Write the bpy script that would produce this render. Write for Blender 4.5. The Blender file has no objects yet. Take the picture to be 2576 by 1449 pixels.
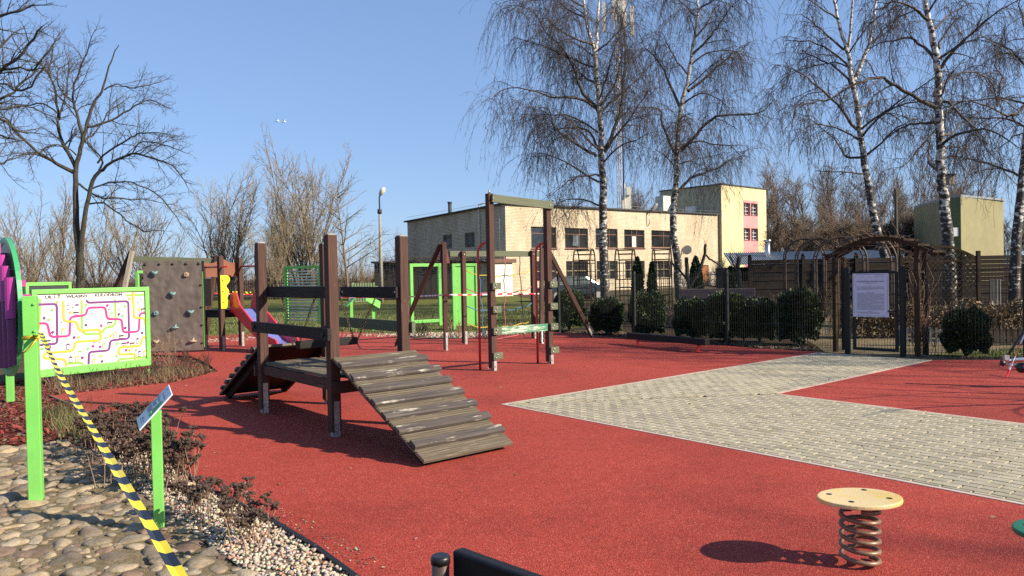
import bpy, bmesh, math, random
import numpy as np
from mathutils import Vector, Matrix

# ------------------------------------------------------------------ camera, sky, sun, exposure
SC = bpy.context.scene
COL = SC.collection
F, PITCH, ROLL, EYE = 1880.0, math.radians(1.05), math.radians(1.15), 1.6
_f = Vector((0, math.cos(PITCH), -math.sin(PITCH)))
_r0 = Vector((1, 0, 0)); _u0 = Vector((0, math.sin(PITCH), math.cos(PITCH)))
_r = math.cos(ROLL)*_r0 - math.sin(ROLL)*_u0
_u = math.cos(ROLL)*_u0 + math.sin(ROLL)*_r0
cam = bpy.data.cameras.new('camera'); camo = bpy.data.objects.new('camera', cam); COL.objects.link(camo)
cam.sensor_width = 36.0; cam.lens = 36.0*F/2576.0; cam.clip_start = 0.05; cam.clip_end = 3000.0
camo.matrix_world = Matrix(((_r.x, _u.x, -_f.x, 0), (_r.y, _u.y, -_f.y, 0), (_r.z, _u.z, -_f.z, EYE), (0, 0, 0, 1)))
SC.camera = camo

SUN_AZ, SUN_EL = math.radians(110.5), math.radians(30.0)      # azimuth clockwise from +Y
sun_dir = Vector((math.sin(SUN_AZ)*math.cos(SUN_EL), math.cos(SUN_AZ)*math.cos(SUN_EL), math.sin(SUN_EL)))
W = bpy.data.worlds.new('World'); SC.world = W; W.use_nodes = True
nt = W.node_tree; bg = nt.nodes['Background']
sky = nt.nodes.new('ShaderNodeTexSky'); sky.sky_type = 'NISHITA'; sky.sun_disc = False
sky.sun_elevation = SUN_EL; sky.sun_rotation = SUN_AZ
sky.air_density = 1.0; sky.dust_density = 0.35; sky.ozone_density = 3.2; sky.altitude = 0
gam = nt.nodes.new('ShaderNodeGamma'); gam.inputs[1].default_value = 0.50; nt.links.new(sky.outputs[0], gam.inputs[0])
tnt = nt.nodes.new('ShaderNodeMix'); tnt.data_type = 'RGBA'; tnt.blend_type = 'MULTIPLY'; tnt.inputs[0].default_value = 1.0; tnt.inputs[7].default_value = (0.98, 1.25, 1.72, 1)
nt.links.new(gam.outputs[0], tnt.inputs[6]); nt.links.new(tnt.outputs[2], bg.inputs[0]); bg.inputs[1].default_value = 0.122
sl = bpy.data.lights.new('sun', 'SUN'); sl.energy = 5.0; sl.angle = math.radians(0.5); sl.color = (1.0, 0.88, 0.70)
slo = bpy.data.objects.new('sun', sl); COL.objects.link(slo)
slo.rotation_euler = (-sun_dir).to_track_quat('-Z', 'Y').to_euler()
SC.view_settings.view_transform = 'Standard'; SC.view_settings.look = 'None'
SC.view_settings.gamma = 1.0; SC.view_settings.exposure = 0.84; SC.view_settings.use_curve_mapping = False
SC.cycles.use_denoising = False
SC.cycles.max_bounces = 6; SC.cycles.transparent_max_bounces = 8
SC.cycles.sample_clamp_indirect = 4.0

rng = random.Random(7)
nrg = np.random.default_rng(11)

# ------------------------------------------------------------------ measuring helpers
def ray(x, y): return _f + _r*((x-1288.0)/F) - _u*((y-724.5)/F)
def G(x, y, z=0.0):
    d = ray(x, y); t = (z-EYE)/d.z
    return Vector((0, 0, EYE)) + d*t
def D(x, y, Y):
    d = ray(x, y); return Vector((0, 0, EYE)) + d*(Y/d.y)
def top_z(base, x, y):
    d = ray(x, y); return EYE + d.z*math.hypot(base.x, base.y)/math.hypot(d.x, d.y)
def V3(x, y, z=0.0): return Vector((x, y, z))

# ------------------------------------------------------------------ objects, tags
ORI = {}
def tag(o, label=None, cat=None, group=None, kind=None):
    if label: o['label'] = label
    if cat: o['category'] = cat
    if group: o['group'] = group
    if kind: o['kind'] = kind
    return o
def thing(name, label, cat, loc=(0, 0, 0), group=None):
    o = bpy.data.objects.new(name, None); COL.objects.link(o)
    o.location = loc; o.empty_display_size = 0.1
    ORI[o.name] = Vector(loc)
    return tag(o, label, cat, group)
def kids(o): return [c for c in COL.objects if c.parent == o]
def copy_tree(o, parent=None):
    c = o.copy(); COL.objects.link(c)
    if parent: c.parent = parent
    for ch in kids(o): copy_tree(ch, c)
    return c
def root_origin(p):
    while p.parent: p = p.parent
    return ORI.get(p.name, Vector(p.location))
def finish(me, name, m, parent, kind=None):
    me.materials.append(m)
    o = bpy.data.objects.new(name, me); COL.objects.link(o)
    if parent: o.parent = parent
    if kind: o['kind'] = kind
    return o

class MB:
    def __init__(s): s.v = []; s.f = []; s.uv = []; s.sm = []
    def face(s, idx, uv=None, smooth=False):
        s.f.append(tuple(idx)); s.uv.append(uv); s.sm.append(smooth)
    def box(s, c, size, ax=None):
        c = Vector(c)
        X, Y, Z = ax if ax else (Vector((1, 0, 0)), Vector((0, 1, 0)), Vector((0, 0, 1)))
        h = [size[0]/2, size[1]/2, size[2]/2]; A = [X, Y, Z]
        b = len(s.v); long = max(range(3), key=lambda i: size[i]); ro, rv = rng.random()*9, rng.random()*9
        for k in range(8):
            sg = [1 if k & (1 << i) else -1 for i in range(3)]
            s.v.append(c + X*(sg[0]*h[0]) + Y*(sg[1]*h[1]) + Z*(sg[2]*h[2]))
        for ids, (a, bx) in (((0, 2, 3, 1), (0, 1)), ((4, 5, 7, 6), (0, 1)), ((0, 1, 5, 4), (0, 2)), ((2, 6, 7, 3), (0, 2)), ((0, 4, 6, 2), (1, 2)), ((1, 3, 7, 5), (1, 2))):
            ua, va = (a, bx) if a == long or bx != long else (bx, a)
            if long not in (a, bx): ua, va = a, bx
            off = rng.random()
            uv = []
            for k in ids:
                sg = [1 if k & (1 << i) else -1 for i in range(3)]
                uv.append((ro+sg[ua]*h[ua], rv+off+sg[va]*h[va]))
            s.face([b+k for k in ids], uv)
        return s
    def beam(s, p0, p1, w, h, up=(0, 0, 1)):
        p0 = Vector(p0); p1 = Vector(p1); X = (p1-p0).normalized(); up = Vector(up)
        if abs(X.dot(up)) > 0.99: up = Vector((0, 1, 0)) if abs(X.y) < .9 else Vector((1, 0, 0))
        Y = up.cross(X).normalized(); Z = X.cross(Y)
        return s.box((p0+p1)/2, ((p1-p0).length, w, h), (X, Y, Z))
    def tube(s, pts, r, n=8, caps=True, closed=False):
        pts = [Vector(p) for p in pts]; N = len(pts); b = len(s.v); prev = None; L = 0
        rr = r if hasattr(r, '__len__') else [r]*N
        lens = [0]
        for i in range(1, N): lens.append(lens[-1]+(pts[i]-pts[i-1]).length)
        for i in range(N):
            t = (pts[(i+1) % N if closed else min(i+1, N-1)]-pts[(i-1) % N if closed else max(i-1, 0)]).normalized()
            if prev is None:
                a = Vector((0, 0, 1)) if abs(t.z) < .9 else Vector((1, 0, 0)); nrm = (a-t*a.dot(t)).normalized()
            else: nrm = (prev-t*prev.dot(t)).normalized()
            prev = nrm; bi = t.cross(nrm)
            for k in range(n):
                q = 2*math.pi*k/n; s.v.append(pts[i]+(nrm*math.cos(q)+bi*math.sin(q))*rr[i])
        for i in range(N if closed else N-1):
            j = (i+1) % N
            for k in range(n):
                k2 = (k+1) % n
                s.face((b+i*n+k, b+i*n+k2, b+j*n+k2, b+j*n+k), [(lens[i], k/n), (lens[i], (k+1)/n), (lens[j], (k+1)/n), (lens[j], k/n)], True)
        if caps and not closed:
            s.face([b+k for k in range(n)][::-1]); s.face([b+(N-1)*n+k for k in range(n)])
        return s
    def cyl(s, p0, p1, r, n=12, r1=None): return s.tube([p0, p1], [r, r if r1 is None else r1], n)
    def prism(s, pts, O, X, Y, t, N=None):
        O = Vector(O); X = Vector(X); Y = Vector(Y); N = Vector(N) if N else X.cross(Y).normalized()
        b = len(s.v); n = len(pts)
        for k in (0, 1):
            for p in pts: s.v.append(O+X*p[0]+Y*p[1]+N*(t*k))
        s.face([b+i for i in range(n)][::-1], [(pts[i][0], pts[i][1]) for i in range(n)][::-1])
        s.face([b+n+i for i in range(n)], [(p[0], p[1]) for p in pts])
        for i in range(n):
            j = (i+1) % n; s.face((b+i, b+j, b+n+j, b+n+i))
        return s
    def quad(s, a, b_, c, d, uv=None):
        b = len(s.v); s.v += [Vector(a), Vector(b_), Vector(c), Vector(d)]
        s.face((b, b+1, b+2, b+3), uv); return s
    def poly(s, pts, uv=None):
        b = len(s.v); s.v += [Vector(p) for p in pts]; s.face(list(range(b, b+len(pts))), uv); return s
    def ball(s, c, r, n=8, m=5, sc=(1, 1, 1)):
        c = Vector(c); b = len(s.v)
        for i in range(m+1):
            th = math.pi*i/m
            for k in range(n):
                q = 2*math.pi*k/n
                s.v.append(c+Vector((r*sc[0]*math.sin(th)*math.cos(q), r*sc[1]*math.sin(th)*math.sin(q), r*sc[2]*math.cos(th))))
        for i in range(m):
            for k in range(n): s.face((b+i*n+k, b+(i+1)*n+k, b+(i+1)*n+(k+1) % n, b+i*n+(k+1) % n), None, True)
        return s
    def build(s, name, m, parent=None, kind=None, bevel=0):
        me = bpy.data.meshes.new(name)
        off = root_origin(parent) if parent else Vector((0, 0, 0))
        me.from_pydata([tuple(Vector(p)-off) for p in s.v], [], s.f)
        uvl = me.uv_layers.new(name='UVMap'); fl = []
        for f, uv in zip(s.f, s.uv):
            if uv is None: fl += [0.0]*(2*len(f))
            else:
                for q in uv: fl += [q[0], q[1]]
        uvl.data.foreach_set('uv', fl)
        me.polygons.foreach_set('use_smooth', s.sm)
        me.update()
        o = finish(me, name, m, parent, kind)
        if bevel:
            bm = o.modifiers.new('bevel', 'BEVEL'); bm.width = bevel; bm.segments = 2; bm.limit_method = 'ANGLE'
        return o

def np_obj(name, V, Q, m, parent=None, kind=None, smooth=True, tint=None):
    """mesh from arrays: V (n,3), Q (k,3|4)"""
    V = np.asarray(V, dtype=np.float32).reshape(-1, 3); Q = np.asarray(Q, dtype=np.int32)
    if parent is not None: V = V - np.array(root_origin(parent), dtype=np.float32)
    me = bpy.data.meshes.new(name); k = Q.shape[1]
    me.vertices.add(len(V)); me.vertices.foreach_set('co', V.ravel())
    me.loops.add(Q.size); me.loops.foreach_set('vertex_index', Q.ravel())
    me.polygons.add(len(Q)); me.polygons.foreach_set('loop_start', np.arange(0, Q.size, k, dtype=np.int32))
    me.polygons.foreach_set('use_smooth', np.full(len(Q), smooth))
    if tint is not None:
        at = me.attributes.new('tint', 'FLOAT_COLOR', 'POINT'); t = np.ones((len(V), 4), dtype=np.float32); t[:, :3] = tint
        at.data.foreach_set('color', t.ravel())
    me.update(calc_edges=True); me.validate()
    return finish(me, name, m, parent, kind)

# ------------------------------------------------------------------ materials
M = {}
def new_mat(name):
    m = bpy.data.materials.new(name); m.use_nodes = True; M[name] = m
    t = m.node_tree; return m, t, t.nodes['Principled BSDF']
def node(t, typ, **kw):
    n = t.nodes.new(typ)
    for k, v in kw.items():
        if k.startswith('i_'): n.inputs[k[2:].replace('_', ' ')].default_value = v
        else: setattr(n, k, v)
    return n
def ramp(t, src, stops):
    r = t.nodes.new('ShaderNodeValToRGB'); t.links.new(src, r.inputs[0]); e = r.color_ramp.elements
    while len(e) < len(stops): e.new(0.5)
    for el, (p, c) in zip(e, stops):
        el.position = p; el.color = (c[0], c[1], c[2], 1) if hasattr(c, '__len__') else (c, c, c, 1)
    return r
def mixc(t, fac, a, b, typ='MIX'):
    m = t.nodes.new('ShaderNodeMix'); m.data_type = 'RGBA'; m.blend_type = typ
    for sock, v in ((m.inputs[0], fac), (m.inputs[6], a), (m.inputs[7], b)):
        if hasattr(v, 'links') or hasattr(v, 'is_linked'): t.links.new(v, sock)
        elif hasattr(v, '__len__'): sock.default_value = (v[0], v[1], v[2], 1)
        else: sock.default_value = v
    return m.outputs[2]
def coords(t, kind='Object', scale=(1, 1, 1), rot=0):
    tc = t.nodes.new('ShaderNodeTexCoord'); mp = t.nodes.new('ShaderNodeMapping')
    mp.inputs['Scale'].default_value = scale; mp.inputs['Rotation'].default_value = (0, 0, rot)
    t.links.new(tc.outputs[kind], mp.inputs[0]); return mp.outputs[0]
def noise(t, vec, scale, detail=4, rough=.6):
    n = node(t, 'ShaderNodeTexNoise'); n.inputs['Scale'].default_value = scale; n.inputs['Detail'].default_value = detail
    n.inputs['Roughness'].default_value = rough; t.links.new(vec, n.inputs['Vector']); return n.outputs['Fac']
def bump(t, bsdf, h, strength, dist=.01):
    b = node(t, 'ShaderNodeBump'); b.inputs['Strength'].default_value = strength; b.inputs['Distance'].default_value = dist
    t.links.new(h, b.inputs['Height']); t.links.new(b.outputs[0], bsdf.inputs['Normal'])
def simple(name, c1, c2=None, scale=6, rough=.6, metal=0, bs=0, bscale=40, kind='Object', stretch=(1, 1, 1), lo=.35, hi=.65, coat=0):
    m, t, b = new_mat(name); b.inputs['Roughness'].default_value = rough; b.inputs['Metallic'].default_value = metal
    if coat: b.inputs['Coat Weight'].default_value = coat; b.inputs['Coat Roughness'].default_value = .15
    vec = coords(t, kind, stretch)
    if c2 is None: c2 = tuple(x*.82 for x in c1)
    n = noise(t, vec, scale); r = ramp(t, n, [(lo, c2), (hi, c1)])
    t.links.new(r.outputs[0], b.inputs['Base Color'])
    if bs: bump(t, b, noise(t, vec, bscale, 3), bs)
    return m
def wood(name, dark, mid, wornc, worn=.62, rough=.75):
    m, t, b = new_mat(name); b.inputs['Roughness'].default_value = rough; b.inputs['Specular IOR Level'].default_value = .22
    vec = coords(t, 'UV', (1, 1, 1))
    st = coords(t, 'UV', (2.2, 60, 1)); n1 = noise(t, st, 1.0, 5, .65)
    c = ramp(t, n1, [(.3, dark), (.7, mid)]).outputs[0]
    n2 = noise(t, coords(t, 'UV', (3.0, 26, 1)), 1.0, 6, .7)
    n3 = noise(t, coords(t, 'UV', (1.2, 4, 1)), 1.3, 2)
    mul = node(t, 'ShaderNodeMath', operation='ADD'); t.links.new(n2, mul.inputs[0])
    m2 = node(t, 'ShaderNodeMath', operation='MULTIPLY_ADD'); t.links.new(n3, m2.inputs[0]); m2.inputs[1].default_value = .5; m2.inputs[2].default_value = -.25
    t.links.new(m2.outputs[0], mul.inputs[1])
    f = ramp(t, mul.outputs[0], [(worn-.03, 0.0), (worn+.05, 1.0)]).outputs[0]
    t.links.new(mixc(t, f, c, wornc), b.inputs['Base Color'])
    bump(t, b, n1, .35, .004)
    return m

wood('wood_brown', (.040, .020, .015), (.105, .056, .042), (.22, .165, .125), .70)
wood('wood_black', (.010, .009, .009), (.028, .024, .022), (.16, .135, .09), .73)
wood('wood_deck', (.070, .056, .040), (.20, .165, .118), (.31, .265, .20), .64)
wood('wood_cleat', (.042, .034, .031), (.115, .096, .085), (.38, .34, .275), .61)
wood('wood_green', (.085, .095, .06), (.15, .165, .105), (.28, .29, .22), .68)
wood('wood_pale', (.22, .19, .15), (.38, .33, .27), (.08, .06, .05), .60)
wood('wood_peeling', (.50, .49, .40), (.66, .64, .53), (.06, .22, .13), .50)
wood('wood_plank', (.010, .0065, .005), (.022, .014, .010), (.036, .024, .018), .66)
wood('wood_trellis', (.026, .015, .008), (.062, .036, .018), (.12, .08, .045), .70)
simple('green_paint', (.185, .55, .105), (.145, .47, .082), 2.2, .42, coat=.15, bs=.06, bscale=60)
def scuffed(name):
    t = M[name].node_tree; b = t.nodes['Principled BSDF']; src = b.inputs['Base Color'].links[0].from_socket
    vec = coords(t, 'Object'); n = noise(t, vec, 34, 6, .75); f = ramp(t, n, [(.665, 0.0), (.70, .75)]).outputs[0]
    n2 = ramp(t, noise(t, coords(t, 'Object', (1, 1, .12)), 9, 5, .7), [(.5, 0.0), (.75, .30)]).outputs[0]
    c = mixc(t, f, src, (.30, .34, .24)); c = mixc(t, n2, c, (.17, .22, .09)); t.links.new(c, b.inputs['Base Color'])
    t.links.new(ramp(t, n, [(.3, .35), (.7, .65)]).outputs[0], b.inputs['Roughness'])
scuffed('green_paint')
simple('green_dark', (.05, .30, .10), (.04, .25, .08), 3, .4)
simple('teal_rim', (.05, .33, .13), (.04, .28, .10), 3, .35)
simple('purple', (.42, .045, .27), (.36, .035, .23), 3, .35)
simple('purple_shaded', (.17, .02, .13), (.13, .016, .10), 3, .4)  # purple with the rim's shadow put into the colour, for lower tube pieces
simple('galv', (.50, .50, .48), (.33, .33, .31), 18, .42, .6)
simple('steel', (.62, .62, .62), (.5, .5, .5), 18, .28, .9)
simple('black_plastic', (.014, .014, .015), (.010, .010, .010), 20, .4)
simple('cap_grey', (.30, .27, .25), (.2, .18, .17), 12, .5)
simple('red_paint', (.52, .03, .03), (.44, .025, .025), 4, .35, coat=.2)
simple('slide_red', (.60, .03, .05), (.52, .025, .04), 2, .3, coat=.3)
simple('slide_blue', (.14, .17, .42), (.11, .14, .36), 2, .3)
simple('yellow_hdpe', (.86, .66, .02), (.80, .60, .02), 2, .4)
simple('orange_hdpe', (.85, .36, .06), (.80, .32, .05), 2, .4)
simple('brown_hdpe', (.20, .066, .028), (.16, .052, .022), 2, .45)
simple('chain', (.05, .038, .03), (.13, .08, .05), 40, .5, .5)
simple('white_panel', (.70, .68, .62), (.66, .64, .58), 2, .45)
for n_, c_ in (('art_purple', (.14, .022, .17)), ('art_magenta', (.52, .018, .19)), ('art_yellow', (.66, .38, .03)), ('art_green', (.20, .44, .05)), ('art_black', (.02, .02, .025)), ('art_mid_green', (.20, .42, .12)), ('ink', (.06, .06, .075)), ('ink_soft', (.34, .34, .40))):
    simple(n_, c_, tuple(x*.92 for x in c_), 3, .5)
simple('paper', (.60, .60, .72), (.57, .57, .68), 2, .5)
simple('concrete', (.30, .28, .24), (.22, .205, .175), 9, .85, bs=.2)
simple('soil', (.035, .026, .018), (.06, .046, .032), 9, .95, bs=.6, bscale=30)
simple('hold_teal', (.16, .27, .27), None, 20, .6)
simple('hold_beige', (.40, .31, .21), None, 20, .6)
simple('spring_brown', (.25, .15, .09), (.17, .10, .06), 25, .38, .15)
simple('spring_seat', (.74, .50, .13), (.72, .55, .27), 3.2, .42, lo=.45, hi=.6)
simple('green_seat', (.012, .16, .07), (.010, .13, .06), 3, .4)
simple('hoop_rust', (.085, .045, .020), (.032, .018, .011), 14, .6, bs=.2)
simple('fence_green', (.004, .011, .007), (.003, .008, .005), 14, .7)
simple('fence_dark', (.022, .018, .016), (.035, .028, .024), 14, .7)
simple('picket_green', (.30, .40, .22), (.24, .34, .18), 6, .6)
simple('cream', (.62, .53, .30), (.58, .49, .27), 1.2, .85)
simple('cream_white', (.70, .66, .54), (.64, .60, .48), 2, .8)
simple('pink', (.62, .27, .26), (.57, .24, .23), 1.2, .85)
simple('yellow_wall', (.25, .225, .11), (.21, .19, .095), .7, .85)
simple('green_wall', (.11, .14, .06), (.09, .12, .05), .7, .85)
simple('roof_grey', (.24, .26, .27), (.18, .20, .21), 4, .55)
simple('roof_dark', (.05, .048, .046), None, 6, .8)
simple('frame_brown', (.14, .06, .035), None, 9, .5)
simple('frame_white', (.7, .7, .68), None, 9, .5)
simple('dark_red', (.12, .015, .02), None, 9, .6)
simple('tyre', (.012, .012, .012), None, 9, .8)
simple('car_paint', (.05, .075, .10), None, 4, .2, .4, coat=.6)
simple('leaf_dry', (.33, .24, .12), (.20, .13, .06), 20, .8)
simple('mast_paint', (.55, .55, .53), (.42, .42, .40), 4, .55)
simple('gull_white', (.85, .86, .88), None, 3, .6)
def glass(name, c, rough=.08):
    m, t, b = new_mat(name); b.inputs['Roughness'].default_value = rough
    n = noise(t, coords(t, 'Object'), .9, 3); r = ramp(t, n, [(.4, c), (.6, tuple(x*2.0 for x in c))]); t.links.new(r.outputs[0], b.inputs['Base Color'])
    b.inputs['Specular IOR Level'].default_value = .8
glass('glass', (.012, .014, .016)); glass('glass_pale', (.10, .12, .13), .15)

def rubber():
    m, t, b = new_mat('rubber'); b.inputs['Roughness'].default_value = .82; b.inputs['Specular IOR Level'].default_value = .3
    vec = coords(t, 'Object')
    vo = node(t, 'ShaderNodeTexVoronoi'); vo.inputs['Scale'].default_value = 165; t.links.new(vec, vo.inputs['Vector'])
    sep = node(t, 'ShaderNodeSeparateColor'); t.links.new(vo.outputs['Color'], sep.inputs[0])
    c = ramp(t, sep.outputs[0], [(0, (.22, .024, .015)), (.5, (.385, .044, .027)), (.88, (.46, .066, .041)), (1, (.57, .17, .115))]).outputs[0]
    big = ramp(t, noise(t, vec, .45, 6, .62), [(.36, (.74, .70, .70)), (.50, (.93, .92, .92)), (.66, (1.0, 1.0, 1.0))]).outputs[0]
    mid = ramp(t, noise(t, vec, 9, 4, .7), [(.3, .84), (.6, 1.0)]).outputs[0]
    c = mixc(t, 1.0, c, big, 'MULTIPLY'); c = mixc(t, 1.0, c, mid, 'MULTIPLY')
    t.links.new(c, b.inputs['Base Color'])
    bump(t, b, vo.outputs['Distance'], .55, .006)
rubber()
def tinted(name, mul2, scale, rough=.85, bs=.3, bscale=30, moss=None):
    """colour comes from the tint attribute of each stone, broken up by noise"""
    m, t, b = new_mat(name); b.inputs['Roughness'].default_value = rough
    a = node(t, 'ShaderNodeAttribute', attribute_name='tint'); vec = coords(t, 'Object')
    n = ramp(t, noise(t, vec, scale, 6, .7), [(.3, mul2), (.7, (1, 1, 1))]).outputs[0]
    c = mixc(t, 1.0, a.outputs[0], n, 'MULTIPLY')
    if moss:
        f = ramp(t, noise(t, vec, 2.2, 5, .65), [(.56, 0.0), (.74, .38)]).outputs[0]
        c = mixc(t, f, c, moss)
    t.links.new(c, b.inputs['Base Color'])
    if bs: bump(t, b, noise(t, vec, bscale, 5), bs, .01)
tinted('cobble', (.42, .37, .29), 11, .85, .8, 38, (.11, .095, .04))
tinted('paver', (.72, .70, .62), 10, .85, .25, 120, (.16, .15, .075))
tinted('pebble', (.8, .78, .7), 60, .85, .2)
tinted('chips', (.7, .6, .6), 40, .9, .2)
tinted('foliage', (.45, .5, .4), 8, .6, 0)

def ground_mat(name, cs, scale, bs=.7, bscale=18, cut=(.3, .5, .7)):
    m, t, b = new_mat(name); b.inputs['Roughness'].default_value = .95; b.inputs['Specular IOR Level'].default_value = .1
    vec = coords(t, 'Object')
    a = ramp(t, noise(t, vec, scale, 8, .72), list(zip(cut, cs))).outputs[0]
    f = ramp(t, noise(t, vec, scale*14, 4, .7), [(.3, .6), (.65, 1.0)]).outputs[0]
    t.links.new(mixc(t, 1.0, a, f, 'MULTIPLY'), b.inputs['Base Color'])
    bump(t, b, noise(t, vec, bscale, 6, .7), bs, .05)
ground_mat('earth', ((.055, .040, .022), (.11, .085, .048), (.085, .09, .035)), .5)
ground_mat('lawn', ((.085, .105, .022), (.15, .155, .04), (.22, .19, .075)), .45)
ground_mat('sandy', ((.16, .115, .065), (.27, .21, .125), (.08, .075, .028)), 1.6, .6, 30)
ground_mat('mulch', ((.07, .016, .012), (.15, .03, .02), (.10, .05, .03)), 5, .9, 40)
ground_mat('shade_soil', ((.03, .022, .015), (.07, .05, .034), (.05, .05, .022)), 2.5, .9, 25)  # bed soil, coloured darker to carry the shade under the fence hedge
ground_mat('gravel_base', ((.26, .20, .15), (.36, .29, .22), (.20, .14, .10)), 6, .8, 60)

def brick(name, c1, c2, mortar, scale=1.0, sx=.25, sy=.075):
    m, t, b = new_mat(name); b.inputs['Roughness'].default_value = .9
    vec = coords(t, 'UV')
    bt = node(t, 'ShaderNodeTexBrick'); t.links.new(vec, bt.inputs['Vector'])
    bt.inputs['Color1'].default_value = (*c1, 1); bt.inputs['Color2'].default_value = (*c2, 1); bt.inputs['Mortar'].default_value = (*mortar, 1)
    bt.inputs['Scale'].default_value = 1.0; bt.inputs['Brick Width'].default_value = sx; bt.inputs['Row Height'].default_value = sy*1.6
    bt.inputs['Mortar Size'].default_value = .014; bt.inputs['Bias'].default_value = -.2
    f = ramp(t, noise(t, coords(t, 'UV', (1, .35, 1)), .6, 6, .7), [(.3, (.68, .63, .55)), (.62, (1, 1, 1))]).outputs[0]
    t.links.new(mixc(t, 1.0, bt.outputs['Color'], f, 'MULTIPLY'), b.inputs['Base Color'])
    inv = node(t, 'ShaderNodeMath', operation='SUBTRACT'); inv.inputs[0].default_value = 1.0; t.links.new(bt.outputs['Fac'], inv.inputs[1])
    bump(t, b, inv.outputs[0], .6, .02)
brick('brick_pale', (.70, .60, .44), (.58, .48, .33), (.25, .20, .14))

def birch_bark():
    m, t, b = new_mat('birch_bark'); b.inputs['Roughness'].default_value = .75
    v1 = coords(t, 'Object', (3.0, 3.0, 5.5)); n1 = noise(t, v1, 1.6, 5, .65)
    v2 = coords(t, 'Object', (5, 5, 40)); n2 = noise(t, v2, 1.0, 3, .6)
    tc = node(t, 'ShaderNodeTexCoord'); sp = node(t, 'ShaderNodeSeparateXYZ'); t.links.new(tc.outputs['Object'], sp.inputs[0])
    mr = node(t, 'ShaderNodeMapRange'); mr.inputs['From Min'].default_value = 0; mr.inputs['From Max'].default_value = 11; mr.inputs['To Min'].default_value = .10; mr.inputs['To Max'].default_value = -.07
    t.links.new(sp.outputs[2], mr.inputs[0])
    ad = node(t, 'ShaderNodeMath', operation='ADD'); t.links.new(n1, ad.inputs[0]); t.links.new(mr.outputs[0], ad.inputs[1])
    f = ramp(t, ad.outputs[0], [(.46, 0.0), (.53, 1.0)]).outputs[0]
    f2 = ramp(t, n2, [(.62, 0.0), (.68, .9)]).outputs[0]
    c = mixc(t, f2, (.62, .58, .52), (.10, .085, .07)); c = mixc(t, f, c, (.035, .028, .022))
    t.links.new(c, b.inputs['Base Color']); bump(t, b, n1, .5, .02)
birch_bark()
simple('birch_limb', (.050, .034, .026), (.10, .075, .06), 5, .8)
simple('birch_twig', (.060, .042, .034), (.095, .070, .055), 5, .8)
simple('bark_dark', (.060, .050, .036), (.032, .027, .02), 7, .9, bs=.6, bscale=14)
simple('bark_twig', (.060, .045, .032), (.085, .062, .042), 5, .85)
simple('willow_bark', (.21, .17, .115), (.13, .10, .07), 6, .85)
simple('willow_twig', (.30, .24, .155), (.22, .17, .105), 4, .85)
simple('wood_twig', (.15, .105, .070), (.10, .07, .046), .6, .85)
simple('dry_stem', (.32, .205, .135), (.20, .125, .08), 20, .85)
simple('dry_head', (.085, .050, .034), (.040, .024, .017), 60, .9)

# ------------------------------------------------------------------ setting: ground, surfaces
def P2(*px): return [G(x, y) for x, y in px]
def sheet(name, pts, z, m, kind='structure'):
    mb = MB(); mb.poly([(p[0], p[1], z) for p in pts]); o = mb.build(name, M[m]); o['kind'] = kind
    me = o.data
    if me.polygons[0].normal.z < 0: me.flip_normals()
    return o
def clip(poly, a, b):
    """keep the part of poly on the left of a->b"""
    out = []; n = len(poly)
    def sd(p): return (b[0]-a[0])*(p[1]-a[1])-(b[1]-a[1])*(p[0]-a[0])
    for i in range(n):
        p, q = poly[i], poly[(i+1) % n]; s, e = sd(p), sd(q)
        if s >= 0: out.append(p)
        if (s > 0 and e < 0) or (s < 0 and e > 0):
            k = s/(s-e); out.append((p[0]+(q[0]-p[0])*k, p[1]+(q[1]-p[1])*k))
    return out
def inside(p, poly):
    c = False; n = len(poly)
    for i in range(n):
        a, b = poly[i], poly[(i+1) % n]
        if (a[1] > p[1]) != (b[1] > p[1]) and p[0] < (b[0]-a[0])*(p[1]-a[1])/(b[1]-a[1])+a[0]: c = not c
    return c

sheet('ground', [(-900, -60), (900, -60), (900, 1500), (-900, 1500)], -.045, 'earth')
lawn_pts = [(-60, 19.5), (-9, 19), (-3, 20.6), (0.4, 21.4), (2.5, 22.0), (3.5, 30), (0, 58), (-12, 62), (-60, 66)]
sheet('lawn', lawn_pts, -.030, 'lawn')
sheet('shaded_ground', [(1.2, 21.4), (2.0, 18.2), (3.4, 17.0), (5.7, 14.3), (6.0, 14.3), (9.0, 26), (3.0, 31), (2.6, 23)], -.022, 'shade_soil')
sheet('garden_ground', [(5.9, 14.4), (7.2, 12.9), (9.5, 12.2), (16, 12.4), (24, 27), (9.0, 27)], -.026, 'sandy')
sheet('grass_verge', [(7.6, 13.6), (9.2, 12.75), (16, 12.9), (16, 14.2), (9.5, 14.4)], -.020, 'lawn')
# red safety surface
apex, apex2 = G(2001.9*.62891, 1617.5*.62891), G(3109.3*.62891, 1576*.62891)
dA = (G(2066, 886)-apex).normalized(); dC = Vector((dA.y, -dA.x, 0))
red_a = [(-.85+.35, 3.0)] + [tuple(G(*p)[:2]) for p in ((905, 1449), (800, 1372), (680, 1300), (590, 1255), (520, 1222), (420, 1150), (280, 1068), (190, 1020), (128, 995), (440, 961), (548, 934), (520, 912), (478, 896), (420, 893), (350, 890), (380, 862), (520, 845), (645, 838), (760, 833), (868, 834), (960, 840), (1010, 846), (1040, 851), (1110, 853), (1180, 850), (1270, 842), (1400, 836), (1490, 842), (1600, 852), (1760, 864), (1900, 876))]
red_a += [tuple((apex+dA*7.85)[:2]), tuple(apex[:2]), tuple((apex+dC*12)[:2]), (6.0, -1), (-.5, -1)]
sheet('rubber_ground', red_a, 0.0, 'rubber')
sheet('rubber_ground', [tuple(apex2[:2]), tuple((apex2+dA*4.9)[:2]), (9.0, 12.35), (16, 11.6), (16, 2), tuple((apex2+dC*9)[:2])], 0.0, 'rubber')
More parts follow.
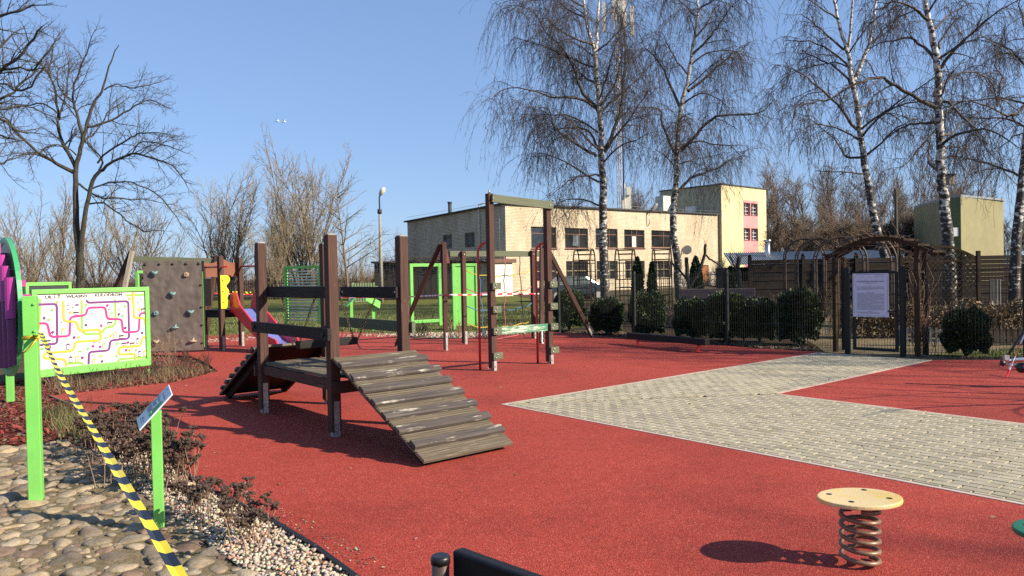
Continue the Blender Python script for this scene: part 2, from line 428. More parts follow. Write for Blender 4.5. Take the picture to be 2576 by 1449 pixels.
# block paving: two bands that meet along a mitre from apex to apex2; every block is modelled
def pavers():
    V = []; Q = []; T = []
    A2, C2 = (dA.x, dA.y), (dC.x, dC.y)
    def pt(o, a, b, s, t): return (o[0]+a[0]*s+b[0]*t, o[1]+a[1]*s+b[1]*t)
    o = (apex.x, apex.y)
    k = apex2-apex; ka, kc = k.dot(dA), k.dot(dC)
    e = .055
    bands = []
    # band 1: rows along C, between C edge and the line through apex2
    mainp = [pt(o, A2, C2, e, e*1.6), pt(o, A2, C2, e, 11), pt(o, A2, C2, ka-e, 11), pt(o, A2, C2, ka-e, kc+.0)]
    armp = [pt(o, A2, C2, e*1.6, e), pt(o, A2, C2, ka, kc-e), pt(o, A2, C2, 7.75, kc-e), pt(o, A2, C2, 7.75, e)]
    L, Wd, J = .20, .10, .009
    def lay(region, dl, dw):
        if sum((region[i][0]*region[(i+1) % len(region)][1]-region[(i+1) % len(region)][0]*region[i][1]) for i in range(len(region))) < 0: region = region[::-1]
        sl = [(p[0]-o[0])*dl[0]+(p[1]-o[1])*dl[1] for p in region]; sw = [(p[0]-o[0])*dw[0]+(p[1]-o[1])*dw[1] for p in region]
        for j in range(int(min(sw)/Wd)-1, int(max(sw)/Wd)+2):
            for i in range(int(min(sl)/L)-2, int(max(sl)/L)+2):
                s0 = (i+(.5 if j % 2 else 0))*L+rng.uniform(-.004, .004); w0 = j*Wd
                q = [pt(o, dl, dw, s0+J/2, w0+J/2), pt(o, dl, dw, s0+L-J/2, w0+J/2), pt(o, dl, dw, s0+L-J/2, w0+Wd-J/2), pt(o, dl, dw, s0+J/2, w0+Wd-J/2)]
                ar = sum((q[n][0]*q[(n+1) % 4][1]-q[(n+1) % 4][0]*q[n][1]) for n in range(4))
                if ar < 0: q = q[::-1]
                for n in range(len(region)):
                    if len(q) < 3: break
                    q = clip(q, region[n], region[(n+1) % len(region)])
                if len(q) < 3: continue
                ar = abs(sum((q[n][0]*q[(n+1) % len(q)][1]-q[(n+1) % len(q)][0]*q[n][1]) for n in range(len(q))))/2
                if ar < .0012: continue
                cx = sum(p[0] for p in q)/len(q); cy = sum(p[1] for p in q)/len(q)
                n = len(q); b = len(V); h = .0065+rng.uniform(-.0008, .0008); tx, ty = rng.uniform(-.006, .006), rng.uniform(-.006, .006)
                g = rng.choice((rng.uniform(.86, 1.04), rng.uniform(.93, 1.03), rng.uniform(.74, .95))); col = (.43*g, .385*g, .285*g*rng.uniform(.95, 1.03))
                for p in q: V.append((p[0], p[1], -.02)); T.append(tuple(c*.7 for c in col))
                for p in q:
                    d = math.hypot(p[0]-cx, p[1]-cy) or 1; kx = max(0, 1-.0015/d)
                    V.append((cx+(p[0]-cx)*kx, cy+(p[1]-cy)*kx, h-.0035)); T.append(col)
                for p in q:
                    d = math.hypot(p[0]-cx, p[1]-cy) or 1; kx = max(0, 1-.0045/d)
                    V.append((cx+(p[0]-cx)*kx, cy+(p[1]-cy)*kx, h+(p[0]-cx)*tx+(p[1]-cy)*ty)); T.append(col)
                for r_ in (0, 1):
                    for n_ in range(n):
                        m_ = (n_+1) % n; Q.append((b+r_*n+n_, b+r_*n+m_, b+(r_+1)*n+m_, b+(r_+1)*n+n_))
                if n == 3: Q.append((b+2*n, b+2*n+1, b+2*n+2, b+2*n+2))
                else:
                    Q.append((b+2*n, b+2*n+1, b+2*n+2, b+2*n+3))
                    for n_ in range(4, n): Q.append((b+2*n, b+2*n+n_-1, b+2*n+n_, b+2*n+n_))
    lay(mainp, C2, A2); lay(armp, A2, C2)
    V = np.array(V, dtype=np.float32); Q4 = np.array(Q, dtype=np.int32); tri = Q4[:, 2] == Q4[:, 3]
    me_faces = [tuple(q) for q in Q4[~tri].tolist()]+[tuple(q[:3]) for q in Q4[tri].tolist()]
    me = bpy.data.meshes.new('block_path'); me.from_pydata(V.tolist(), [], me_faces)
    at = me.attributes.new('tint', 'FLOAT_COLOR', 'POINT'); t4 = np.ones((len(V), 4), dtype=np.float32); t4[:, :3] = np.array(T); at.data.foreach_set('color', t4.ravel())
    me.update(); finish(me, 'block_path', M['paver'], None, 'structure')
    # sand bed below and pale concrete edging
    sheet('path_bed', [o, pt(o, A2, C2, 0, 12), pt(o, A2, C2, ka, 12), pt(o, A2, C2, ka, kc), pt(o, A2, C2, 8, kc), pt(o, A2, C2, 8, 0)], -.008, 'soil')
    mb = MB()
    def edge(p, q, side):
        p = Vector((*p, .0)); q = Vector((*q, .0)); n = Vector((-(q-p).y, (q-p).x, 0)).normalized()*side
        mb.beam(p+n*.022+Vector((0, 0, -.029)), q+n*.022+Vector((0, 0, -.029)), .044, .068)
    edge(pt(o, A2, C2, .05, 0), pt(o, A2, C2, 7.8, 0), -1); edge(pt(o, A2, C2, 0, 0), pt(o, A2, C2, 0, 11.5), 1)
    edge(pt(o, A2, C2, ka, kc), pt(o, A2, C2, 7.8, kc), 1); edge(pt(o, A2, C2, ka, kc+.045), pt(o, A2, C2, ka, 11.5), -1)
    k = mb.build('path_edging', M['concrete_pink']); k['kind'] = 'structure'
simple('concrete_pink', (.52, .42, .35), (.44, .34, .28), 7, .85)
pavers()
# rubber kerb along the left edge of the red surface
kp = [G(*p) for p in ((940, 1475), (905, 1449), (800, 1372), (680, 1300), (590, 1255), (520, 1222), (420, 1150), (280, 1068), (190, 1020), (128, 995))]
mb = MB()
for a, b in zip(kp, kp[1:]):
    n = Vector((-(b-a).y, (b-a).x, 0)).normalized()
    mb.beam(a+n*.016+V3(0, 0, -.026), b+n*.016+V3(0, 0, -.026), .028, .07)
mb.build('kerb', M['black_plastic'], None, 'structure', .006)

# beds on the left
cob_poly = [tuple(G(*p)[:2]) for p in ((-520, 1160), (-60, 1120), (90, 1112), (190, 1096), (225, 1135), (300, 1195), (430, 1290), (500, 1345), (575, 1398), (650, 1449))]+[(-1.15, 3.0), (-6.0, 3.0)]
sheet('cobble_ground', cob_poly, -.028, 'sandy')
grav_poly = [tuple(G(*p)[:2]) for p in ((650, 1449), (575, 1398), (500, 1345), (430, 1290), (300, 1195), (225, 1135), (290, 1080), (430, 1160), (520, 1226), (590, 1259), (680, 1304), (800, 1377), (900, 1449))]+[(-.6, 3.2), (-1.1, 3.0)]
sheet('gravel_ground', grav_poly, -.020, 'gravel_base')
mul_poly = [tuple(G(*p)[:2]) for p in ((-300, 1120), (90, 1112), (190, 1096), (225, 1130), (285, 1078), (190, 1022), (128, 996), (440, 962), (545, 935), (480, 900), (330, 893), (100, 945), (0, 960), (-200, 985))]
sheet('mulch_ground', mul_poly, -.024, 'mulch')
sheet('gravel_ground', [(-12, 17.9), (-9.3, 18.0), (-6.2, 20.2), (-3.0, 19.9), (-1.2, 19.2), (1.1, 20.7), (1.1, 21.5), (-3.0, 21.2), (-6.2, 21.4), (-12, 20)], -.026, 'gravel_base')

def ico(sub):
    bm = bmesh.new(); bmesh.ops.create_icosphere(bm, subdivisions=sub, radius=1.0)
    v = np.array([x.co[:] for x in bm.verts]); f = np.array([[x.index for x in q.verts] for q in bm.faces]); bm.free(); return v, f
ICO1, ICO2, ICO3 = ico(1), ico(2), ico(3)
def stones(name, pos, rad, cols, base, m, kind, zsink=.4, flat=.6, elong=1.4, rough=.14):
    """one mesh of many pebbles: pos (n,3), rad (n), cols (n,3)"""
    bv, bf = base; n = len(pos); k = len(bv)
    q = nrg.uniform(0, 2*np.pi, n); el = nrg.uniform(1, elong, n)
    sx = rad*np.sqrt(el); sy = rad/np.sqrt(el); sz = rad*flat*nrg.uniform(.75, 1.15, n)
    v = np.repeat(bv[None], n, 0)
    for _ in range(3):
        kv = nrg.normal(0, 1.6, (n, 3)); ph = nrg.uniform(0, 6.28, n)
        v = v*(1+rough*np.sin(np.einsum('nki,ni->nk', np.repeat(bv[None], n, 0), kv)+ph[:, None]))[:, :, None]
    v = v*np.stack([sx, sy, sz], 1)[:, None, :]
    c, s = np.cos(q)[:, None], np.sin(q)[:, None]
    x = v[:, :, 0]*c-v[:, :, 1]*s; y = v[:, :, 0]*s+v[:, :, 1]*c
    tx, ty = nrg.normal(0, .10, n)[:, None], nrg.normal(0, .10, n)[:, None]
    z = v[:, :, 2]+x*tx+y*ty
    v = np.stack([x, y, z], 2)+pos[:, None, :]; v[:, :, 2] += (sz*(1-2*zsink))[:, None]
    f = (bf[None]+(np.arange(n)*k)[:, None, None]).reshape(-1, 3)
    return np_obj(name, v.reshape(-1, 3), f, m, None, kind, True, np.repeat(cols, k, 0))
def sample(poly, n):
    xs = [p[0] for p in poly]; ys = [p[1] for p in poly]; out = []
    while len(out) < n:
        p = (rng.uniform(min(xs), max(xs)), rng.uniform(min(ys), max(ys)))
        if inside(p, poly): out.append(p)
    return out
# cobbles: dart throwing with varied radii
def cobbles():
    pts = []; cell = {}
    fr = [p for p in cob_poly]
    for tries, R in ((1500, .095), (5000, .074), (14000, .056), (16000, .038), (14000, .023)):
        for p in sample(fr, tries):
            if p[0] < -6 or p[1] > 8.3: continue
            r = R*rng.uniform(.8, 1.12); ok = True; ci, cj = int(p[0]/.2), int(p[1]/.2)
            for i in range(ci-2, ci+3):
                for j in range(cj-2, cj+3):
                    for q in cell.get((i, j), ()):
                        if (p[0]-q[0])**2+(p[1]-q[1])**2 < ((r+q[2])*.97)**2: ok = False; break
                    if not ok: break
                if not ok: break
            if ok: cell.setdefault((ci, cj), []).append((p[0], p[1], r)); pts.append((p[0], p[1], r))
    pal = [(.35, .275, .18), (.32, .26, .18), (.29, .24, .175), (.37, .29, .185), (.23, .155, .115), (.27, .215, .155), (.34, .275, .195), (.24, .205, .155), (.39, .325, .235), (.20, .16, .12)]
    pos = np.array([(p[0], p[1], -.024) for p in pts]); rad = np.array([p[2]*1.02 for p in pts])
    cols = np.array([(lambda c, k: (c[0]*k, c[1]*k, c[2]*k))(rng.choice(pal), rng.uniform(.9, 1.3)) for _ in pts])
    stones('cobble_path', pos, rad, cols, ICO3, M['cobble'], 'structure', .74, .40, 1.5, .15)
cobbles()
gp = sample(grav_poly, 5200)
gp = [p for p in gp if p[1] < 5.2 or rng.random() < .55]
pos = np.array([(p[0], p[1], -.018+rng.uniform(0, .010)) for p in gp])
pc = [(.52, .46, .37), (.47, .41, .32), (.56, .51, .43), (.44, .36, .28), (.48, .36, .28), (.40, .24, .18)]
stones('gravel', pos, nrg.uniform(.006, .016, len(gp)), np.array([tuple(c*rng.uniform(.85, 1.1) for c in rng.choice(pc)) for _ in gp]), ICO1, M['pebble'], 'stuff', .3, .7, 1.6, .16)
gp = sample([(-9.3, 18.1), (-6.2, 20.3), (-3.0, 20.0), (-1.2, 19.3), (1.1, 20.8), (1.1, 21.4), (-3.0, 21.1), (-6.2, 21.3), (-9.3, 20)], 1800)
pos = np.array([(p[0], p[1], -.02) for p in gp])
stones('gravel', pos, nrg.uniform(.015, .04, len(gp)), np.array([tuple(c*rng.uniform(.7, 1.0) for c in rng.choice(pc)) for _ in gp]), ICO1, M['pebble'], 'stuff', .3, .7, 1.6, .16)
# red bark chips
def chips(name, poly, n, pal, smin, smax, z):
    P = sample(poly, n); V = []; Q = []; T = []
    for p in P:
        L = rng.uniform(smin, smax); w = L*rng.uniform(.25, .6); a = rng.uniform(0, 6.28); t = rng.gauss(0, .35); t2 = rng.gauss(0, .35)
        c, s = math.cos(a), math.sin(a); b = len(V); h = L*.12
        for k, (x, y) in enumerate(((-1, -1), (1, -1), (1, 1), (-1, 1))):
            for zz in (0, h):
                lx, ly = x*L/2, y*w/2
                V.append((p[0]+lx*c-ly*s, p[1]+lx*s+ly*c, z+rng.uniform(0, .006)+abs(lx)*abs(t)*.4+lx*t+ly*t2+zz+.008))
        col = tuple(cc*rng.uniform(.6, 1.2) for cc in rng.choice(pal)); T += [col]*8
        Q += [(b+1, b+3, b+5, b+7), (b, b+2, b+3, b+1), (b+2, b+4, b+5, b+3), (b+4, b+6, b+7, b+5), (b+6, b, b+1, b+7)]
    return np_obj(name, V, Q, M['chips'], None, 'stuff', False, np.array(T))
chips('bark_mulch', mul_poly, 9000, [(.22, .035, .022), (.16, .03, .02), (.28, .06, .04), (.10, .03, .02), (.20, .12, .08)], .02, .06, -.024)
chips('leaf_litter', [(1.4, 20.8), (2.2, 18.4), (3.6, 17.0), (5.8, 14.5), (6.2, 15.2), (4.4, 17.6), (2.4, 21)], 2600, [(.20, .13, .07), (.12, .07, .04), (.30, .24, .16), (.07, .05, .035)], .025, .07, -.02)
chips('leaf_litter', [(6.9, 13.2), (9.0, 12.3), (12, 12.0), (12, 12.7), (9.2, 12.9)], 900, [(.22, .15, .08), (.14, .09, .05), (.34, .28, .2)], .02, .05, -.02)

chips('leaf_litter', [tuple(G(*p)[:2]) for p in ((240, 1030), (560, 940), (1000, 860), (1500, 858), (2000, 884), (1300, 1000), (1300, 1440), (960, 1440), (540, 1220))], 150, [(.28, .19, .11), (.36, .28, .19), (.16, .10, .06), (.45, .40, .33)], .008, .03, -.006)
chips('leaf_litter', [tuple(G(*p)[:2]) for p in ((545, 1215), (900, 1430), (985, 1430), (620, 1215))], 170, [(.46, .40, .32), (.28, .19, .11), (.16, .10, .06)], .006, .018, -.006)
chips('leaf_litter', [tuple(G(*p)[:2]) for p in ((1350, 1020), (2060, 888), (2330, 908), (2576, 1070), (2576, 1240))], 110, [(.22, .15, .09), (.30, .23, .15), (.12, .08, .05)], .008, .03, .006)
# grass blades on the lawn and weeds
def grass(name, poly, n, h0, h1, pal, lean=.5, wd=.006, clump=1):
    V = []; T = []; Q = []
    for p in sample(poly, n):
        for _ in range(clump):
            x, y = p[0]+rng.gauss(0, .03*clump**.5), p[1]+rng.gauss(0, .03*clump**.5)
            h = rng.uniform(h0, h1); a = rng.uniform(0, 6.28); q = rng.uniform(0, 6.28); l = h*rng.uniform(0, lean)
            dx, dy = math.cos(a)*wd, math.sin(a)*wd; b = len(V)
            V += [(x-dx, y-dy, -.03), (x+dx, y+dy, -.03), (x+math.cos(q)*l, y+math.sin(q)*l, h-.03)]
            c = tuple(cc*rng.uniform(.75, 1.2) for cc in rng.choice(pal)); T += [c, c, c]; Q.append((b, b+1, b+2))
    return np_obj(name, V, Q, M['foliage'], None, 'stuff', False, np.array(T))
gpal = [(.10, .15, .03), (.14, .18, .045), (.24, .21, .09), (.08, .12, .025)]
grass('grass', [(-16, 21), (-9, 20.6), (-3, 21.4), (1.5, 22.3), (2.0, 34), (-16, 36)], 26000, .04, .10, gpal, .8, .012)
grass('grass', [(7.8, 13.5), (9.2, 12.8), (14, 12.9), (14, 14), (9.5, 14.2)], 3500, .03, .09, gpal, .7, .006)
grass('grass', [tuple(G(*p)[:2]) for p in ((115, 1030), (190, 1035), (265, 1085), (215, 1120), (130, 1075))], 260, .05, .22, [(.16, .17, .05), (.28, .24, .11), (.12, .14, .04)], .9, .004, 4)
grass('grass', [tuple(G(*p)[:2]) for p in ((90, 950), (300, 945), (400, 925), (540, 935), (430, 960), (140, 990))], 420, .05, .26, [(.20, .15, .08), (.28, .21, .12), (.12, .10, .05)], 1.0, .004, 4)

# ------------------------------------------------------------------ playground equipment
UP = Vector((0, 0, 1))
def foot_plate(mb, base, side, along, z0=0.0, z1=.36, w=.058, off=.05, bolts=True):
    """galvanised strap on the side of a post; side = outward normal"""
    c = base+side*(off+.004)
    mb.box(c+UP*((z0+z1)/2), (w, .008, z1-z0), (along, side, UP))
    if bolts:
        for z in (z0+(z1-z0)*.28, z0+(z1-z0)*.75):
            mb.cyl(c+UP*z, c+UP*z+side*.014, .014, 8)
def bolt(mb, c, n, r=.017, l=.014):
    mb.tube([c, c+n*l*.7, c+n*l], [r, r*.85, r*.35], 8)

def bolts(lst, m, parent):
    for c, n, r, l in lst:
        mb = MB(); bolt(mb, c, n, r, l); mb.build('bolt', M[m], parent)
def climbing_bridge():
    a1 = math.radians(-50.35); e1 = V3(math.cos(a1), math.sin(a1)); e2 = V3(-math.sin(a1), math.cos(a1))
    c = V3(-2.095, 8.51); L1, L2 = 1.862, .828
    t = thing('climbing_bridge', 'dark wooden climbing bridge with cleated ramps and a low deck between four posts', 'play structure', c)
    P = {'A': c-e1*L1/2-e2*L2/2, 'B': c+e1*L1/2-e2*L2/2, 'C': c-e1*L1/2+e2*L2/2, 'D': c+e1*L1/2+e2*L2/2}
    S = .105
    for k, p in P.items():
        mb = MB(); mb.box(p+UP*1.04, (S, S, 1.98), (e1, e2, UP)); po = mb.build('post', M['wood_brown'], t, bevel=.008)
        mb = MB(); mb.box(p+UP*2.036, (S*.86, S*.86, .014), (e1, e2, UP)); mb.ball(p+UP*2.045, .012, 8, 4); mb.build('cap', M['cap_grey'], po, bevel=.004)
        mb = MB(); foot_plate(mb, p, e1, e2, 0, .36, .06, S/2); mb.box(p+UP*.03, (.07, .07, .07), (e1, e2, UP)); mb.build('foot_plate', M['galv'], po)
    def rail(p, q, side, z, h, m, ext=.06, off=S/2+.024, thick=.045):
        mb = MB(); p0 = p-e1*ext+side*off+UP*z; q0 = q+e1*ext+side*off+UP*z
        mb.beam(p0, q0, thick, h)
        o = mb.build('rail', M[m], t, bevel=.006)
        bolts([(b_+side*(off+thick/2)+UP*z, side, .022, .02) for b_ in (p, q)], 'black_plastic', o)
        return o
    rail(P['A'], P['B'], -e2, 1.035, .125, 'wood_black', .09)
    rail(P['A'], P['B'], e2, 1.45, .125, 'wood_black', -.0, thick=.05)
    rail(P['C'], P['D'], -e2, 1.43, .125, 'wood_black', .02)
    rail(P['C'], P['D'], e2, 1.05, .125, 'wood_green', .09)
    # deck
    mb = MB(); n = 6; w = (L2-.0)/n
    for i in range(n):
        y = -L2/2+w*(i+.5); s = .012 if i in (0, n-1) else .0
        mb.box(c+e2*y+UP*(.588+rng.uniform(-.002, .002)), (L1-S-.01 if i in (0, n-1) else L1+.02, w-.008, .034), (e1, e2, UP))
    mb.build('deck', M['wood_deck'], t, bevel=.004)
    for sd in (-1, 1):
        mb = MB(); mb.box(c+e2*(sd*(L2/2+.0))+UP*.515, (L1-S-.006, .045, .105), (e1, e2, UP)); mb.build('deck_beam', M['wood_brown'], t, bevel=.004)
    for sd in (-1, 1):
        mb = MB(); mb.box(c+e1*(sd*(L1/2+S/2+.026))+UP*.50, (.05, L2+.16, .12), (e1, e2, UP)); mb.build('cross_beam', M['wood_brown'], t, bevel=.004)
    # ramps
    def ramp_(sgn, name):
        d = e1*sgn; w = .97; top = c+d*(L1/2+S/2+.01)+UP*.80; bot = c+d*(L1/2+(1.70 if sgn > 0 else 1.52))+UP*.055
        ax = (bot-top).normalized(); N = e2.cross(ax)*(-1 if e2.cross(ax).z < 0 else 1); LL = (bot-top).length
        sh = e2*.035
        mb = MB(); nb = 12; pw = LL/nb
        for i in range(nb):
            o_ = top+ax*(pw*(i+.5))+sh
            mb.box(o_-N*.012, (pw-.006, w+rng.uniform(-.012, .012), .024), (ax, e2, N))
            for k in range(5):
                mb.box(o_+ax*((k-2)*pw*.19)+N*.003, (pw*.105, w-.01, .010), (ax, e2, N))
        o = mb.build(name, M['wood_deck'], t)
        for sd in (-1, 1):
            mb = MB(); mb.beam(top+sh+e2*(sd*w*.40)-N*.07+ax*.02, bot+sh+e2*(sd*w*.40)-N*.07-ax*.03, .045, .09, N); mb.build('ramp_stringer', M['wood_plank'], o, bevel=.004)
        mb = MB(); mb.box((top+bot)/2+sh-N*.0275, (LL-.05, w-.04, .006), (ax, e2, N)); mb.build('ramp_underside', M['wood_plank'], o)
        for i in range(7):
            s = LL*(.115+i*.128); l = w+.03+rng.uniform(-.02, .03)
            mb = MB(); ya = rng.uniform(-.012, .012)
            mb.prism([(-.05, 0), (.05, 0), (.05, .030), (.040, .040), (-.036, .042), (-.05, .030)], top+ax*s+sh+N*.008-e2*(l/2-ya), ax, N, l, e2)
            for f_i in range(len(mb.f)):
                q = mb.f[f_i]; mb.uv[f_i] = [((mb.v[k]-top).dot(e2)+i*3.1, (mb.v[k]-top).dot(ax)*.8+(mb.v[k]-top).dot(N)*1.1+i*.7) for k in q]
            mb.build('cleat', M['wood_cleat'], o, bevel=.005)
    ramp_(1, 'ramp'); ramp_(-1, 'ramp')
    # swinging step on two pairs of chains, across the passage
    mA = c-e2*(L2/2); mD = c+e2*(L2/2)
    s0 = c-e2*.36+e1*(-.05)+UP*.86; s1 = c+e2*.36+e1*(-.05)+UP*.86
    mb = MB(); mb.beam(s0, s1, .12, .085); st = mb.build('swing_step', M['wood_black'], t, bevel=.01)
    def chain(a, b):
        a = Vector(a); b = Vector(b); d = b-a; L = d.length; d.normalize(); n = int(L/.034)
        s = d.cross(UP).normalized(); q = d.cross(s); mb = MB()
        for i in range(n):
            c_ = a+d*((i+.5)*L/n); A, = (s,) if i % 2 else (q,)
            mb.tube([c_+d*(.023*math.cos(u))+A*(.0115*math.sin(u)) for u in [2*math.pi*k/8 for k in range(8)]], .0045, 4, closed=True)
        return mb
    k = 0
    for end, rl, z in ((s0, c-e2*(L2/2-.05), 1.42), (s1, c+e2*(L2/2-.05), 1.40)):
        for sg in (-1, 1):
            chain(rl+e1*(sg*.46)+UP*z, end+e1*(sg*.05)+UP*.02).build('chain', M['chain'], t)
    for end in (s0, s1):
        mb = chain(end-UP*.05, end-UP*.2)
        mb.tube([end-UP*.225+V3(.028*math.cos(u), 0, .028*math.sin(u)) for u in [2*math.pi*k/10 for k in range(10)]], .006, 5, closed=True)
        mb.build('chain', M['chain'], t)
climbing_bridge()

def ladder_frame():
    T1, T2 = G(1240, 932), G(1383, 915); e = (T2-T1).normalized(); n = V3(e.y, -e.x); S = .105
    t = thing('ladder_frame', 'tall narrow wooden ladder frame with one peeling rung and two red sliding poles', 'play structure', (T1+T2)/2)
    for p, h in ((T1, 2.95), (T2, 2.86)):
        mb = MB(); mb.box(p+UP*(h/2+.02), (S, S, h-.04), (e, n, UP)); po = mb.build('post', M['wood_brown'], t, bevel=.008)
        mb = MB(); foot_plate(mb, p+e*.012, n, e, 0, .26, .06, S/2); mb.box(p+UP*.02, (.06, .06, .05), (e, n, UP)); mb.build('foot_plate', M['galv'], po)
    mb = MB(); mb.cyl(T1+UP*2.95, T1+UP*3.01, .016, 8); mb.build('pin', M['galv'], t)
    mb = MB(); mb.beam(T1+n*.078+UP*2.865-e*.01, T2+n*.078+UP*2.80+e*.075, .045, .135); o = mb.build('top_bar', M['wood_green'], t, bevel=.006)
    bolts([(p+n*.10+UP*z, n, .017, .014) for p, z in ((T1, 2.865), (T2, 2.80))], 'galv', o)
    for p in (T1, T2):
        for z in (1.41, 1.02, .66, .245):
            w = .19 if z < .3 else .17
            mb = MB(); mb.box(p+n*.076+e*.05+UP*z, (w, .045, .115), (e, n, UP)); o = mb.build('rung_stub', M['wood_green'], t, bevel=.005)
            bolts([(p+n*.098+e*.03+UP*(z+.022), n, .016, .014), (p+n*.098+UP*(z-.025), n, .016, .014)], 'galv', o)
    mb = MB(); mb.beam(T1+e*.09+n*.02+UP*.655, T2-e*.06+n*.02+UP*.655, .04, .125); mb.build('rung', M['wood_peeling'], t, bevel=.005)
    for p, px in ((T1, (1208, 931)), (T2, (1353, 914))):
        b = G(*px); d = (p-b); d.normalize(); L = (p-b).length; H = 2.14; R = .17
        pts = [b, b+UP*.6, b+UP*1.2]+[b+UP*(H-R)+d*(R-R*math.cos(a))+UP*(R*math.sin(a)) for a in [k*math.pi/16 for k in range(9)]]+[b+UP*H+d*(L-.04)]
        mb = MB(); mb.tube(pts, .021, 10); mb.build('sliding_pole', M['red_paint'], t)
ladder_frame()

def net_frame():
    a1, a2 = G(1122, 883), G(997, 872); b1, b2 = G(1362, 866), G(1490, 849)
    t = thing('net_frame', 'wooden swing frame with splayed legs carrying a climbing net of coloured ropes', 'play structure', (a1+b1)/2)
    La = Vector((a1.x-.02, a1.y+.05, 0)); Aa = D(1117, 615, 15.95); Ab = D(1366, 616, 17.7)
    def leg(b, a, m='wood_brown', w=.09, dx=V3(0, 0)):
        mb = MB(); d = (a-b).normalized(); mb.beam(b+UP*.03, a+d*.05, w, w, V3(.3, -1, 0)); po = mb.build('leg', M[m], t, bevel=.007)
        mb = MB(); nn = V3(.55, -.83, 0); nn = (nn-d*nn.dot(d)).normalized(); al = d.cross(nn)
        mb.box(b+d*.20+nn*(w/2+.005), (.055, .008, .38), (al, nn, d))
        for s in (.12, .3): bolt(mb, b+d*s+nn*(w/2+.008), nn, .014)
        mb.build('foot_plate', M['galv'], po)
    leg(a1, Aa, 'wood_brown'); leg(a2, Aa+V3(-.10, .06, -.03)); leg(b1, Ab+V3(-.03, 0, -.0)); leg(b2, Ab+V3(.08, -.03, -.03))
    for A, u in ((Aa, V3(-.6, .8)), (Ab, V3(1, -.1))):
        mb = MB(); mb.prism([(-.10, -.34), (.14, -.34), (.06, .02), (-.06, .02)], A+V3(-.02, .03, -.06), V3(.85, .5).normalized(), UP, .02); mb.build('bracket', M['dark_red'], t)
    N1, N2 = G(1166, 865), G(1340, 851); e = (N2-N1).normalized(); n = V3(e.y, -e.x)
    p0 = N1+n*.02-e*.32; p1 = N2+n*.02+e*.32
    mb = MB(); mb.beam(p0-n*.04+UP*2.10, p1-n*.04+UP*2.10, .08, .135); mb.build('beam', M['wood_green'], t, bevel=.008)
    for p, h in ((N1, 2.14), (N2, 2.16)):
        mb = MB(); mb.box(p+n*.06+UP*(h/2+.02), (.10, .10, h), (e, n, UP)); po = mb.build('post', M['wood_brown'], t, bevel=.008)
        mb = MB(); foot_plate(mb, p+n*.06+e*.01, n, e, 0, .3, .06, .052); mb.build('foot_plate', M['galv'], po)
        mb = MB(); bolt(mb, p+n*.112+UP*2.08, n, .02); mb.build('bolt', M['galv'], po)
    L = (N2-N1).length; cols = [('rope_yellow', 1.66), ('rope_pink', 1.24), ('rope_blue', .83), ('rope_yellow', .43)]
    def nodept(u, z): return N1+n*.06+e*(u*L)+UP*z
    for m, z in cols:
        mb = MB(); pts = []
        for k in range(13):
            u = k/12; pts.append(nodept(.03+u*.94, z-.10*math.sin(u*math.pi)+.02*math.sin(u*25)+(.05 if k in (0, 12) else 0))+n*rng.uniform(-.015, .015))
        mb.tube(pts, .011, 6); mb.build('rope', M[m], t)
    for m, u, u2 in (('rope_green', .42, .40), ('rope_dark', .64, .62), ('rope_pink', .66+.12, .79), ('rope_dark', .60+.37-.05, .94)):
        pass
    for m, u, u2 in (('rope_blue', .20, .27), ('rope_dark', .40, .38), ('rope_pink', .58, .56), ('rope_dark', .80, .84)):
        mb = MB(); pts = [nodept(u+(u2-u)*k/10+.012*math.sin(k*1.9+u*9), 2.04-1.98*k/10)+n*rng.uniform(-.01, .01) for k in range(11)]
        mb.tube(pts, .011, 6); mb.build('rope', M[m], t)
    mb = MB(); mb.tube([nodept(.27+.1*k, .06+.04*abs(k-2)*.5) for k in range(6)], .011, 6); mb.build('rope', M['rope_pink'], t)
for n_, c_ in (('rope_yellow', (.55, .40, .04)), ('rope_pink', (.45, .12, .14)), ('rope_blue', (.05, .20, .34)), ('rope_green', (.06, .18, .08)), ('rope_dark', (.04, .07, .05))): simple(n_, c_, None, 60, .8)
net_frame()

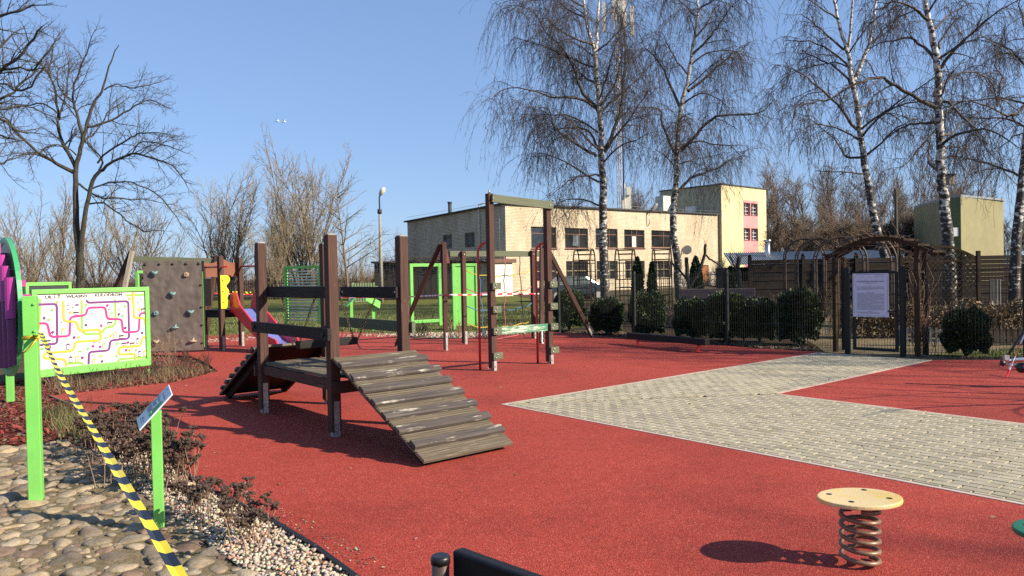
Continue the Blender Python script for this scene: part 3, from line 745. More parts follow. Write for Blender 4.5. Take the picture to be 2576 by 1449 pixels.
def slide_tower():
    P1 = G(560, 883); a = V3(.62, .785).normalized(); b = V3(.785, -.62).normalized(); wA, wB = .95, .75
    P2 = P1+a*wA; P4 = P1-b*wB; P3 = P4+a*wA; c = (P1+P3)/2; S = .105
    t = thing('slide_tower', 'small wooden slide tower with red sided blue chute and yellow and orange panels', 'play structure', c)
    for p, h in ((P1, 2.12), (P2, 2.16), (P3, 2.12), (P4, 1.92)):
        mb = MB(); mb.box(p+UP*(h/2+.02), (S, S, h), (a, b, UP)); po = mb.build('post', M['wood_brown'], t, bevel=.007)
        mb = MB(); foot_plate(mb, p, b, a, 0, .34, .06, S/2); mb.build('foot_plate', M['galv'], po)
    zd = .90
    mb = MB()
    for i in range(6): mb.box(c+a*(-wA/2+wA*(i+.5)/6)+UP*zd, (wA/6-.008, wB+.08 if 0 < i < 5 else wB-S-.01, .036), (a, b, UP))
    mb.build('deck', M['wood_black'], t)
    for s in (-1, 1):
        mb = MB(); mb.box(c+b*(s*wB/2)+UP*(zd-.09), (wA-S-.01, .05, .12), (a, b, UP)); mb.build('deck_beam', M['wood_black'], t)
        mb = MB(); mb.box(c+a*(s*(wA/2))+UP*(zd-.09), (.05, wB-S-.01, .12), (a, b, UP)); mb.build('deck_beam', M['wood_black'], t)
    # wavy brown header with orange cheeks, on the far side, and red bar in front
    pts = [(0, 0), (wA+.12, 0), (wA+.12, .34)]
    for k in range(25):
        x = (wA+.12)*(1-k/24); u = x/(wA+.12)
        pts.append((x, .30+.12*math.exp(-((u-.45)/.16)**2)+.06*(1-math.sin(u*math.pi))))
    mb = MB(); mb.prism(pts, P3-a*0+a*.06+UP*1.68-b*.07, -a, UP, .02); mb.build('header_panel', M['brown_hdpe'], t)
    mb = MB(); mb.cyl(P4+UP*1.90+b*.02, P1+UP*1.90+b*.3, .02, 8); mb.cyl(P3+UP*1.92, P2+UP*1.92+b*.1, .02, 8); mb.build('grab_bar', M['red_paint'], t)
    for q, s in ((P2+UP*1.82+b*.10, (.03, .02, .38)), (P4+UP*1.80-a*.08, (.02, .05, .3))):
        mb = MB(); mb.box(q, s, (a, b, UP)); mb.build('cheek_strip', M['orange_hdpe'], t)
    # yellow scalloped panel at P1 and orange one at P2 beside the slide
    def scallop(mirror):
        q = [(0, 0), (.11, 0)]
        q += [(.13+.05*math.sin(s*math.pi/2), .05+.10*s) for s in (0, .5, 1)]
        q += [(.13, .26), (.165, .38), (.175, .46), (.15, .52), (.12, .57), (.13, .62), (.175, .68), (.20, .74), (.195, .81), (.16, .86), (.10, .87), (0, .87)]
        return [(-x, z) for x, z in q][::-1] if mirror else q
    mb = MB(); mb.prism([(x*1.15-.05, z*.86) for x, z in scallop(False)], P1+UP*.96+b*.057, a, UP, .022, b); yp = mb.build('side_panel', M['yellow_hdpe'], t)
    bolts([(P1+b*.08+UP*z, b, .02, .014) for z in (1.1, 1.35, 1.6)], 'brown_hdpe', yp)
    mb = MB(); mb.prism([(x*.62-.055, z*.86) for x, z in scallop(True)], P2+UP*.98+b*.057+a*.05, a, UP, .022, b); op = mb.build('side_panel', M['orange_hdpe'], t)
    bolts([(P2+b*.08+UP*z, b, .02, .014) for z in (1.12, 1.6)], 'brown_hdpe', op)
    mb = MB(); mb.box((P4+P1)/2-a*.075+UP*1.33-b*.12, (.02, .36, .62), (a, b, UP)); bp = mb.build('guard_panel', M['brown_hdpe'], t)
    # slide
    o = (P1+P2)/2+b*.06; hw = .27
    prof = [(-.05, zd+.03), (.12, zd+.02), (.35, zd-.14), (.95, .42), (1.25, .24), (1.48, .17), (1.75, .16)]
    mb = MB()
    for (x0, z0), (x1, z1) in zip(prof, prof[1:]):
        q = [o+b*x0-a*hw+UP*z0, o+b*x1-a*hw+UP*z1, o+b*x1+a*hw+UP*z1, o+b*x0+a*hw+UP*z0]
        mb.quad(*q); mb.quad(*[v-UP*.02 for v in q[::-1]])
    mb.build('chute', M['slide_blue'], t)
    tops = [(-.05, zd+.16), (.05, zd+.40), (.16, zd+.44), (.24, zd+.40), (.36, zd+.14), (.60, .86), (1.02, .56), (1.28, .40), (1.55, .345), (1.70, .31), (1.78, .20)]
    bots = [(1.76, .10), (1.48, .11), (1.22, .17), (.93, .34), (.34, zd-.22), (.10, zd-.06), (-.05, zd-.04)]
    for s in (-1, 1):
        mb = MB(); mb.prism([(x, z) for x, z in tops+bots][::-1], o+a*(s*hw-.02), b, UP, .045, a); so = mb.build('slide_side', M['slide_red'], t, bevel=.018)
    mb = MB(); mb.box(o+b*1.5+UP*.07, (.4, .05, .13), (a, b, UP)); mb.build('slide_foot', M['galv'], t)
slide_tower()

def climbing_wall():
    BL, BR = V3(-8.20, 16.65), V3(-6.96, 16.78); e = (BR-BL).normalized(); n = V3(e.y, -e.x); w = (BR-BL).length
    t = thing('climbing_wall', 'grey brown climbing wall board with small teal and beige holds', 'climbing wall', (BL+BR)/2)
    mb = MB(); mb.prism([(0, .04), (w, .04), (w, 2.05), (0, 2.06)], BL, e, UP, .022, n); bd = mb.build('board', M['wall_board'], t, bevel=.004)
    bolts([(BL+e*(u*w)+n*.022+UP*1.98, n, .03, .02) for u in (.04, .28, .51, .74, .96)]+[(BL+e*(u*w)+n*.022+UP*v, n, .026, .02) for v in (.2, .6, 1.0, 1.5) for u in (.04, .985)], 'black_plastic', bd)
    H = 2.02
    for u, v, m, k in ((.2, .14, 'hold_teal', 0), (.74, .16, 'hold_beige', 1), (.5, .375, 'hold_teal', 0), (.2, .58, 'hold_teal', 1), (.8, .58, 'hold_teal', 0), (.52, .745, 'hold_teal', 2), (.19, .9, 'hold_beige', 0), (.82, .90, 'hold_beige', 2)):
        c = BL+e*(u*w)+n*.022+UP*(.04+H*(1-v)); mb = MB()
        if k == 1:
            mb.cyl(c, c+n*.03, .062, 12, .052)
            for q in range(5): mb.ball(c+n*.032+e*(.03*math.cos(q*1.26))+UP*(.03*math.sin(q*1.26)), .016, 6, 4)
        elif k == 0:
            mb.tube([c+e*-.07+UP*.04, c+e*-.03+UP*.02+n*.03, c+e*.03+UP*.0+n*.045, c+e*.06+UP*.045], [.022, .04, .036, .018], 8); mb.tube([c+UP*.02+n*.02, c+n*.03-UP*.03, c+n*.02-UP*.075], [.036, .032, .012], 8)
        else:
            mb.tube([c+e*-.085-UP*.01, c+e*-.04-UP*.0+n*.035, c+e*.03+UP*.01+n*.04, c+e*.085-UP*.0], [.012, .032, .03, .012], 8); mb.tube([c+e*.01+n*.02, c+e*.02+n*.03+UP*.04, c+e*.03+n*.015+UP*.08], [.032, .026, .010], 8)
        mb.build('hold', M[m], t)
    for p in (BL+e*.06, BR-e*.02):
        mb = MB(); mb.box(p-n*.055+UP*1.03, (.10, .10, 2.02), (e, n, UP)); mb.build('post', M['wood_black'], t)
    mb = MB(); mb.box(BR+e*.02-n*.02+UP*.95, (.012, .05, 1.7), (e, n, UP)); mb.build('edge_strip', M['green_paint'], t)
def wall_board():
    m, t, b = new_mat('wall_board'); b.inputs['Roughness'].default_value = .8
    vec = coords(t, 'Object'); n = noise(t, coords(t, 'Object', (1, 1, .35)), 5, 6, .7)
    t.links.new(ramp(t, n, [(.3, (.10, .075, .06)), (.7, (.19, .155, .13))]).outputs[0], b.inputs['Base Color'])
    vo = node(t, 'ShaderNodeTexVoronoi'); vo.inputs['Scale'].default_value = 7; vo.feature = 'SMOOTH_F1'; t.links.new(vec, vo.inputs['Vector'])
    bump(t, b, vo.outputs['Distance'], .4, .04)
wall_board(); climbing_wall()

def swing_frame():
    A = D(331, 640, 21.0); B = D(545, 648, 21.6)
    t = thing('swing_frame', 'weathered swing frame with leaning pale leg and green beam behind the climbing wall', 'swing frame', ((A+B)/2).to_2d().to_3d())
    for b, m, off in ((G(287, 858), 'wood_pale', V3(.04, -.06)), (G(238, 848), 'wood_brown', V3(-.05, .05))):
        mb = MB(); a = A+off+UP*.05; d = (a-b).normalized(); mb.beam(b, a+d*.05, .11, .10, V3(0, -1, 0)); mb.build('leg', M[m], t, bevel=.008)
    dB = B-A
    for b, off in ((G(287, 858)+V3(dB.x+.05, dB.y), V3(.04, -.06)), (G(238, 848)+V3(dB.x+.9, dB.y), V3(-.05, .05))):
        mb = MB(); mb.beam(Vector((b.x, b.y, 0)), B+off+UP*.05, .11, .10, V3(0, -1, 0)); mb.build('leg', M['wood_brown'], t, bevel=.008)
    mb = MB(); mb.beam(A-UP*.12, B-UP*.10, .11, .15); mb.build('beam', M['wood_green'], t, bevel=.008)
swing_frame()

# ------------------------------------------------------------------ marble-run picture board
def text_mesh(txt, size, align='LEFT', bold=0.0):
    cu = bpy.data.curves.new('lettering', 'FONT'); cu.body = txt; cu.size = size; cu.align_x = align; cu.offset = bold; cu.resolution_u = 2
    ob = bpy.data.objects.new('lettering', cu); COL.objects.link(ob)
    dg = bpy.context.evaluated_depsgraph_get(); me = bpy.data.meshes.new_from_object(ob.evaluated_get(dg))
    v = [x.co.copy() for x in me.vertices]; f = [tuple(p.vertices) for p in me.polygons]
    bpy.data.objects.remove(ob); bpy.data.curves.remove(cu); bpy.data.meshes.remove(me)
    return v, f
def put_text(mb, txt, size, O, X, Y, N, sx=1.0, align='LEFT', bold=0.0, width=None):
    v, f = text_mesh(txt, size, align, bold); b = len(mb.v)
    if width:
        xs = [p.x for p in v]; k = width/(max(xs)-min(xs)); sx = k
    mb.v += [O+X*(p.x*sx)+Y*p.y for p in v]
    for q in f:
        q = [b+i for i in q]; nn = (mb.v[q[1]]-mb.v[q[0]]).cross(mb.v[q[2]]-mb.v[q[1]])
        mb.face(q if nn.dot(N) > 0 else q[::-1])
def picture_board():
    dL, dR = 11.7, 13.1
    TL, TR, BR, BL = D(91, 740.5, dL), D(362, 732, dR), D(368, 901.5, dR), D(96.6, 930, dL)
    zt, zb = (TL.z+TR.z)/2, (BL.z+BR.z)/2
    L = V3((TL.x+BL.x)/2, (TL.y+BL.y)/2); R = V3((TR.x+BR.x)/2, (TR.y+BR.y)/2)
    e = (R-L).normalized(); n = V3(e.y, -e.x); w = (R-L).length; h = zt-zb
    t = thing('picture_board', 'green framed marble run picture board with coloured winding tracks and lettering', 'play panel', (L+R)/2)
    O = L+UP*zb
    mb = MB(); mb.prism([(0, 0), (w, 0), (w, h), (0, h)], O-n*.012, e, UP, .014, n); pn = mb.build('panel', M['white_panel'], t)
    fw = .075
    mb = MB()
    mb.box(O+e*(w/2)+UP*(h+fw/2), (w+2*fw, .07, fw), (e, n, UP)); mb.box(O+e*(w/2)-UP*(.065), (w+2*fw, .07, .125), (e, n, UP))
    for u in (-fw/2, w+fw/2): mb.box(O+e*u+UP*(h/2-.0), (fw, .068, h-.002), (e, n, UP))
    mb.build('frame', M['green_paint'], t, bevel=.006)
    for u in (-fw/2, w+fw/2): 
        mb = MB(); mb.box(O+e*u+UP*((-.128-zb)/2-.064-.0), (.068, .06, zb-.128), (e, n, UP)); mb.build('leg', M['green_paint'], t, bevel=.005)
    # art: pixel -> panel coordinates by inverting the bilinear quad
    q00, q10, q11, q01 = (420, 1310), (1600, 1185), (1575, 447), (395, 485)
    def uv(x, y):
        u = v = .5
        for _ in range(12):
            fx = (1-u)*(1-v)*q00[0]+u*(1-v)*q10[0]+u*v*q11[0]+(1-u)*v*q01[0]-x
            fy = (1-u)*(1-v)*q00[1]+u*(1-v)*q10[1]+u*v*q11[1]+(1-u)*v*q01[1]-y
            a = (1-v)*(q10[0]-q00[0])+v*(q11[0]-q01[0]); b = (1-u)*(q01[0]-q00[0])+u*(q11[0]-q10[0])
            c = (1-v)*(q10[1]-q00[1])+v*(q11[1]-q01[1]); d = (1-u)*(q01[1]-q00[1])+u*(q11[1]-q10[1])
            det = a*d-b*c; u -= (fx*d-fy*b)/det; v -= (a*fy-c*fx)/det
        return u*w, v*h
    lev = [0.0035]
    def P(p, z): return O+e*min(max(p[0], .004), w-.004)+UP*min(max(p[1], .004), h-.004)+n*z
    def smooth(pts):
        out = [Vector((*pts[0], 0))]
        for i in range(1, len(pts)-1):
            a, b, c = [Vector((*p, 0)) for p in pts[i-1:i+2]]; ra = min(.055, (a-b).length*.48, (c-b).length*.48)
            s, t_ = b+(a-b).normalized()*ra, b+(c-b).normalized()*ra
            for k in range(6): u = k/5; out.append(s*(1-u)**2+b*2*u*(1-u)+t_*u*u)
        return out+[Vector((*pts[-1], 0))]
    def strip(pts, m, width=.036):
        pts = smooth([uv(*p) for p in pts]); z = lev[0]; lev[0] += .0007; mb = MB(); prev = None
        for i, p in enumerate(pts):
            d = (pts[min(i+1, len(pts)-1)]-pts[max(i-1, 0)]).normalized(); s = Vector((-d.y, d.x, 0))*width/2
            cur = (P((p+s)[:2], z), P((p-s)[:2], z))
            if prev: mb.quad(prev[0], prev[1], cur[1], cur[0])
            prev = cur
        mb.build('track', M[m], pn)
    strip([(430, 530), (428, 840), (408, 885)], 'art_green')
    strip([(858, 550), (865, 890), (900, 925), (1085, 915), (1115, 850), (1215, 835), (1236, 790), (1230, 540)], 'art_green')
    strip([(1352, 497), (1572, 487)], 'art_green'); strip([(1250, 1232), (1285, 1196), (1597, 1172)], 'art_green'); strip([(705, 1245), (855, 1236), (885, 1262)], 'art_green')
    strip([(400, 597), (600, 590), (606, 1025), (415, 1042)], 'art_purple')
    strip([(908, 548), (930, 577), (1384, 558), (1394, 968), (1175, 990), (1163, 1100), (940, 1118), (935, 1252)], 'art_purple')
    strip([(405, 803), (505, 800), (535, 952), (733, 942), (738, 735), (908, 712), (922, 632), (1118, 625), (1140, 757), (1305, 755), (1322, 903), (1510, 890), (1520, 692), (1587, 685)], 'art_magenta')
    strip([(665, 555), (672, 780), (808, 783), (832, 886), (1068, 870), (1068, 990), (795, 1005), (770, 1105), (478, 1130), (470, 1185), (690, 1198), (696, 1275)], 'art_yellow')
    strip([(1440, 455), (1452, 742), (1582, 740), (1592, 820)], 'art_yellow'); strip([(1597, 948), (1548, 960), (1535, 1047), (1272, 1065), (1272, 1145), (1466, 1135), (1472, 1203)], 'art_yellow')
    z = lev[0]+.0005
    groups = {}
    def mbfor(m): return groups.setdefault(m, MB())
    def disc(x, y, r, m, sy=1.0, half=False):
        cx, cy = uv(x, y); N_ = 12; pts = [P((cx+r*math.cos(k*2*math.pi/N_), cy+max(r*sy*math.sin(k*2*math.pi/N_), 0 if half else -9)), z) for k in range(N_)]
        mbfor(m).poly(pts)
    def rect(x0, y0, x1, y1, m, dz=0): mbfor(m).quad(P((x0, y0), z+dz), P((x1, y0), z+dz), P((x1, y1), z+dz), P((x0, y1), z+dz))
    CC = dict(G='art_mid_green', P='art_purple', M='art_magenta', Y='art_yellow', K='art_black')
    for x, y, c in ((553, 653, 'G'), (473, 743, 'P'), (520, 760, 'G'), (558, 900, 'P'), (738, 685, 'Y'), (907, 600, 'G'), (1142, 605, 'M'), (1347, 615, 'G'), (1273, 702, 'P'), (1315, 717, 'G'), (905, 820, 'P'), (1073, 827, 'M'), (1348, 850, 'P'), (780, 957, 'P'), (828, 953, 'Y'), (1180, 938, 'Y'), (983, 1053, 'M'), (928, 1080, 'G'), (1060, 1060, 'M'), (1255, 1022, 'G'), (1380, 1010, 'M'), (1358, 1095, 'M'), (1400, 1095, 'Y'), (1475, 1095, 'G'), (867, 1180, 'P'), (1083, 1220, 'P'), (1250, 1158, 'G'), (1550, 905, 'P'), (1395, 530, 'Y'), (1515, 647, 'Y'), (455, 1080, 'G'), (605, 568, 'Y'), (530, 1065, 'M')):
        disc(x, y, .023, CC[c]); cx, cy = uv(x, y); rect(cx-.002, cy-.055, cx+.002, cy-.02, CC[c], -.0002)
    for x, y, c in ((665, 885, 'Y'), (715, 1055, 'P'), (1185, 710, 'G'), (1230, 925, 'Y'), (1107, 1048, 'G'), (1492, 990, 'P'), (743, 1195, 'P'), (812, 1190, 'Y'), (1517, 1130, 'P'), (1580, 1125, 'Y'), (433, 980, 'Y'), (995, 1222, 'Y')):
        cx, cy = uv(x, y); hh = .052; ww = .027
        rect(cx-ww, cy-hh, cx+ww, cy+hh*.55, CC[c]); mbfor(CC[c]).poly([P((cx-ww*1.2, cy+hh*.55), z), P((cx+ww*1.2, cy+hh*.55), z), P((cx, cy+hh), z)])
        for i in (0, 1):
            for j in (0, 1): rect(cx-ww*.8+i*ww*.85, cy-hh*.85+j*hh*.65, cx-ww*.1+i*ww*.85, cy-hh*.35+j*hh*.65, 'white_panel', .0005)
    for x, y in ((800, 690), (1170, 800), (1300, 945), (510, 1000), (1332, 1028), (1430, 1025), (1565, 648)):
        cx, cy = uv(x, y); rect(cx-.042, cy, cx+.042, cy+.022, 'art_black'); rect(cx-.036, cy-.03, cx+.036, cy, 'art_purple')
        for i in range(3): rect(cx-.031+i*.023, cy-.026, cx-.014+i*.023, cy-.004, 'white_panel', .0005)
    for k, (x, y) in enumerate(((635, 610), (715, 610), (765, 632), (472, 690), (525, 715), (710, 655), (970, 695), (1035, 695), (1085, 660), (1160, 652), (1275, 650), (1320, 675), (1418, 577), (1495, 577), (1535, 545), (1570, 575), (800, 915), (995, 1020), (1050, 1018), (940, 1032), (1190, 878), (700, 977), (645, 797), (480, 948), (565, 847), (1430, 1085), (975, 1155), (1010, 1155), (780, 1143))):
        disc(x, y, .018, CC['YPMG'[k % 4]], .8, True)
    for x, y, c in ((808, 608, 'P'), (840, 1118, 'G'), (1125, 968, 'G'), (1065, 1168, 'Y')): disc(x, y, .036, CC[c], .8, True)
    for m, g in groups.items(): g.build('artwork', M[m], pn)
    for txt, x0, x1, y in (('UŁÓŻ', 482, 640, 533), ('WŁASNY', 697, 938, 525), ('KULODROM', 1000, 1312, 510)):
        u0, v0 = uv(x0, y); u1, v1 = uv(x1, y-5); mb = MB(); put_text(mb, txt, .064, O+e*u0+UP*v0+n*.0045, e, UP, n, width=u1-u0, bold=.0032)
        mb.build('lettering', M['ink'], pn)
picture_board()

# ------------------------------------------------------------------ green post with purple tube wheel
def tube_wheel():
    b = G(92, 1254); e = V3(.93, .37).normalized(); n = V3(.37, -.93).normalized()
    h = 1.52
    t = thing('tube_wheel', 'big green wheel with purple half tubes mounted on a thick green post', 'play panel', b)
    mb = MB(); mb.box(b+UP*(h/2-.01), (.088, .088, h), (e, n, UP)); po = mb.build('post', M['green_paint'], t, bevel=.004)
    mb = MB(); mb.box(b+n*.047+UP*1.35+e*.0, (.084, .006, .26), (e, n, UP)); 
    for z in (1.25, 1.45): bolt(mb, b+n*.05+UP*z+e*.03, n, .010)
    mb.build('mounting_plate', M['green_paint'], po)
    # wheel plane is seen nearly edge on; its axle runs along the post's left side
    ax = V3(-.735, -.678).normalized(); pl = V3(.678, -.735).normalized()       # wheel normal, in-plane horizontal
    c = D(20, 772, 6.0); R = .545
    def wp(a, r, o): return c+pl*(r*math.cos(a))+UP*(r*math.sin(a))+ax*o
    mb = MB(); N = 48; prof = [(R, -.012), (R+.012, -.012), (R+.012, .020), (R, .020), (R-.035, .016), (R-.035, -.012)]
    for i in range(N):
        for (r0, o0), (r1, o1) in zip(prof, prof[1:]+prof[:1]):
            a0, a1 = 2*math.pi*i/N, 2*math.pi*(i+1)/N
            mb.quad(wp(a0, r0, o0), wp(a0, r1, o1), wp(a1, r1, o1), wp(a1, r0, o0))
    mb.build('rim', M['teal_rim'], t)
    mb = MB(); mb.poly([wp(2*math.pi*i/N, R-.02, -.004) for i in range(N)]); mb.poly([wp(2*math.pi*i/N, R-.02, .010) for i in range(N)][::-1]); mb.build('disc', M['green_dark'], t)
    mb = MB(); mb.cyl(c, b+UP*1.35, .03, 10); mb.build('axle', M['galv'], t)
    # purple half tubes, stepped one beside another on the camera side of the disc
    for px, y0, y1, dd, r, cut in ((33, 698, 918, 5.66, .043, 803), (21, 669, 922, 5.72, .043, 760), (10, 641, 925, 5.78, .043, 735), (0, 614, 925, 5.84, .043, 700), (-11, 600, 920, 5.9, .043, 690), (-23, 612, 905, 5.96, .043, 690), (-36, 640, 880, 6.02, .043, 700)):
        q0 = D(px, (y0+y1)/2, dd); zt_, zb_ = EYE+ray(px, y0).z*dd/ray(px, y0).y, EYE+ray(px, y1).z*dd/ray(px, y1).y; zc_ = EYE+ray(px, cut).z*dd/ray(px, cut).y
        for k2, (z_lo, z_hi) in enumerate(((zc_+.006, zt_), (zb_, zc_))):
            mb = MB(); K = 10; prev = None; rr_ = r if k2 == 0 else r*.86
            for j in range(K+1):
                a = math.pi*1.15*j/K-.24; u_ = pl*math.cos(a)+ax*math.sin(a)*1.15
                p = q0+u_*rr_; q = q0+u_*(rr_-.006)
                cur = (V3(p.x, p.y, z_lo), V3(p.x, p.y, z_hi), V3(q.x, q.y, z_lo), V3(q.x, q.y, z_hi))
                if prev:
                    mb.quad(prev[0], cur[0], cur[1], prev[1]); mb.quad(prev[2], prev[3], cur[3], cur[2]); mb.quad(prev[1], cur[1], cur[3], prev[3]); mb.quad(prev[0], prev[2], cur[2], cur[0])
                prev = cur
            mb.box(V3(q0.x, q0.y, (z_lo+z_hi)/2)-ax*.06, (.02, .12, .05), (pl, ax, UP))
            mb.build('half_tube', M['purple' if k2 == 0 else 'purple_shaded'], t)
tube_wheel()
b = G(27, 1010)
t = thing('green_post', 'slim green metal post on red bark below the purple tube wheel', 'post', b)
mb = MB(); mb.box(b+UP*.36, (.085, .085, .72), (V3(.93, .37), V3(.37, -.93), UP)); mb.build('shaft', M['green_paint'], t, bevel=.004)
mb = MB(); mb.box(b+UP*.80+V3(0, 0), (.36, .02, .26), (V3(.93, .37), V3(.26, -.66, .7).normalized(), V3(-.26, .66, .7).normalized())); mb.build('plate', M['green_dark'], t, bevel=.004)

def lectern(b, name, label, top, Q=None, plate=None, face=None):
    t = thing(name, label, 'information stand', b)
    w = .062 if Q else .09
    e = V3(.93, .37).normalized(); n = V3(.37, -.93).normalized()
    mb = MB(); mb.box(b+UP*(top/2), (w, w, top), (e, n, UP)); mb.build('post', M['green_paint'], t, bevel=.004)
    return t
Q1, Q2, Q3, Q4 = D(415, 974, 4.98), D(440, 983.6, 4.80), D(358.5, 1074.6, 4.74), D(334, 1061, 4.92)
b = G(401, 1325)
t = lectern(b, 'information_stand', 'green stand with a tilted white text plate beside the cobbles', .76, True)
cq = (Q1+Q2+Q3+Q4)/4; el = ((Q1+Q2)-(Q3+Q4)).normalized(); ew = ((Q2+Q3)-(Q1+Q4)); ew = (ew-el*ew.dot(el)).normalized(); nq = el.cross(ew)
if nq.z < 0: nq = -nq
LQ = ((Q1+Q2)/2-(Q3+Q4)/2).length; WQ = .20
mb = MB(); mb.box(cq-nq*.006, (LQ, WQ, .010), (el, ew, nq)); pq = mb.build('plate', M['plate_white'] if 'plate_white' in M else simple('plate_white', (.66, .70, .78), None, 3, .3), t, bevel=.002)
mb = MB()
def line(u, v0, v1, hh): mb.box(cq+el*(u*LQ)+ew*((v0+v1)/2*WQ)+nq*.0002, (hh, (v1-v0)*WQ, .0008), (el, ew, nq))
for u, v0, v1, hh in ((.42, -.40, -.15, .008), (.31, -.25, .35, .011), (.22, -.42, -.3, .006), (.18, -.42, .1, .007), (.155, -.42, .0, .005), (.11, -.42, -.3, .006), (.075, -.42, .0, .005), (.05, -.42, -.05, .005), (.025, -.42, .02, .005), (.0, -.42, -.1, .005), (-.05, -.42, .1, .005), (-.075, -.42, .05, .005), (-.10, -.42, .12, .005), (-.125, -.42, .0, .005), (-.15, -.42, .1, .005), (-.175, -.42, -.05, .005), (-.32, -.1, .3, .004), (-.35, -.2, .35, .004), (-.40, -.3, .2, .004)): line(u, v0, v1, hh)
mb.build('print', M['ink_soft'], pq)
mb = MB(); mb.prism([(-.055, .045), (-.01, .025), (.05, .035), (.075, .06), (.06, .085), (.0, .09), (-.05, .08)], cq+nq*.0002, el, ew, .0008, nq); mb.build('print', M['green_dark'], pq)
for px, w_, lb, yaw in (((885, 826), .0, 'green information stand on the lawn, the one nearer the slatted trellis', .9), ((940, 831), .0, 'green information stand on the lawn, the one nearer the corner post of the bridge', -.7)):
    b = G(*px); t = lectern(b, 'information_stand', lb, .86, None)
    X = V3(math.cos(.3*yaw), math.sin(.3*yaw)); N_ = V3(-.62*math.copysign(1, yaw), -.3, .72).normalized(); X = (V3(.4, -.9)-N_*V3(.4, -.9).dot(N_)).normalized(); Y = N_.cross(X)
    mb = MB(); mb.box(b+UP*.88, (.42, .50, .02), (X, Y, N_)); mb.build('plate', M['green_paint'], t, bevel=.004)

# ------------------------------------------------------------------ hazard tapes
def tape_mat(name, c1, c2, period, slant):
    m, t, bs = new_mat(name); bs.inputs['Roughness'].default_value = .3
    uvn = node(t, 'ShaderNodeTexCoord'); sp = node(t, 'ShaderNodeSeparateXYZ'); t.links.new(uvn.outputs['UV'], sp.inputs[0])
    a = node(t, 'ShaderNodeMath', operation='MULTIPLY_ADD'); t.links.new(sp.outputs[1], a.inputs[0]); a.inputs[1].default_value = slant; t.links.new(sp.outputs[0], a.inputs[2])
    d = node(t, 'ShaderNodeMath', operation='DIVIDE'); t.links.new(a.outputs[0], d.inputs[0]); d.inputs[1].default_value = period
    f = node(t, 'ShaderNodeMath', operation='FRACT'); t.links.new(d.outputs[0], f.inputs[0])
    g = node(t, 'ShaderNodeMath', operation='GREATER_THAN'); t.links.new(f.outputs[0], g.inputs[0]); g.inputs[1].default_value = .5
    t.links.new(mixc(t, g.outputs[0], c1, c2), bs.inputs['Base Color'])
tape_mat('tape_hazard', (.82, .66, .02), (.014, .015, .022), .17, .9)
tape_mat('tape_red', (.70, .04, .06), (.80, .80, .80), .36, .0)
def ribbon(name, pts, width, mname, twist, label, cat, n=60):
    P = [Vector(p) for p in pts]; out = []
    for i in range(len(P)-1):
        a, b_, c, d = P[max(i-1, 0)], P[i], P[i+1], P[min(i+2, len(P)-1)]
        for k in range(n//len(P)+2):
            u = k/(n//len(P)+2); out.append(.5*((2*b_)+(c-a)*u+(2*a-5*b_+4*c-d)*u*u+(3*b_-a-3*c+d)*u**3))
    out.append(P[-1]); mb = MB(); s = 0; prev = None
    for i, p in enumerate(out):
        tn = (out[min(i+1, len(out)-1)]-out[max(i-1, 0)]).normalized(); sd = tn.cross(UP).normalized(); up = sd.cross(tn)
        if i: s += (p-out[i-1]).length
        a = twist(i/(len(out)-1)); w = (up*math.cos(a)+sd*math.sin(a))*(width/2); bow = (sd*math.cos(a)-up*math.sin(a))*.006
        cur = ((p-w, p+bow, p+w), s)
        if prev:
            for k in (0, 1): mb.quad(prev[0][k], cur[0][k], cur[0][k+1], prev[0][k+1], [(prev[1], k*.5*width), (s, k*.5*width), (s, (k+1)*.5*width), (prev[1], (k+1)*.5*width)])
        prev = cur
    for k in range(len(mb.sm)): mb.sm[k] = True
    return tag(mb.build(name, M[mname]), label, cat)
tp = [D(101, 834, 5.50), D(113, 862, 5.05), D(129, 898, 4.6), D(155, 950, 4.1), D(186, 1003, 3.7), D(226, 1068, 3.22), D(270, 1143, 2.80), D(318, 1224, 2.46), D(362, 1296, 2.24), D(408, 1373, 2.05), D(452, 1447, 1.90), D(510, 1545, 1.73), D(580, 1665, 1.55)]
ribbon('hazard_tape', tp, .033, 'tape_hazard', lambda u: 1.28+.30*min(1, u*1.3)+.22*math.sin(u*26)*(1-u*.6), 'yellow and black striped hazard tape tied to the thick green post', 'barrier tape', 110)
b = G(92, 1254)
mb = MB(); e = V3(.93, .37).normalized(); n = V3(.37, -.93).normalized()
for z, tl in ((1.20, .0), (1.212, .006)):
    pts = [b+e*(sx*.048)+n*(sy*.049)+UP*(z+tl*sx) for sx, sy in ((-1, -1), (1, -1), (1, 1), (-1, 1))]
    mb.tube(pts, .007, 5, closed=True)
mb.ball(b+e*.05+n*.05+UP*1.205, .020, 7, 5, (1.1, .9, .8)); mb.tube([b+e*.05+n*.05+UP*1.20, b+e*.0+n*.06+UP*1.13, b-e*.06+n*.055+UP*1.08], [.010, .006, .004], 5)
tag(mb.build('tape_knot', M['tape_hazard']), 'knot of striped hazard tape wrapped round the thick green post', 'knot')
A_, B_ = D(540, 738, 19.0), D(1360, 741, 18.3)
ribbon('barrier_tape', [A_, D(620, 741, 19.3), D(760, 746, 19.5), D(960, 749, 19.2), D(1060, 745, 18.0), D(1125, 742, 15.80), D(1200, 741.5, 16.4), D(1290, 740, 17.4), D(1360, 739, 18.0)], .032, 'tape_red', lambda u: .3*math.sin(u*9), 'red and white barrier tape strung behind the bridge and through the net frame', 'barrier tape', 120)
ribbon('hazard_tape', [D(585, 735, 27), D(640, 737, 27.5), D(700, 738, 28), D(780, 727, 28.5), D(830, 722, 29)], .08, 'tape_hazard', lambda u: .5*math.sin(u*14), 'yellow and black striped hazard tape hanging behind the slide', 'barrier tape', 50)

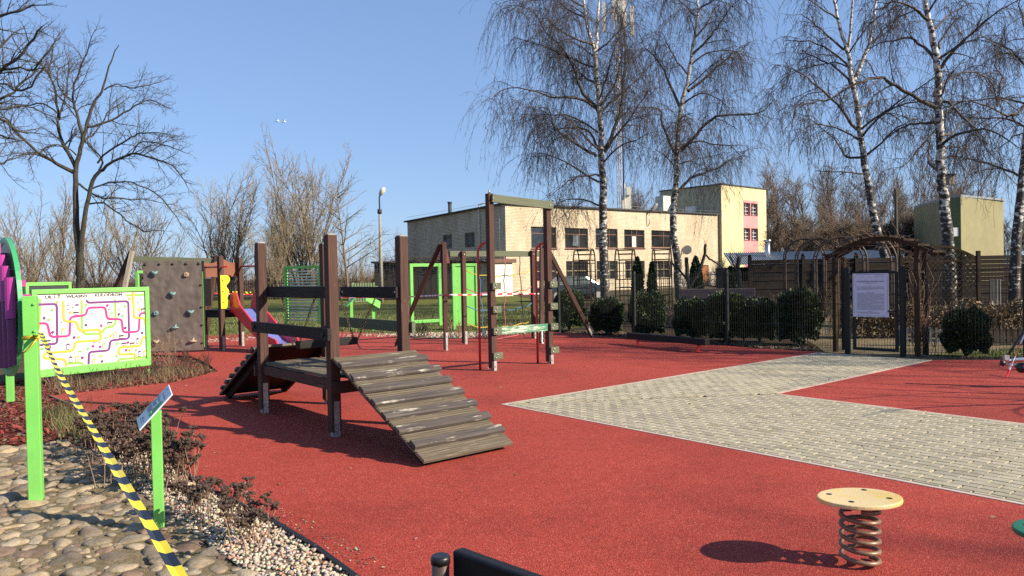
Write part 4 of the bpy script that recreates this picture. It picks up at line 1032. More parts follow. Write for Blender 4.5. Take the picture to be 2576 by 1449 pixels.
# ------------------------------------------------------------------ green framed panels on the lawn
def trellis_panel():
    bl, br = G(722, 813), G(808, 815); e = (br-bl).normalized(); w = (br-bl).length; n = V3(e.y, -e.x); h = 2.05
    t = thing('slatted_panel', 'green framed sensory panel with horizontal grey metal tubes on the lawn', 'play panel', (bl+br)/2)
    for p in (bl, br):
        mb = MB(); mb.box(p+UP*(h/2), (.10, .10, h), (e, n, UP)); mb.build('post', M['green_paint'], t, bevel=.006)
    mb = MB(); mb.box((bl+br)/2+UP*(h-.05), (w-.10, .09, .10), (e, n, UP)); mb.build('top_bar', M['green_paint'], t, bevel=.006)
    for i in range(18):
        z = .12+i*.102
        mb = MB(); mb.cyl(bl+e*.05+UP*z, br-e*.05+UP*z, .025, 8); mb.build('tube', M['slat_metal'], t)
simple('slat_metal', (.50, .55, .47), (.40, .46, .38), 9, .35, .3)
trellis_panel()
def open_frame():
    bl, br = D(1037, 822, 23.6), D(1108, 820, 24.1); bl.z = br.z = 0; e = (br-bl).normalized(); n = V3(e.y, -e.x); w = (br-bl).length; h = 2.0
    t = thing('empty_frame', 'open green metal frame standing empty on the lawn edge', 'play panel', (bl+br)/2)
    for p in (bl, br):
        mb = MB(); mb.box(p+UP*(h/2), (.10, .10, h), (e, n, UP)); mb.build('post', M['green_paint'], t, bevel=.006)
    for z in (h-.05, .16):
        mb = MB(); mb.box((bl+br)/2+UP*z, (w-.1, .09, .1), (e, n, UP)); mb.build('bar', M['green_paint'], t, bevel=.006)
open_frame()
def green_cabinet():
    bl, br = G(1140, 829), G(1206, 826); e = (br-bl).normalized(); n = V3(e.y, -e.x); w = (br-bl).length; h = 1.95
    t = thing('play_board', 'solid bright green board with a raised border behind the net frame', 'play panel', (bl+br)/2)
    mb = MB(); mb.prism([(.0, .1), (w, .1), (w, h), (0, h)], bl-n*.01, e, UP, .02, n); bo = mb.build('board', M['green_paint'], t)
    mb = MB(); mb.box(bl+e*.05+UP*(h/2), (.10, .09, h), (e, n, UP)); mb.build('post', M['green_paint'], t, bevel=.006)
    mb = MB(); mb.box(br-e*.05+UP*(h/2), (.10, .09, h), (e, n, UP)); mb.build('post', M['green_paint'], t, bevel=.006)
    mb = MB(); mb.box((bl+br)/2+UP*(h-.04), (w-.2, .08, .08), (e, n, UP)); mb.build('top_bar', M['green_paint'], t, bevel=.006)
    bolts([(bl+e*.16+n*.01+UP*z, n, .015, .014) for z in (.55, 1.45)], 'galv', bo)
green_cabinet()
def hoop_board():
    bl, br = D(68, 800, 19), D(176, 800, 20.2); bl.z = br.z = 0; e = (br-bl).normalized(); n = V3(e.y, -e.x); w = (br-bl).length; h = 1.64
    t = thing('mirror_frame', 'low green framed panel with a dull mirror sheet behind the picture board', 'play panel', (bl+br)/2)
    for p in (bl, br):
        mb = MB(); mb.box(p+UP*(h/2), (.09, .09, h), (e, n, UP)); mb.build('post', M['green_paint'], t, bevel=.006)
    mb = MB(); mb.box((bl+br)/2+UP*(h-.045), (w-.09, .08, .09), (e, n, UP)); mb.build('top_bar', M['green_paint'], t, bevel=.006)
    m, tt, bs = new_mat('dull_mirror'); bs.inputs['Base Color'].default_value = (.25, .25, .24, 1); bs.inputs['Metallic'].default_value = .9; bs.inputs['Roughness'].default_value = .28
    mb = MB(); mb.prism([(.05, .7), (w-.05, .7), (w-.05, h-.1), (.05, h-.1)], bl-n*.005, e, UP, .01, n); mb.build('mirror_sheet', m, t)
hoop_board()
bl, br = D(505, 699, 26), D(545, 700, 26.3)
t = thing('turning_bar', 'green bar frame partly hidden behind the climbing wall', 'play panel', ((bl+br)/2).to_2d().to_3d())
bl2 = D(345, 684, 25.5); br2 = D(400, 684, 25.8)
for p in (bl2, br2):
    mb = MB(); mb.box(V3(p.x, p.y, p.z/2), (.09, .09, p.z)); mb.build('post', M['green_paint'], t)
mb = MB(); mb.beam(bl2, br2, .09, .09); mb.build('top_bar', M['green_paint'], t)

# ------------------------------------------------------------------ spring seats, balance beam, bench, rider
def spring_seat(b, mname, label, rx=.218, ry=.20, yaw=.25, z=.365):
    t = thing('spring_seat', label, 'spring seat', b)
    N_ = 40; pts = []
    for i in range(N_):
        a = 2*math.pi*i/N_; k = 1+.03*math.cos(2*a); pts.append((rx*k*math.cos(a), ry*k*math.sin(a)))
    X = V3(math.cos(yaw), math.sin(yaw)); Y = V3(-math.sin(yaw), math.cos(yaw))
    mb = MB(); mb.prism(pts, b+UP*(z-.024), X, Y, .024, UP); so = mb.build('seat', M[mname], t, bevel=.006)
    for sx, sy in ((-.62, .38), (.42, .62), (-.42, -.45), (.62, -.32)):
        p = b+X*(sx*rx)+Y*(sy*ry)+UP*(z+.0006); mb = MB(); mb.poly([p+V3(.016*math.cos(q*math.pi/6), .016*math.sin(q*math.pi/6)) for q in range(12)])
        mb.build('bolt_hole', M['black_plastic'], so)
    mb = MB(); turns = 5.4; n = 150; pts = []
    for i in range(n+1):
        u = i/n; a = -2*math.pi*turns*u+.6; zz = .016+(z-.075)*u; R = .094
        pts.append(b+V3(R*math.cos(a), R*math.sin(a), zz))
    mb.tube(pts, .0130, 8); mb.build('spring', M['spring_brown'], t)
    mb = MB(); mb.box(b+UP*(z-.040), (.20, .15, .016), (X, Y, UP)); mb.box(b-X*.09+UP*(z-.052), (.035, .09, .02), (X, Y, UP)); mb.box(b+X*.09+UP*(z-.052), (.035, .09, .02), (X, Y, UP)); mb.build('clamp', M['black_plastic'], t)
spring_seat(G(2164, 1418), 'spring_seat', 'yellow disc seat on a coiled brown spring', .218, .175, .1)
spring_seat(V3(2.48, 3.35), 'green_seat', 'dark green disc seat cut by the right picture edge', .215, .175, .0, .40)
def balance_beam():
    L, R = D(1582, 856, 16.45), D(1780, 870, 14.5); L.z = R.z = .205
    t = thing('balance_beam', 'low dark balance beam on two red feet near the hedge', 'balance beam', (L+R)/2-UP*.205)
    mb = MB(); mb.beam(L, R, .15, .125); mb.build('beam', M['wood_black'], t, bevel=.012)
    e = (R-L).normalized()
    for px in ((1603, 869), (1755, 884)):
        p = G(*px); mb = MB(); mb.beam(p, p+V3(.04, .0, .14), .05, .05); mb.box(p+UP*.145+V3(.03, 0), (.16, .10, .012)); mb.build('foot', M['red_paint'], t)
balance_beam()
def bench():
    z = .80; A = G(1163, 1374, z); B = G(1376, 1449, z); d = V3(B.x-A.x, B.y-A.y).normalized(); n = V3(d.y, -d.x)
    if n.y > 0: n = -n
    t = thing('park_bench', 'black bench back with chipped top edge at the bottom of the picture', 'bench', V3(A.x, A.y))
    e1 = A+n*.0; mb = MB(); mb.box(A+d*.85+n*.02-UP*.09, (1.7, .042, .18), (d, n, UP)); mb.build('backrest', M['wood_chipped'], t, bevel=.008)
    mb = MB(); mb.box(A+d*.85-n*.24-UP*.38, (1.6, .40, .04), (d, n, UP)); mb.build('seat', M['wood_chipped'], t, bevel=.006)
    for s in (-.02, 1.55):
        p = A+d*s+n*.068; mb = MB(); mb.tube([V3(p.x, p.y, 0)+n*.02, p-UP*.02], .026, 14); po = mb.build('leg', M['frame_bronze'], t)
        mb = MB(); mb.tube([p-UP*.035, p-UP*.018, p-UP*.012], [.029, .029, .024], 14); mb.build('cap', M['black_plastic'], po)
        mb = MB(); mb.tube([V3(p.x, p.y, .0)-n*.40, V3(p.x, p.y, .38)-n*.40], .02, 10); mb.build('leg', M['frame_bronze'], t)
simple('frame_bronze', (.13, .085, .07), (.10, .065, .055), 10, .3, .5)
wood('wood_chipped', (.010, .010, .011), (.016, .015, .016), (.36, .31, .20), .76, .45)
bench()
def rider():
    P = D(2545, 908, 9.6); t = thing('rocker_arm', 'silver tube arm of a play rocker tied with tape at the right picture edge', 'play rocker', V3(P.x+.75, P.y-.1))
    mb = MB(); mb.tube([D(2532, 909, 9.6), D(2555, 905, 9.58), D(2600, 903, 9.55), D(2680, 905, 9.5)], .028, 10); mb.build('arm', M['steel'], t)
    mb = MB(); mb.tube([D(2524, 914, 9.75), D(2545, 919, 9.72), D(2600, 926, 9.65), D(2680, 930, 9.6)], .022, 10); mb.build('arm', M['steel'], t)
    mb = MB(); mb.tube([D(2516, 912, 9.76), D(2527, 915, 9.74)], [.035, .035], 10); mb.ball(D(2570, 925, 9.62), .07, 8, 6); mb.build('grip', M['black_plastic'], t)
    mb = MB(); mb.tube([D(2533, 899, 9.6), D(2556, 862, 9.6), D(2590, 815, 9.55), D(2650, 740, 9.5)], .016, 8); mb.build('strut', M['black_plastic'], t)
    mb = MB(); b = V3(P.x+.75, P.y-.1); mb.cyl(b, b+UP*1.1, .05, 12); mb.build('post', M['steel'], t)
    mb = MB(); mb.box(D(2532, 899, 9.55), (.06, .03, .06)); mb.build('bracket', M['galv'], t)
    ribbon('barrier_tape', [D(2600, 800, 9.45), D(2576, 846, 9.45), D(2560, 880, 9.45), D(2547, 913, 9.45), D(2541, 924, 9.47), D(2536, 938, 9.48), D(2532, 948, 9.48)], .03, 'tape_red', lambda u: 1.2+2*u, 'short red and white tape tied to the silver rocker arm', 'barrier tape', 40)
rider()
b = G(2497, 1301); mb = MB()
mb.prism([(-.02, 0), (-.005, .009), (.015, .007), (.022, -.002), (.005, -.010), (-.012, -.008)], b+UP*.003, V3(1, .2, .1).normalized(), V3(-.2, 1, .25).normalized(), .0015); tag(mb.build('dry_leaf', M['leaf_dry']), 'small dry leaf lying on the red surface near the yellow disc seat', 'leaf')
b = G(1258, 975); mb = MB()
mb.prism([(-.03, 0), (0, .015), (.03, .01), (.02, -.015)], b+UP*.004, V3(1, .2, .15).normalized(), V3(-.2, 1, .3).normalized(), .002); tag(mb.build('dry_leaf', M['leaf_dry']), 'crumpled leaf on the red surface in front of the ladder frame', 'leaf')

# ------------------------------------------------------------------ buildings
FD = V3(.747, .665).normalized(); LD = V3(-.665, .747).normalized()        # along the facade / along the shaded side
BC = D(1275, 740, 60); BC.z = 0
def fac(px, py, O=None, d=FD):
    """pixel -> (distance along a facade, height)"""
    O = O or BC; r_ = ray(px, py); nx, ny = d.y, -d.x
    k = (O.x*nx+O.y*ny)/(r_.x*nx+r_.y*ny); p = V3(0, 0, EYE)+r_*k
    return (p-O).dot(d), p.z
def wall_face(mb, O, d, n, outline, holes, depth=.22):
    """wall sheet with rectangular openings: strips between hole edges; n = outward normal; top given by outline(s)->z"""
    s_max, topf = outline
    xs = sorted(set([0, s_max]+[h[0] for h in holes]+[h[1] for h in holes]))
    for a, b in zip(xs, xs[1:]):
        hs = sorted([h for h in holes if h[0] < (a+b)/2 < h[1]], key=lambda h: h[2]); z = -.3
        for h in hs+[None]:
            za, zb = (h[2], h[2]) if h else (topf(a), topf(b))
            mb.quad(O+d*a+UP*z, O+d*b+UP*z, O+d*b+UP*zb, O+d*a+UP*za, [(a, z), (b, z), (b, zb), (a, za)])
            if h: z = h[3]
    for h in holes:
        a, b, z0, z1 = h; i = -n*depth
        for q in ((O+d*a+UP*z0, O+d*a+UP*z1, 0), (O+d*b+UP*z1, O+d*b+UP*z0, 0), (O+d*a+UP*z1, O+d*b+UP*z1, 0), (O+d*b+UP*z0, O+d*a+UP*z0, 0)):
            mb.quad(q[0], q[1], q[1]+i, q[0]+i, [(0, 0), (.5, 0), (.5, .2), (0, .2)])
def window_(parent, O, d, n, a, b, z0, z1, fm, gm, bars_v, bars_h, depth=.16, fw=.07, sill=None, grill=False):
    c = O+d*((a+b)/2)+UP*((z0+z1)/2)-n*depth; w, h = b-a, z1-z0
    mb = MB()
    for s in (-1, 1): mb.box(c+d*(s*(w/2-fw/2)), (fw, .06, h), (d, n, UP)); mb.box(c+UP*(s*(h/2-fw/2)), (w-2*fw, .06, fw), (d, n, UP))
    for u in bars_v: mb.box(c+d*(w*(u-.5))+n*.002, (fw, .05, h-2*fw), (d, n, UP))
    for u, u0, u1 in bars_h: mb.box(c+UP*(h*(u-.5))+d*(w*((u0+u1)/2-.5))+n*.004, (w*(u1-u0)-fw, .05, fw), (d, n, UP))
    fo = mb.build('window', M[fm], parent)
    mb = MB(); mb.quad(*[c-n*.01+d*(sx*w/2)+UP*(sy*h/2) for sx, sy in ((-1, -1), (1, -1), (1, 1), (-1, 1))]); mb.build('pane', M[gm], fo)
    if sill:
        mb = MB(); mb.box(O+d*((a+b)/2)+UP*(z0-.05)+n*.03, (w+.1, .14, .06), (d, n, UP)); mb.build('sill', M[sill], fo)
    if grill:
        mb = MB(); k = max(3, int(w/.16))
        for i in range(k+1): mb.box(c+d*(w*(i/k-.5))+n*(depth+.02), (.022, .022, h), (d, n, UP))
        for j in (-.3, .3): mb.box(c+UP*(h*j)+n*(depth+.045), (w, .022, .03), (d, n, UP))
        mb.build('grille', M['fence_dark'], fo)
    return fo
def brick_hall():
    nF = V3(FD.y, -FD.x); nL = V3(-LD.y, LD.x)
    t = thing('brick_hall', 'two storey pale brick building with flat roof and shaded left side', 'building', BC)
    Lf, Ll = 30.2, 14.0
    topF = lambda s: 7.25+.010*s; topL = lambda s: 7.25-.038*s
    up = []
    for x0, x1, y0, y1 in ((1335.7, 1399.3, 571, 625), (1420.8, 1479, 574, 625), (1498, 1553.5, 575, 624), (1570, 1621, 578, 624), (1638.5, 1688, 580, 623)):
        a, z1 = fac(x0, y0); b, _ = fac(x1, y0); _, z0 = fac((x0+x1)/2, y1); _, z1 = fac((x0+x1)/2, y0); up.append((a, b, z0, z1))
    lowz = (.95, 2.65)
    low = [(h[0]+.1, h[1]-.1, lowz[0], lowz[1]) for h in up]
    a, _ = fac(1766, 690); b, _ = fac(1783, 690); door = (a, b, -.25, 2.15)
    mb = MB(); wall_face(mb, BC, FD, nF, (Lf, topF), up+low+[door]); mb.build('front_wall', M['brick_pale'], t)
    side = []
    for x0, x1, y0, y1 in ((1116, 1136, 589.5, 626), (1171, 1193, 584, 622.5)):
        a, z1 = fac(x1, y0, BC, LD); b, z0 = fac(x0, y1, BC, LD); side.append((a, b, z0, z1))
    mb = MB(); wall_face(mb, BC, LD, nL, (Ll, topL), side); mb.build('side_wall', M['brick_pale'], t)
    far = BC+FD*Lf; bk = BC+LD*Ll
    mb = MB(); mb.quad(bk+UP*-.3, bk+FD*Lf+UP*-.3, bk+FD*Lf+UP*7.0, bk+UP*topL(Ll)); mb.quad(far+UP*-.3, far+LD*Ll+UP*-.3, far+LD*Ll+UP*7.0, far+UP*topF(Lf)); mb.build('back_wall', M['brick_pale'], t)
    mb = MB(); mb.quad(BC+UP*(7.10), far+UP*(topF(Lf)-.15), far+LD*Ll+UP*6.85, bk+UP*(topL(Ll)-.15)); mb.build('roof', M['roof_dark'], t)
    mb = MB(); mb.beam(BC-FD*.12+nF*.06+UP*7.28, far+nF*.06+UP*(topF(Lf)+.03), .36, .13); mb.beam(BC+nL*.06+UP*7.285, bk+LD*.25+nL*.06+UP*(topL(Ll)+.035), .36, .13); mb.build('coping', M['roof_dark'], t)
    for i, h in enumerate(up): window_(t, BC, FD, nF, *h, 'frame_brown', 'glass', (.66,) if i != 3 else (.42, .66), ((.70, 0, 1),), sill='dark_red', fw=.08)
    mb = MB(); h = up[3]; mb.quad(*[BC+FD*(h[0]+(h[1]-h[0])*u)+UP*(h[2]+(h[3]-h[2])*v)-nF*.155 for u, v in ((.45, .06), (.63, .06), (.63, .64), (.45, .64))]); mb.build('blind', M['cream_white'], t)
    h = up[1]; mb = MB(); mb.quad(*[BC+FD*(h[0]+(h[1]-h[0])*u)+UP*(h[2]+(h[3]-h[2])*v)-nF*.15 for u, v in ((.38, .16), (.62, .10), (.63, .66), (.40, .66))]); mb.build('blind', M['glass_pale'], t)
    for h in low: window_(t, BC, FD, nF, *h, 'frame_pale', 'glass', (.33, .66), ((.5, 0, 1),), grill=True, fw=.07)
    for h in side: window_(t, BC, LD, nL, *h, 'frame_pale', 'glass_pale', (.5,), (), grill=True, fw=.06)
    a, b, z0, z1 = door; mb = MB(); mb.box(BC+FD*((a+b)/2)+UP*((z0+z1)/2)-nF*.12, (b-a, .06, z1-z0), (FD, nF, UP)); mb.build('door', M['door_brown'], t)
    # downpipe on the shaded side
    s, z = fac(1209, 640, BC, LD); p = BC+LD*s+nL*.1
    mb = MB(); mb.tube([p+UP*0, p+UP*(topL(s)-.1), p+UP*(topL(s)+.30), p-LD*1.0+UP*(topL(s)+.42)], .055, 8); mb.build('downpipe', M['cream_white'], t)
    s, _ = fac(1258, 560, BC, LD); p = BC+LD*s+nL*.06; mb = MB(); mb.tube([p, p+UP*7.2], .012, 5); mb.build('cable', M['cream_white'], t)
    p = BC+LD*9.3+FD*1.5; mb = MB(); mb.cyl(p+UP*6.5, p+UP*8.15, .17, 10); mb.cyl(p+UP*8.15, p+UP*8.28, .22, 10); mb.build('chimney', M['roof_dark'], t)
    # roof lightning wire on short stands, small vents
    pts = [bk+UP*7.15, BC+LD*7+UP*7.35, BC+UP*7.62, BC+FD*10+UP*7.7, BC+FD*20+UP*7.8, far+UP*7.9]
    mb = MB(); mb.tube(pts, .012, 4)
    for s in range(0, 30, 3): q = BC+FD*s; mb.tube([q+UP*7.2, q+UP*(7.62+.0095*s)], .012, 4)
    mb.build('lightning_wire', M['galv'], t)
    for s in (7.4, 21.5, 26):
        q = BC+FD*s+LD*2; mb = MB(); mb.cyl(q+UP*7.0, q+UP*8.1, .09, 8); mb.build('vent_pipe', M['roof_dark'], t)
    # wall lamp on a swan neck and satellite dishes
    s, z = fac(1629, 560); p = BC+FD*s+nF*.1
    mb = MB(); mb.tube([p+UP*(z-.3), p+nF*.15+UP*z, p+nF*.15+UP*(z+.9)], .05, 6); lo = mb.build('wall_lamp', M['galv'], t)
    mb = MB(); mb.tube([p+nF*.15+UP*(z+.9), p+nF*.35+FD*.25+UP*(z+1.25), p+nF*.55+FD*.5+UP*(z+1.65), p+nF*.65+FD*.6+UP*(z+1.8)], [.07, .16, .19, .08], 8); mb.build('lamp_head', M['cap_grey'], lo)
    for px, py in ((1718, 629),):
        s, z = fac(px, py); p = BC+FD*s+nF*.5+UP*z; mb = MB(); mb.tube([p, p+nF*.02-FD*.05+UP*.02], [.5, .46], 16); mb.tube([p-nF*.5-UP*.4, p], .03, 6); mb.build('satellite_dish', M['cap_grey'], t)
simple('frame_pale', (.45, .38, .22), None, 9, .5); simple('door_brown', (.26, .10, .03), None, 9, .5)
brick_hall()
def stair_tower():
    nF = V3(FD.y, -FD.x); nL = V3(-LD.y, LD.x); s0 = 30.45; s1, _ = fac(1921, 560); O = BC+FD*s0+nF*.35; w = s1-s0; H = 10.75
    t = thing('stair_tower', 'tall cream rendered tower with a pink window strip beside the brick building', 'building', O)
    wins = []; pk0, _ = fac(1870, 560, O); pk1, _ = fac(1907, 560, O)
    for x0, x1, y0, y1 in ((1872, 1885, 511, 540), (1890, 1904, 513, 541), (1872, 1885, 575, 603), (1891, 1905, 576, 604)):
        a, z1 = fac(x0, y0, O); b, _ = fac(x1, y0, O); _, z0 = fac(x0, y1, O); wins.append((a, b, z0, z1))
    # wall in three strips: cream | pink | cream
    mb = MB(); wall_face(mb, O, FD, nF, (pk0, lambda s: H), []); O2 = O+FD*pk1
    zb = wins[0][3]+.35
    wall_face(mb, O2, FD, nF, (w-pk1, lambda s: H), [])
    mb.quad(O+FD*pk0+UP*zb, O2+UP*zb, O2+UP*H, O+FD*pk0+UP*H); mb.build('front_wall', M['cream'], t)
    mb = MB(); wall_face(mb, O+FD*pk0, FD, nF, (pk1-pk0, lambda s: zb), [(a-pk0, b-pk0, z0, z1) for a, b, z0, z1 in wins]); mb.build('pink_strip', M['pink'], t)
    for h in wins:
        fo = window_(t, O, FD, nF, *h, 'frame_white', 'glass', (.5,), ((.33, 0, 1), (.66, 0, 1)), fw=.055)
        mb = MB(); a, b, z0, z1 = h
        for q in (a-.04, b+.04): mb.box(O+FD*q+UP*((z0+z1)/2)+nF*.02, (.08, .06, z1-z0+.16), (FD, nF, UP))
        for z in (z0-.04, z1+.04): mb.box(O+FD*((a+b)/2)+UP*z+nF*.018, (b-a, .055, .08), (FD, nF, UP))
        mb.build('surround', M['dark_red'], fo)
    mb = MB(); B = 8.0
    mb.quad(O+LD*B+UP*-.3, O+UP*-.3, O+UP*H, O+LD*B+UP*H); mb.quad(O+FD*w+UP*-.3, O+FD*w+LD*B+UP*-.3, O+FD*w+LD*B+UP*H, O+FD*w+UP*H); mb.quad(O+LD*B+UP*-.3, O+LD*B+FD*w+UP*-.3, O+LD*B+FD*w+UP*H, O+LD*B+UP*H); mb.build('side_wall', M['cream_shaded'], t)
    mb = MB(); mb.box(O+FD*(w/2)+LD*(B/2)+UP*(H+.05), (w+.2, B+.2, .12), (FD, LD, UP)); mb.build('roof', M['roof_dark'], t)
    q = O-FD*.4+LD*3.4+nL*.3; mb = MB(); mb.box(q+UP*7.9, (1.4, .06, 1.5), (LD, nL, UP)); mb.build('window', M['frame_white'], t)
    mb = MB(); mb.box(O-FD*2.2+LD*6+UP*8.3, (1.3, 1.1, 3.2), (FD, LD, UP)); mb.build('chimney', M['cream_white'], t)
simple('cream_shaded', (.46, .41, .27), (.40, .36, .23), 1.2, .85)  # darker copy of cream, shade of the tower's side put into the colour
stair_tower()
def annex():
    p = BC+LD*3.5+V3(-.6, -3.5); t = thing('annex', 'low cream annex with white door and red eave below the shaded brick wall', 'building', p)
    c = D(1228, 742, 57); c.z = 0; mb = MB(); mb.box(c+UP*1.1, (3.0, 2.4, 2.8), (LD, FD, UP)); mb.build('wall', M['cream_white'], t)
    mb = MB(); mb.box(c+UP*2.62, (3.4, 2.9, .28), (LD, FD, UP)); mb.build('roof', M['frame_brown'], t)
    nL = V3(-LD.y, LD.x); mb = MB(); mb.box(c+nL*1.22+UP*.95-LD*.6, (.9, .06, 2.0), (LD, nL, UP)); mb.build('door', M['frame_white'], t)
annex()
def yellow_house():
    t = thing('yellow_house', 'plain yellow block with a green stripe behind the plank fence', 'building', D(2450, 680, 62).to_2d().to_3d())
    a = D(2390, 640, 62); b = D(2418, 640, 61); c = D(2525, 640, 66); l = D(2300, 640, 72); 
    zt = EYE+(ray(2440, 497).z)*62/ray(2440, 497).y
    for p, q, m, nm in ((l, a, 'yellow_wall', 'side_wall'), (a, b, 'green_wall', 'green_stripe'), (b, c, 'yellow_wall', 'front_wall')):
        mb = MB(); mb.quad(V3(p.x, p.y, -.2), V3(q.x, q.y, -.2), V3(q.x, q.y, zt), V3(p.x, p.y, zt)); mb.build(nm, M[m], t)
    d = V3(l.x+c.x-b.x, l.y+c.y-b.y)
    mb = MB(); mb.quad(V3(c.x, c.y, -.2), V3(d.x, d.y, -.2), V3(d.x, d.y, zt), V3(c.x, c.y, zt)); mb.build('back_wall', M['yellow_wall'], t)
    mb = MB(); mb.prism([(l.x, l.y), (a.x, a.y), (b.x, b.y), (c.x+.1, c.y-.1), (d.x, d.y)], V3(0, 0, zt), V3(1, 0), V3(0, 1), .18); mb.build('roof', M['roof_grey'], t)
    f = b-a; mid = a+f*.75+V3(0, 0, 0); mid.z = EYE+(ray(2405, 590).z)*61.5/ray(2405, 590).y
    mb = MB(); mb.box(mid+V3(-.3, -.12, .2), (.5, .08, .7)); mb.build('window', M['frame_white'], t)
yellow_house()
def shed():
    a = D(1832, 668, 30); b = D(2262, 657, 30.5); z0 = 1.78
    t = thing('long_shed', 'long shed with grey corrugated roof behind the plank fence', 'shed', V3((a.x+b.x)/2, 31))
    mb = MB(); n = 150
    for i in range(n):
        u0, u1 = i/n, (i+1)/n; y = (0.03 if i % 2 else 0)
        y2 = (0.03 if (i+1) % 2 else 0)
        p0 = V3(a.x+(b.x-a.x)*u0, 29.6, z0+y); p1 = V3(a.x+(b.x-a.x)*u1, 29.6, z0+y2)
        k0 = V3(max(0, .55-u0*14*.55) if u0 < .07 else 0, 0)
        q0 = p0+V3(.55*(1-u0), 3.0, .55); q1 = p1+V3(.55*(1-u1), 3.0, .55); mb.quad(p0, p1, q1, q0)
    mb.build('roof', M['roof_grey'], t)
    mb = MB(); mb.box(V3((a.x+b.x)/2, 31.3, .85), (b.x-a.x-.4, 2.6, 1.7)); mb.build('wall', M['wood_plank'], t)
    p = D(1931, 650, 31.5); mb = MB(); mb.cyl(V3(p.x, 31.5, 1.7), V3(p.x, 31.5, 2.75), .11, 10); mb.cyl(V3(p.x, 31.5, 2.75), V3(p.x, 31.5, 2.83), .16, 10); mb.build('stove_pipe', M['steel'], t)
shed()
def plank_fence():
    t = thing('plank_fence', 'tall dark brown plank fence behind the garden', 'fence', V3(14, 26.2))
    xs = [8.35+i*1.86 for i in range(11)]
    for i, x in enumerate(xs):
        y = 26.2-.01*i; mb = MB(); mb.box(V3(x, y, 1.0), (.11, .11, 2.04)); po = mb.build('post', M['wood_plank'], t)
        mb = MB(); mb.ball(V3(x, y, 2.06), .07, 8, 4); mb.build('cap', M['wood_plank'], po)
        if i < len(xs)-1:
            mb = MB()
            for k in range(13): mb.box(V3(x+.93, y+(.012 if k % 2 else -.012), .10+k*.146), (1.74, .02, .138))
            mb.build('panel', M['wood_plank'], t)
plank_fence()
def dark_hut():
    p = D(1070, 742, 52); c = V3(p.x, 52)
    t = thing('dark_hut', 'low black wooden hut overgrown with bare vines in front of the brick building', 'hut', c)
    a = D(943, 742, 52).x; b = D(1212, 742, 52).x
    mb = MB(); w = b-a; n = 34
    for i in range(n): mb.box(V3(a+w*(i+.5)/n, 52+(.015 if i % 2 else 0), 1.25), (w/n-.015, .05, 2.6))
    mb.build('wall', M['fence_dark'], t)
    mb = MB(); mb.box(V3((a+b)/2, 53.5, 2.62), (w+.4, 3.4, .12)); mb.build('roof', M['roof_dark'], t)
    V = []; mb = MB()
    for i in range(110):
        x = rng.uniform(a, b); z = 2.6; pts = [V3(x, 51.8, z)]
        for k in range(5): pts.append(pts[-1]+V3(rng.gauss(0, .35), rng.gauss(0, .12), rng.gauss(.03, .14)))
        mb.tube(pts, .014, 3, caps=False)
    mb.build('vine', M['bark_twig'], t)
dark_hut()
def picket(name, label, cat, p0, p1, h, m, step, w, gapmax=None, post=2.2):
    p0, p1 = Vector(p0), Vector(p1); d = (p1-p0); L = d.length; d.normalize(); n = V3(d.y, -d.x)
    t = thing(name, label, cat, (p0+p1)/2); mb = MB(); k = int(L/step)
    for i in range(k): mb.box(p0+d*(i*step)+UP*(h/2+rng.uniform(-.015, .015)), (w, .025, h), (d, n, UP))
    for z in (h*.25, h*.8): mb.box((p0+p1)/2-n*.03+UP*z, (L, .03, .06), (d, n, UP))
    mb.build('pickets', M[m], t)
    for i in range(int(L/post)+1):
        mb = MB(); mb.box(p0+d*min(i*post, L)-n*.08+UP*(h/2), (.09, .09, h+.06), (d, n, UP)); mb.build('post', M[m], t)
    return t
picket('picket_fence', 'dark picket fence along the far edge of the lawn', 'fence', V3(-42, 58), V3(-12.2, 60), 1.55, 'fence_dark', .16, .06)
picket('picket_fence', 'short pale green picket fence beside the dark hut', 'fence', D(888, 744, 48).to_2d().to_3d(), D(951, 744, 48).to_2d().to_3d(), 1.25, 'picket_green', .17, .10)
picket('palisade', 'little pale palisade edging a bed behind the gate', 'edging', V3(7.95, 15.3), V3(8.75, 15.1), .34, 'concrete', .11, .045)
picket('palisade', 'dark low palisade edging in front of the dry hedge', 'edging', V3(9.35, 15.0), V3(12.5, 14.9), .30, 'soil', .12, .10)

# ------------------------------------------------------------------ mesh fence, gate and its notice
gL, gR = G(2133, 888), G(2272, 896)
fence_pts = [G(1407, 836), G(1597, 852), G(1830, 869), gL]
def fence_run(pts, label):
    t = thing('mesh_fence', label, 'fence', (pts[0]+pts[-1])/2)
    for i, p in enumerate(pts):
        mb = MB(); mb.box(p+UP*.80, (.06, .06, 1.62), (V3(.66, -.75), V3(.75, .66), UP)); mb.build('post', M['fence_green'], t)
    for a, b in zip(pts, pts[1:]):
        d = (b-a).normalized(); L = (b-a).length; n = V3(d.y, -d.x); mb = MB()
        for i in range(1, int(L/.05)):
            p = a+d*(i*.05); mb.tube([p+UP*.05, p+UP*1.56], .0035, 3, caps=False)
        for z in (.08, .28, .48, .50, .70, .90, .92, 1.12, 1.32, 1.50, 1.52): mb.tube([a+n*.006+UP*z, b+n*.006+UP*z], .0042, 3, caps=False)
        mb.build('wire_mesh', M['fence_green'], t)
    return t
fence_run(fence_pts, 'green wire mesh fence in front of the row of clipped bushes')
fence_run([gR, V3(8.55, 12.45), V3(10.9, 12.2), V3(13.3, 12.1)], 'green wire mesh fence running right from the gate')
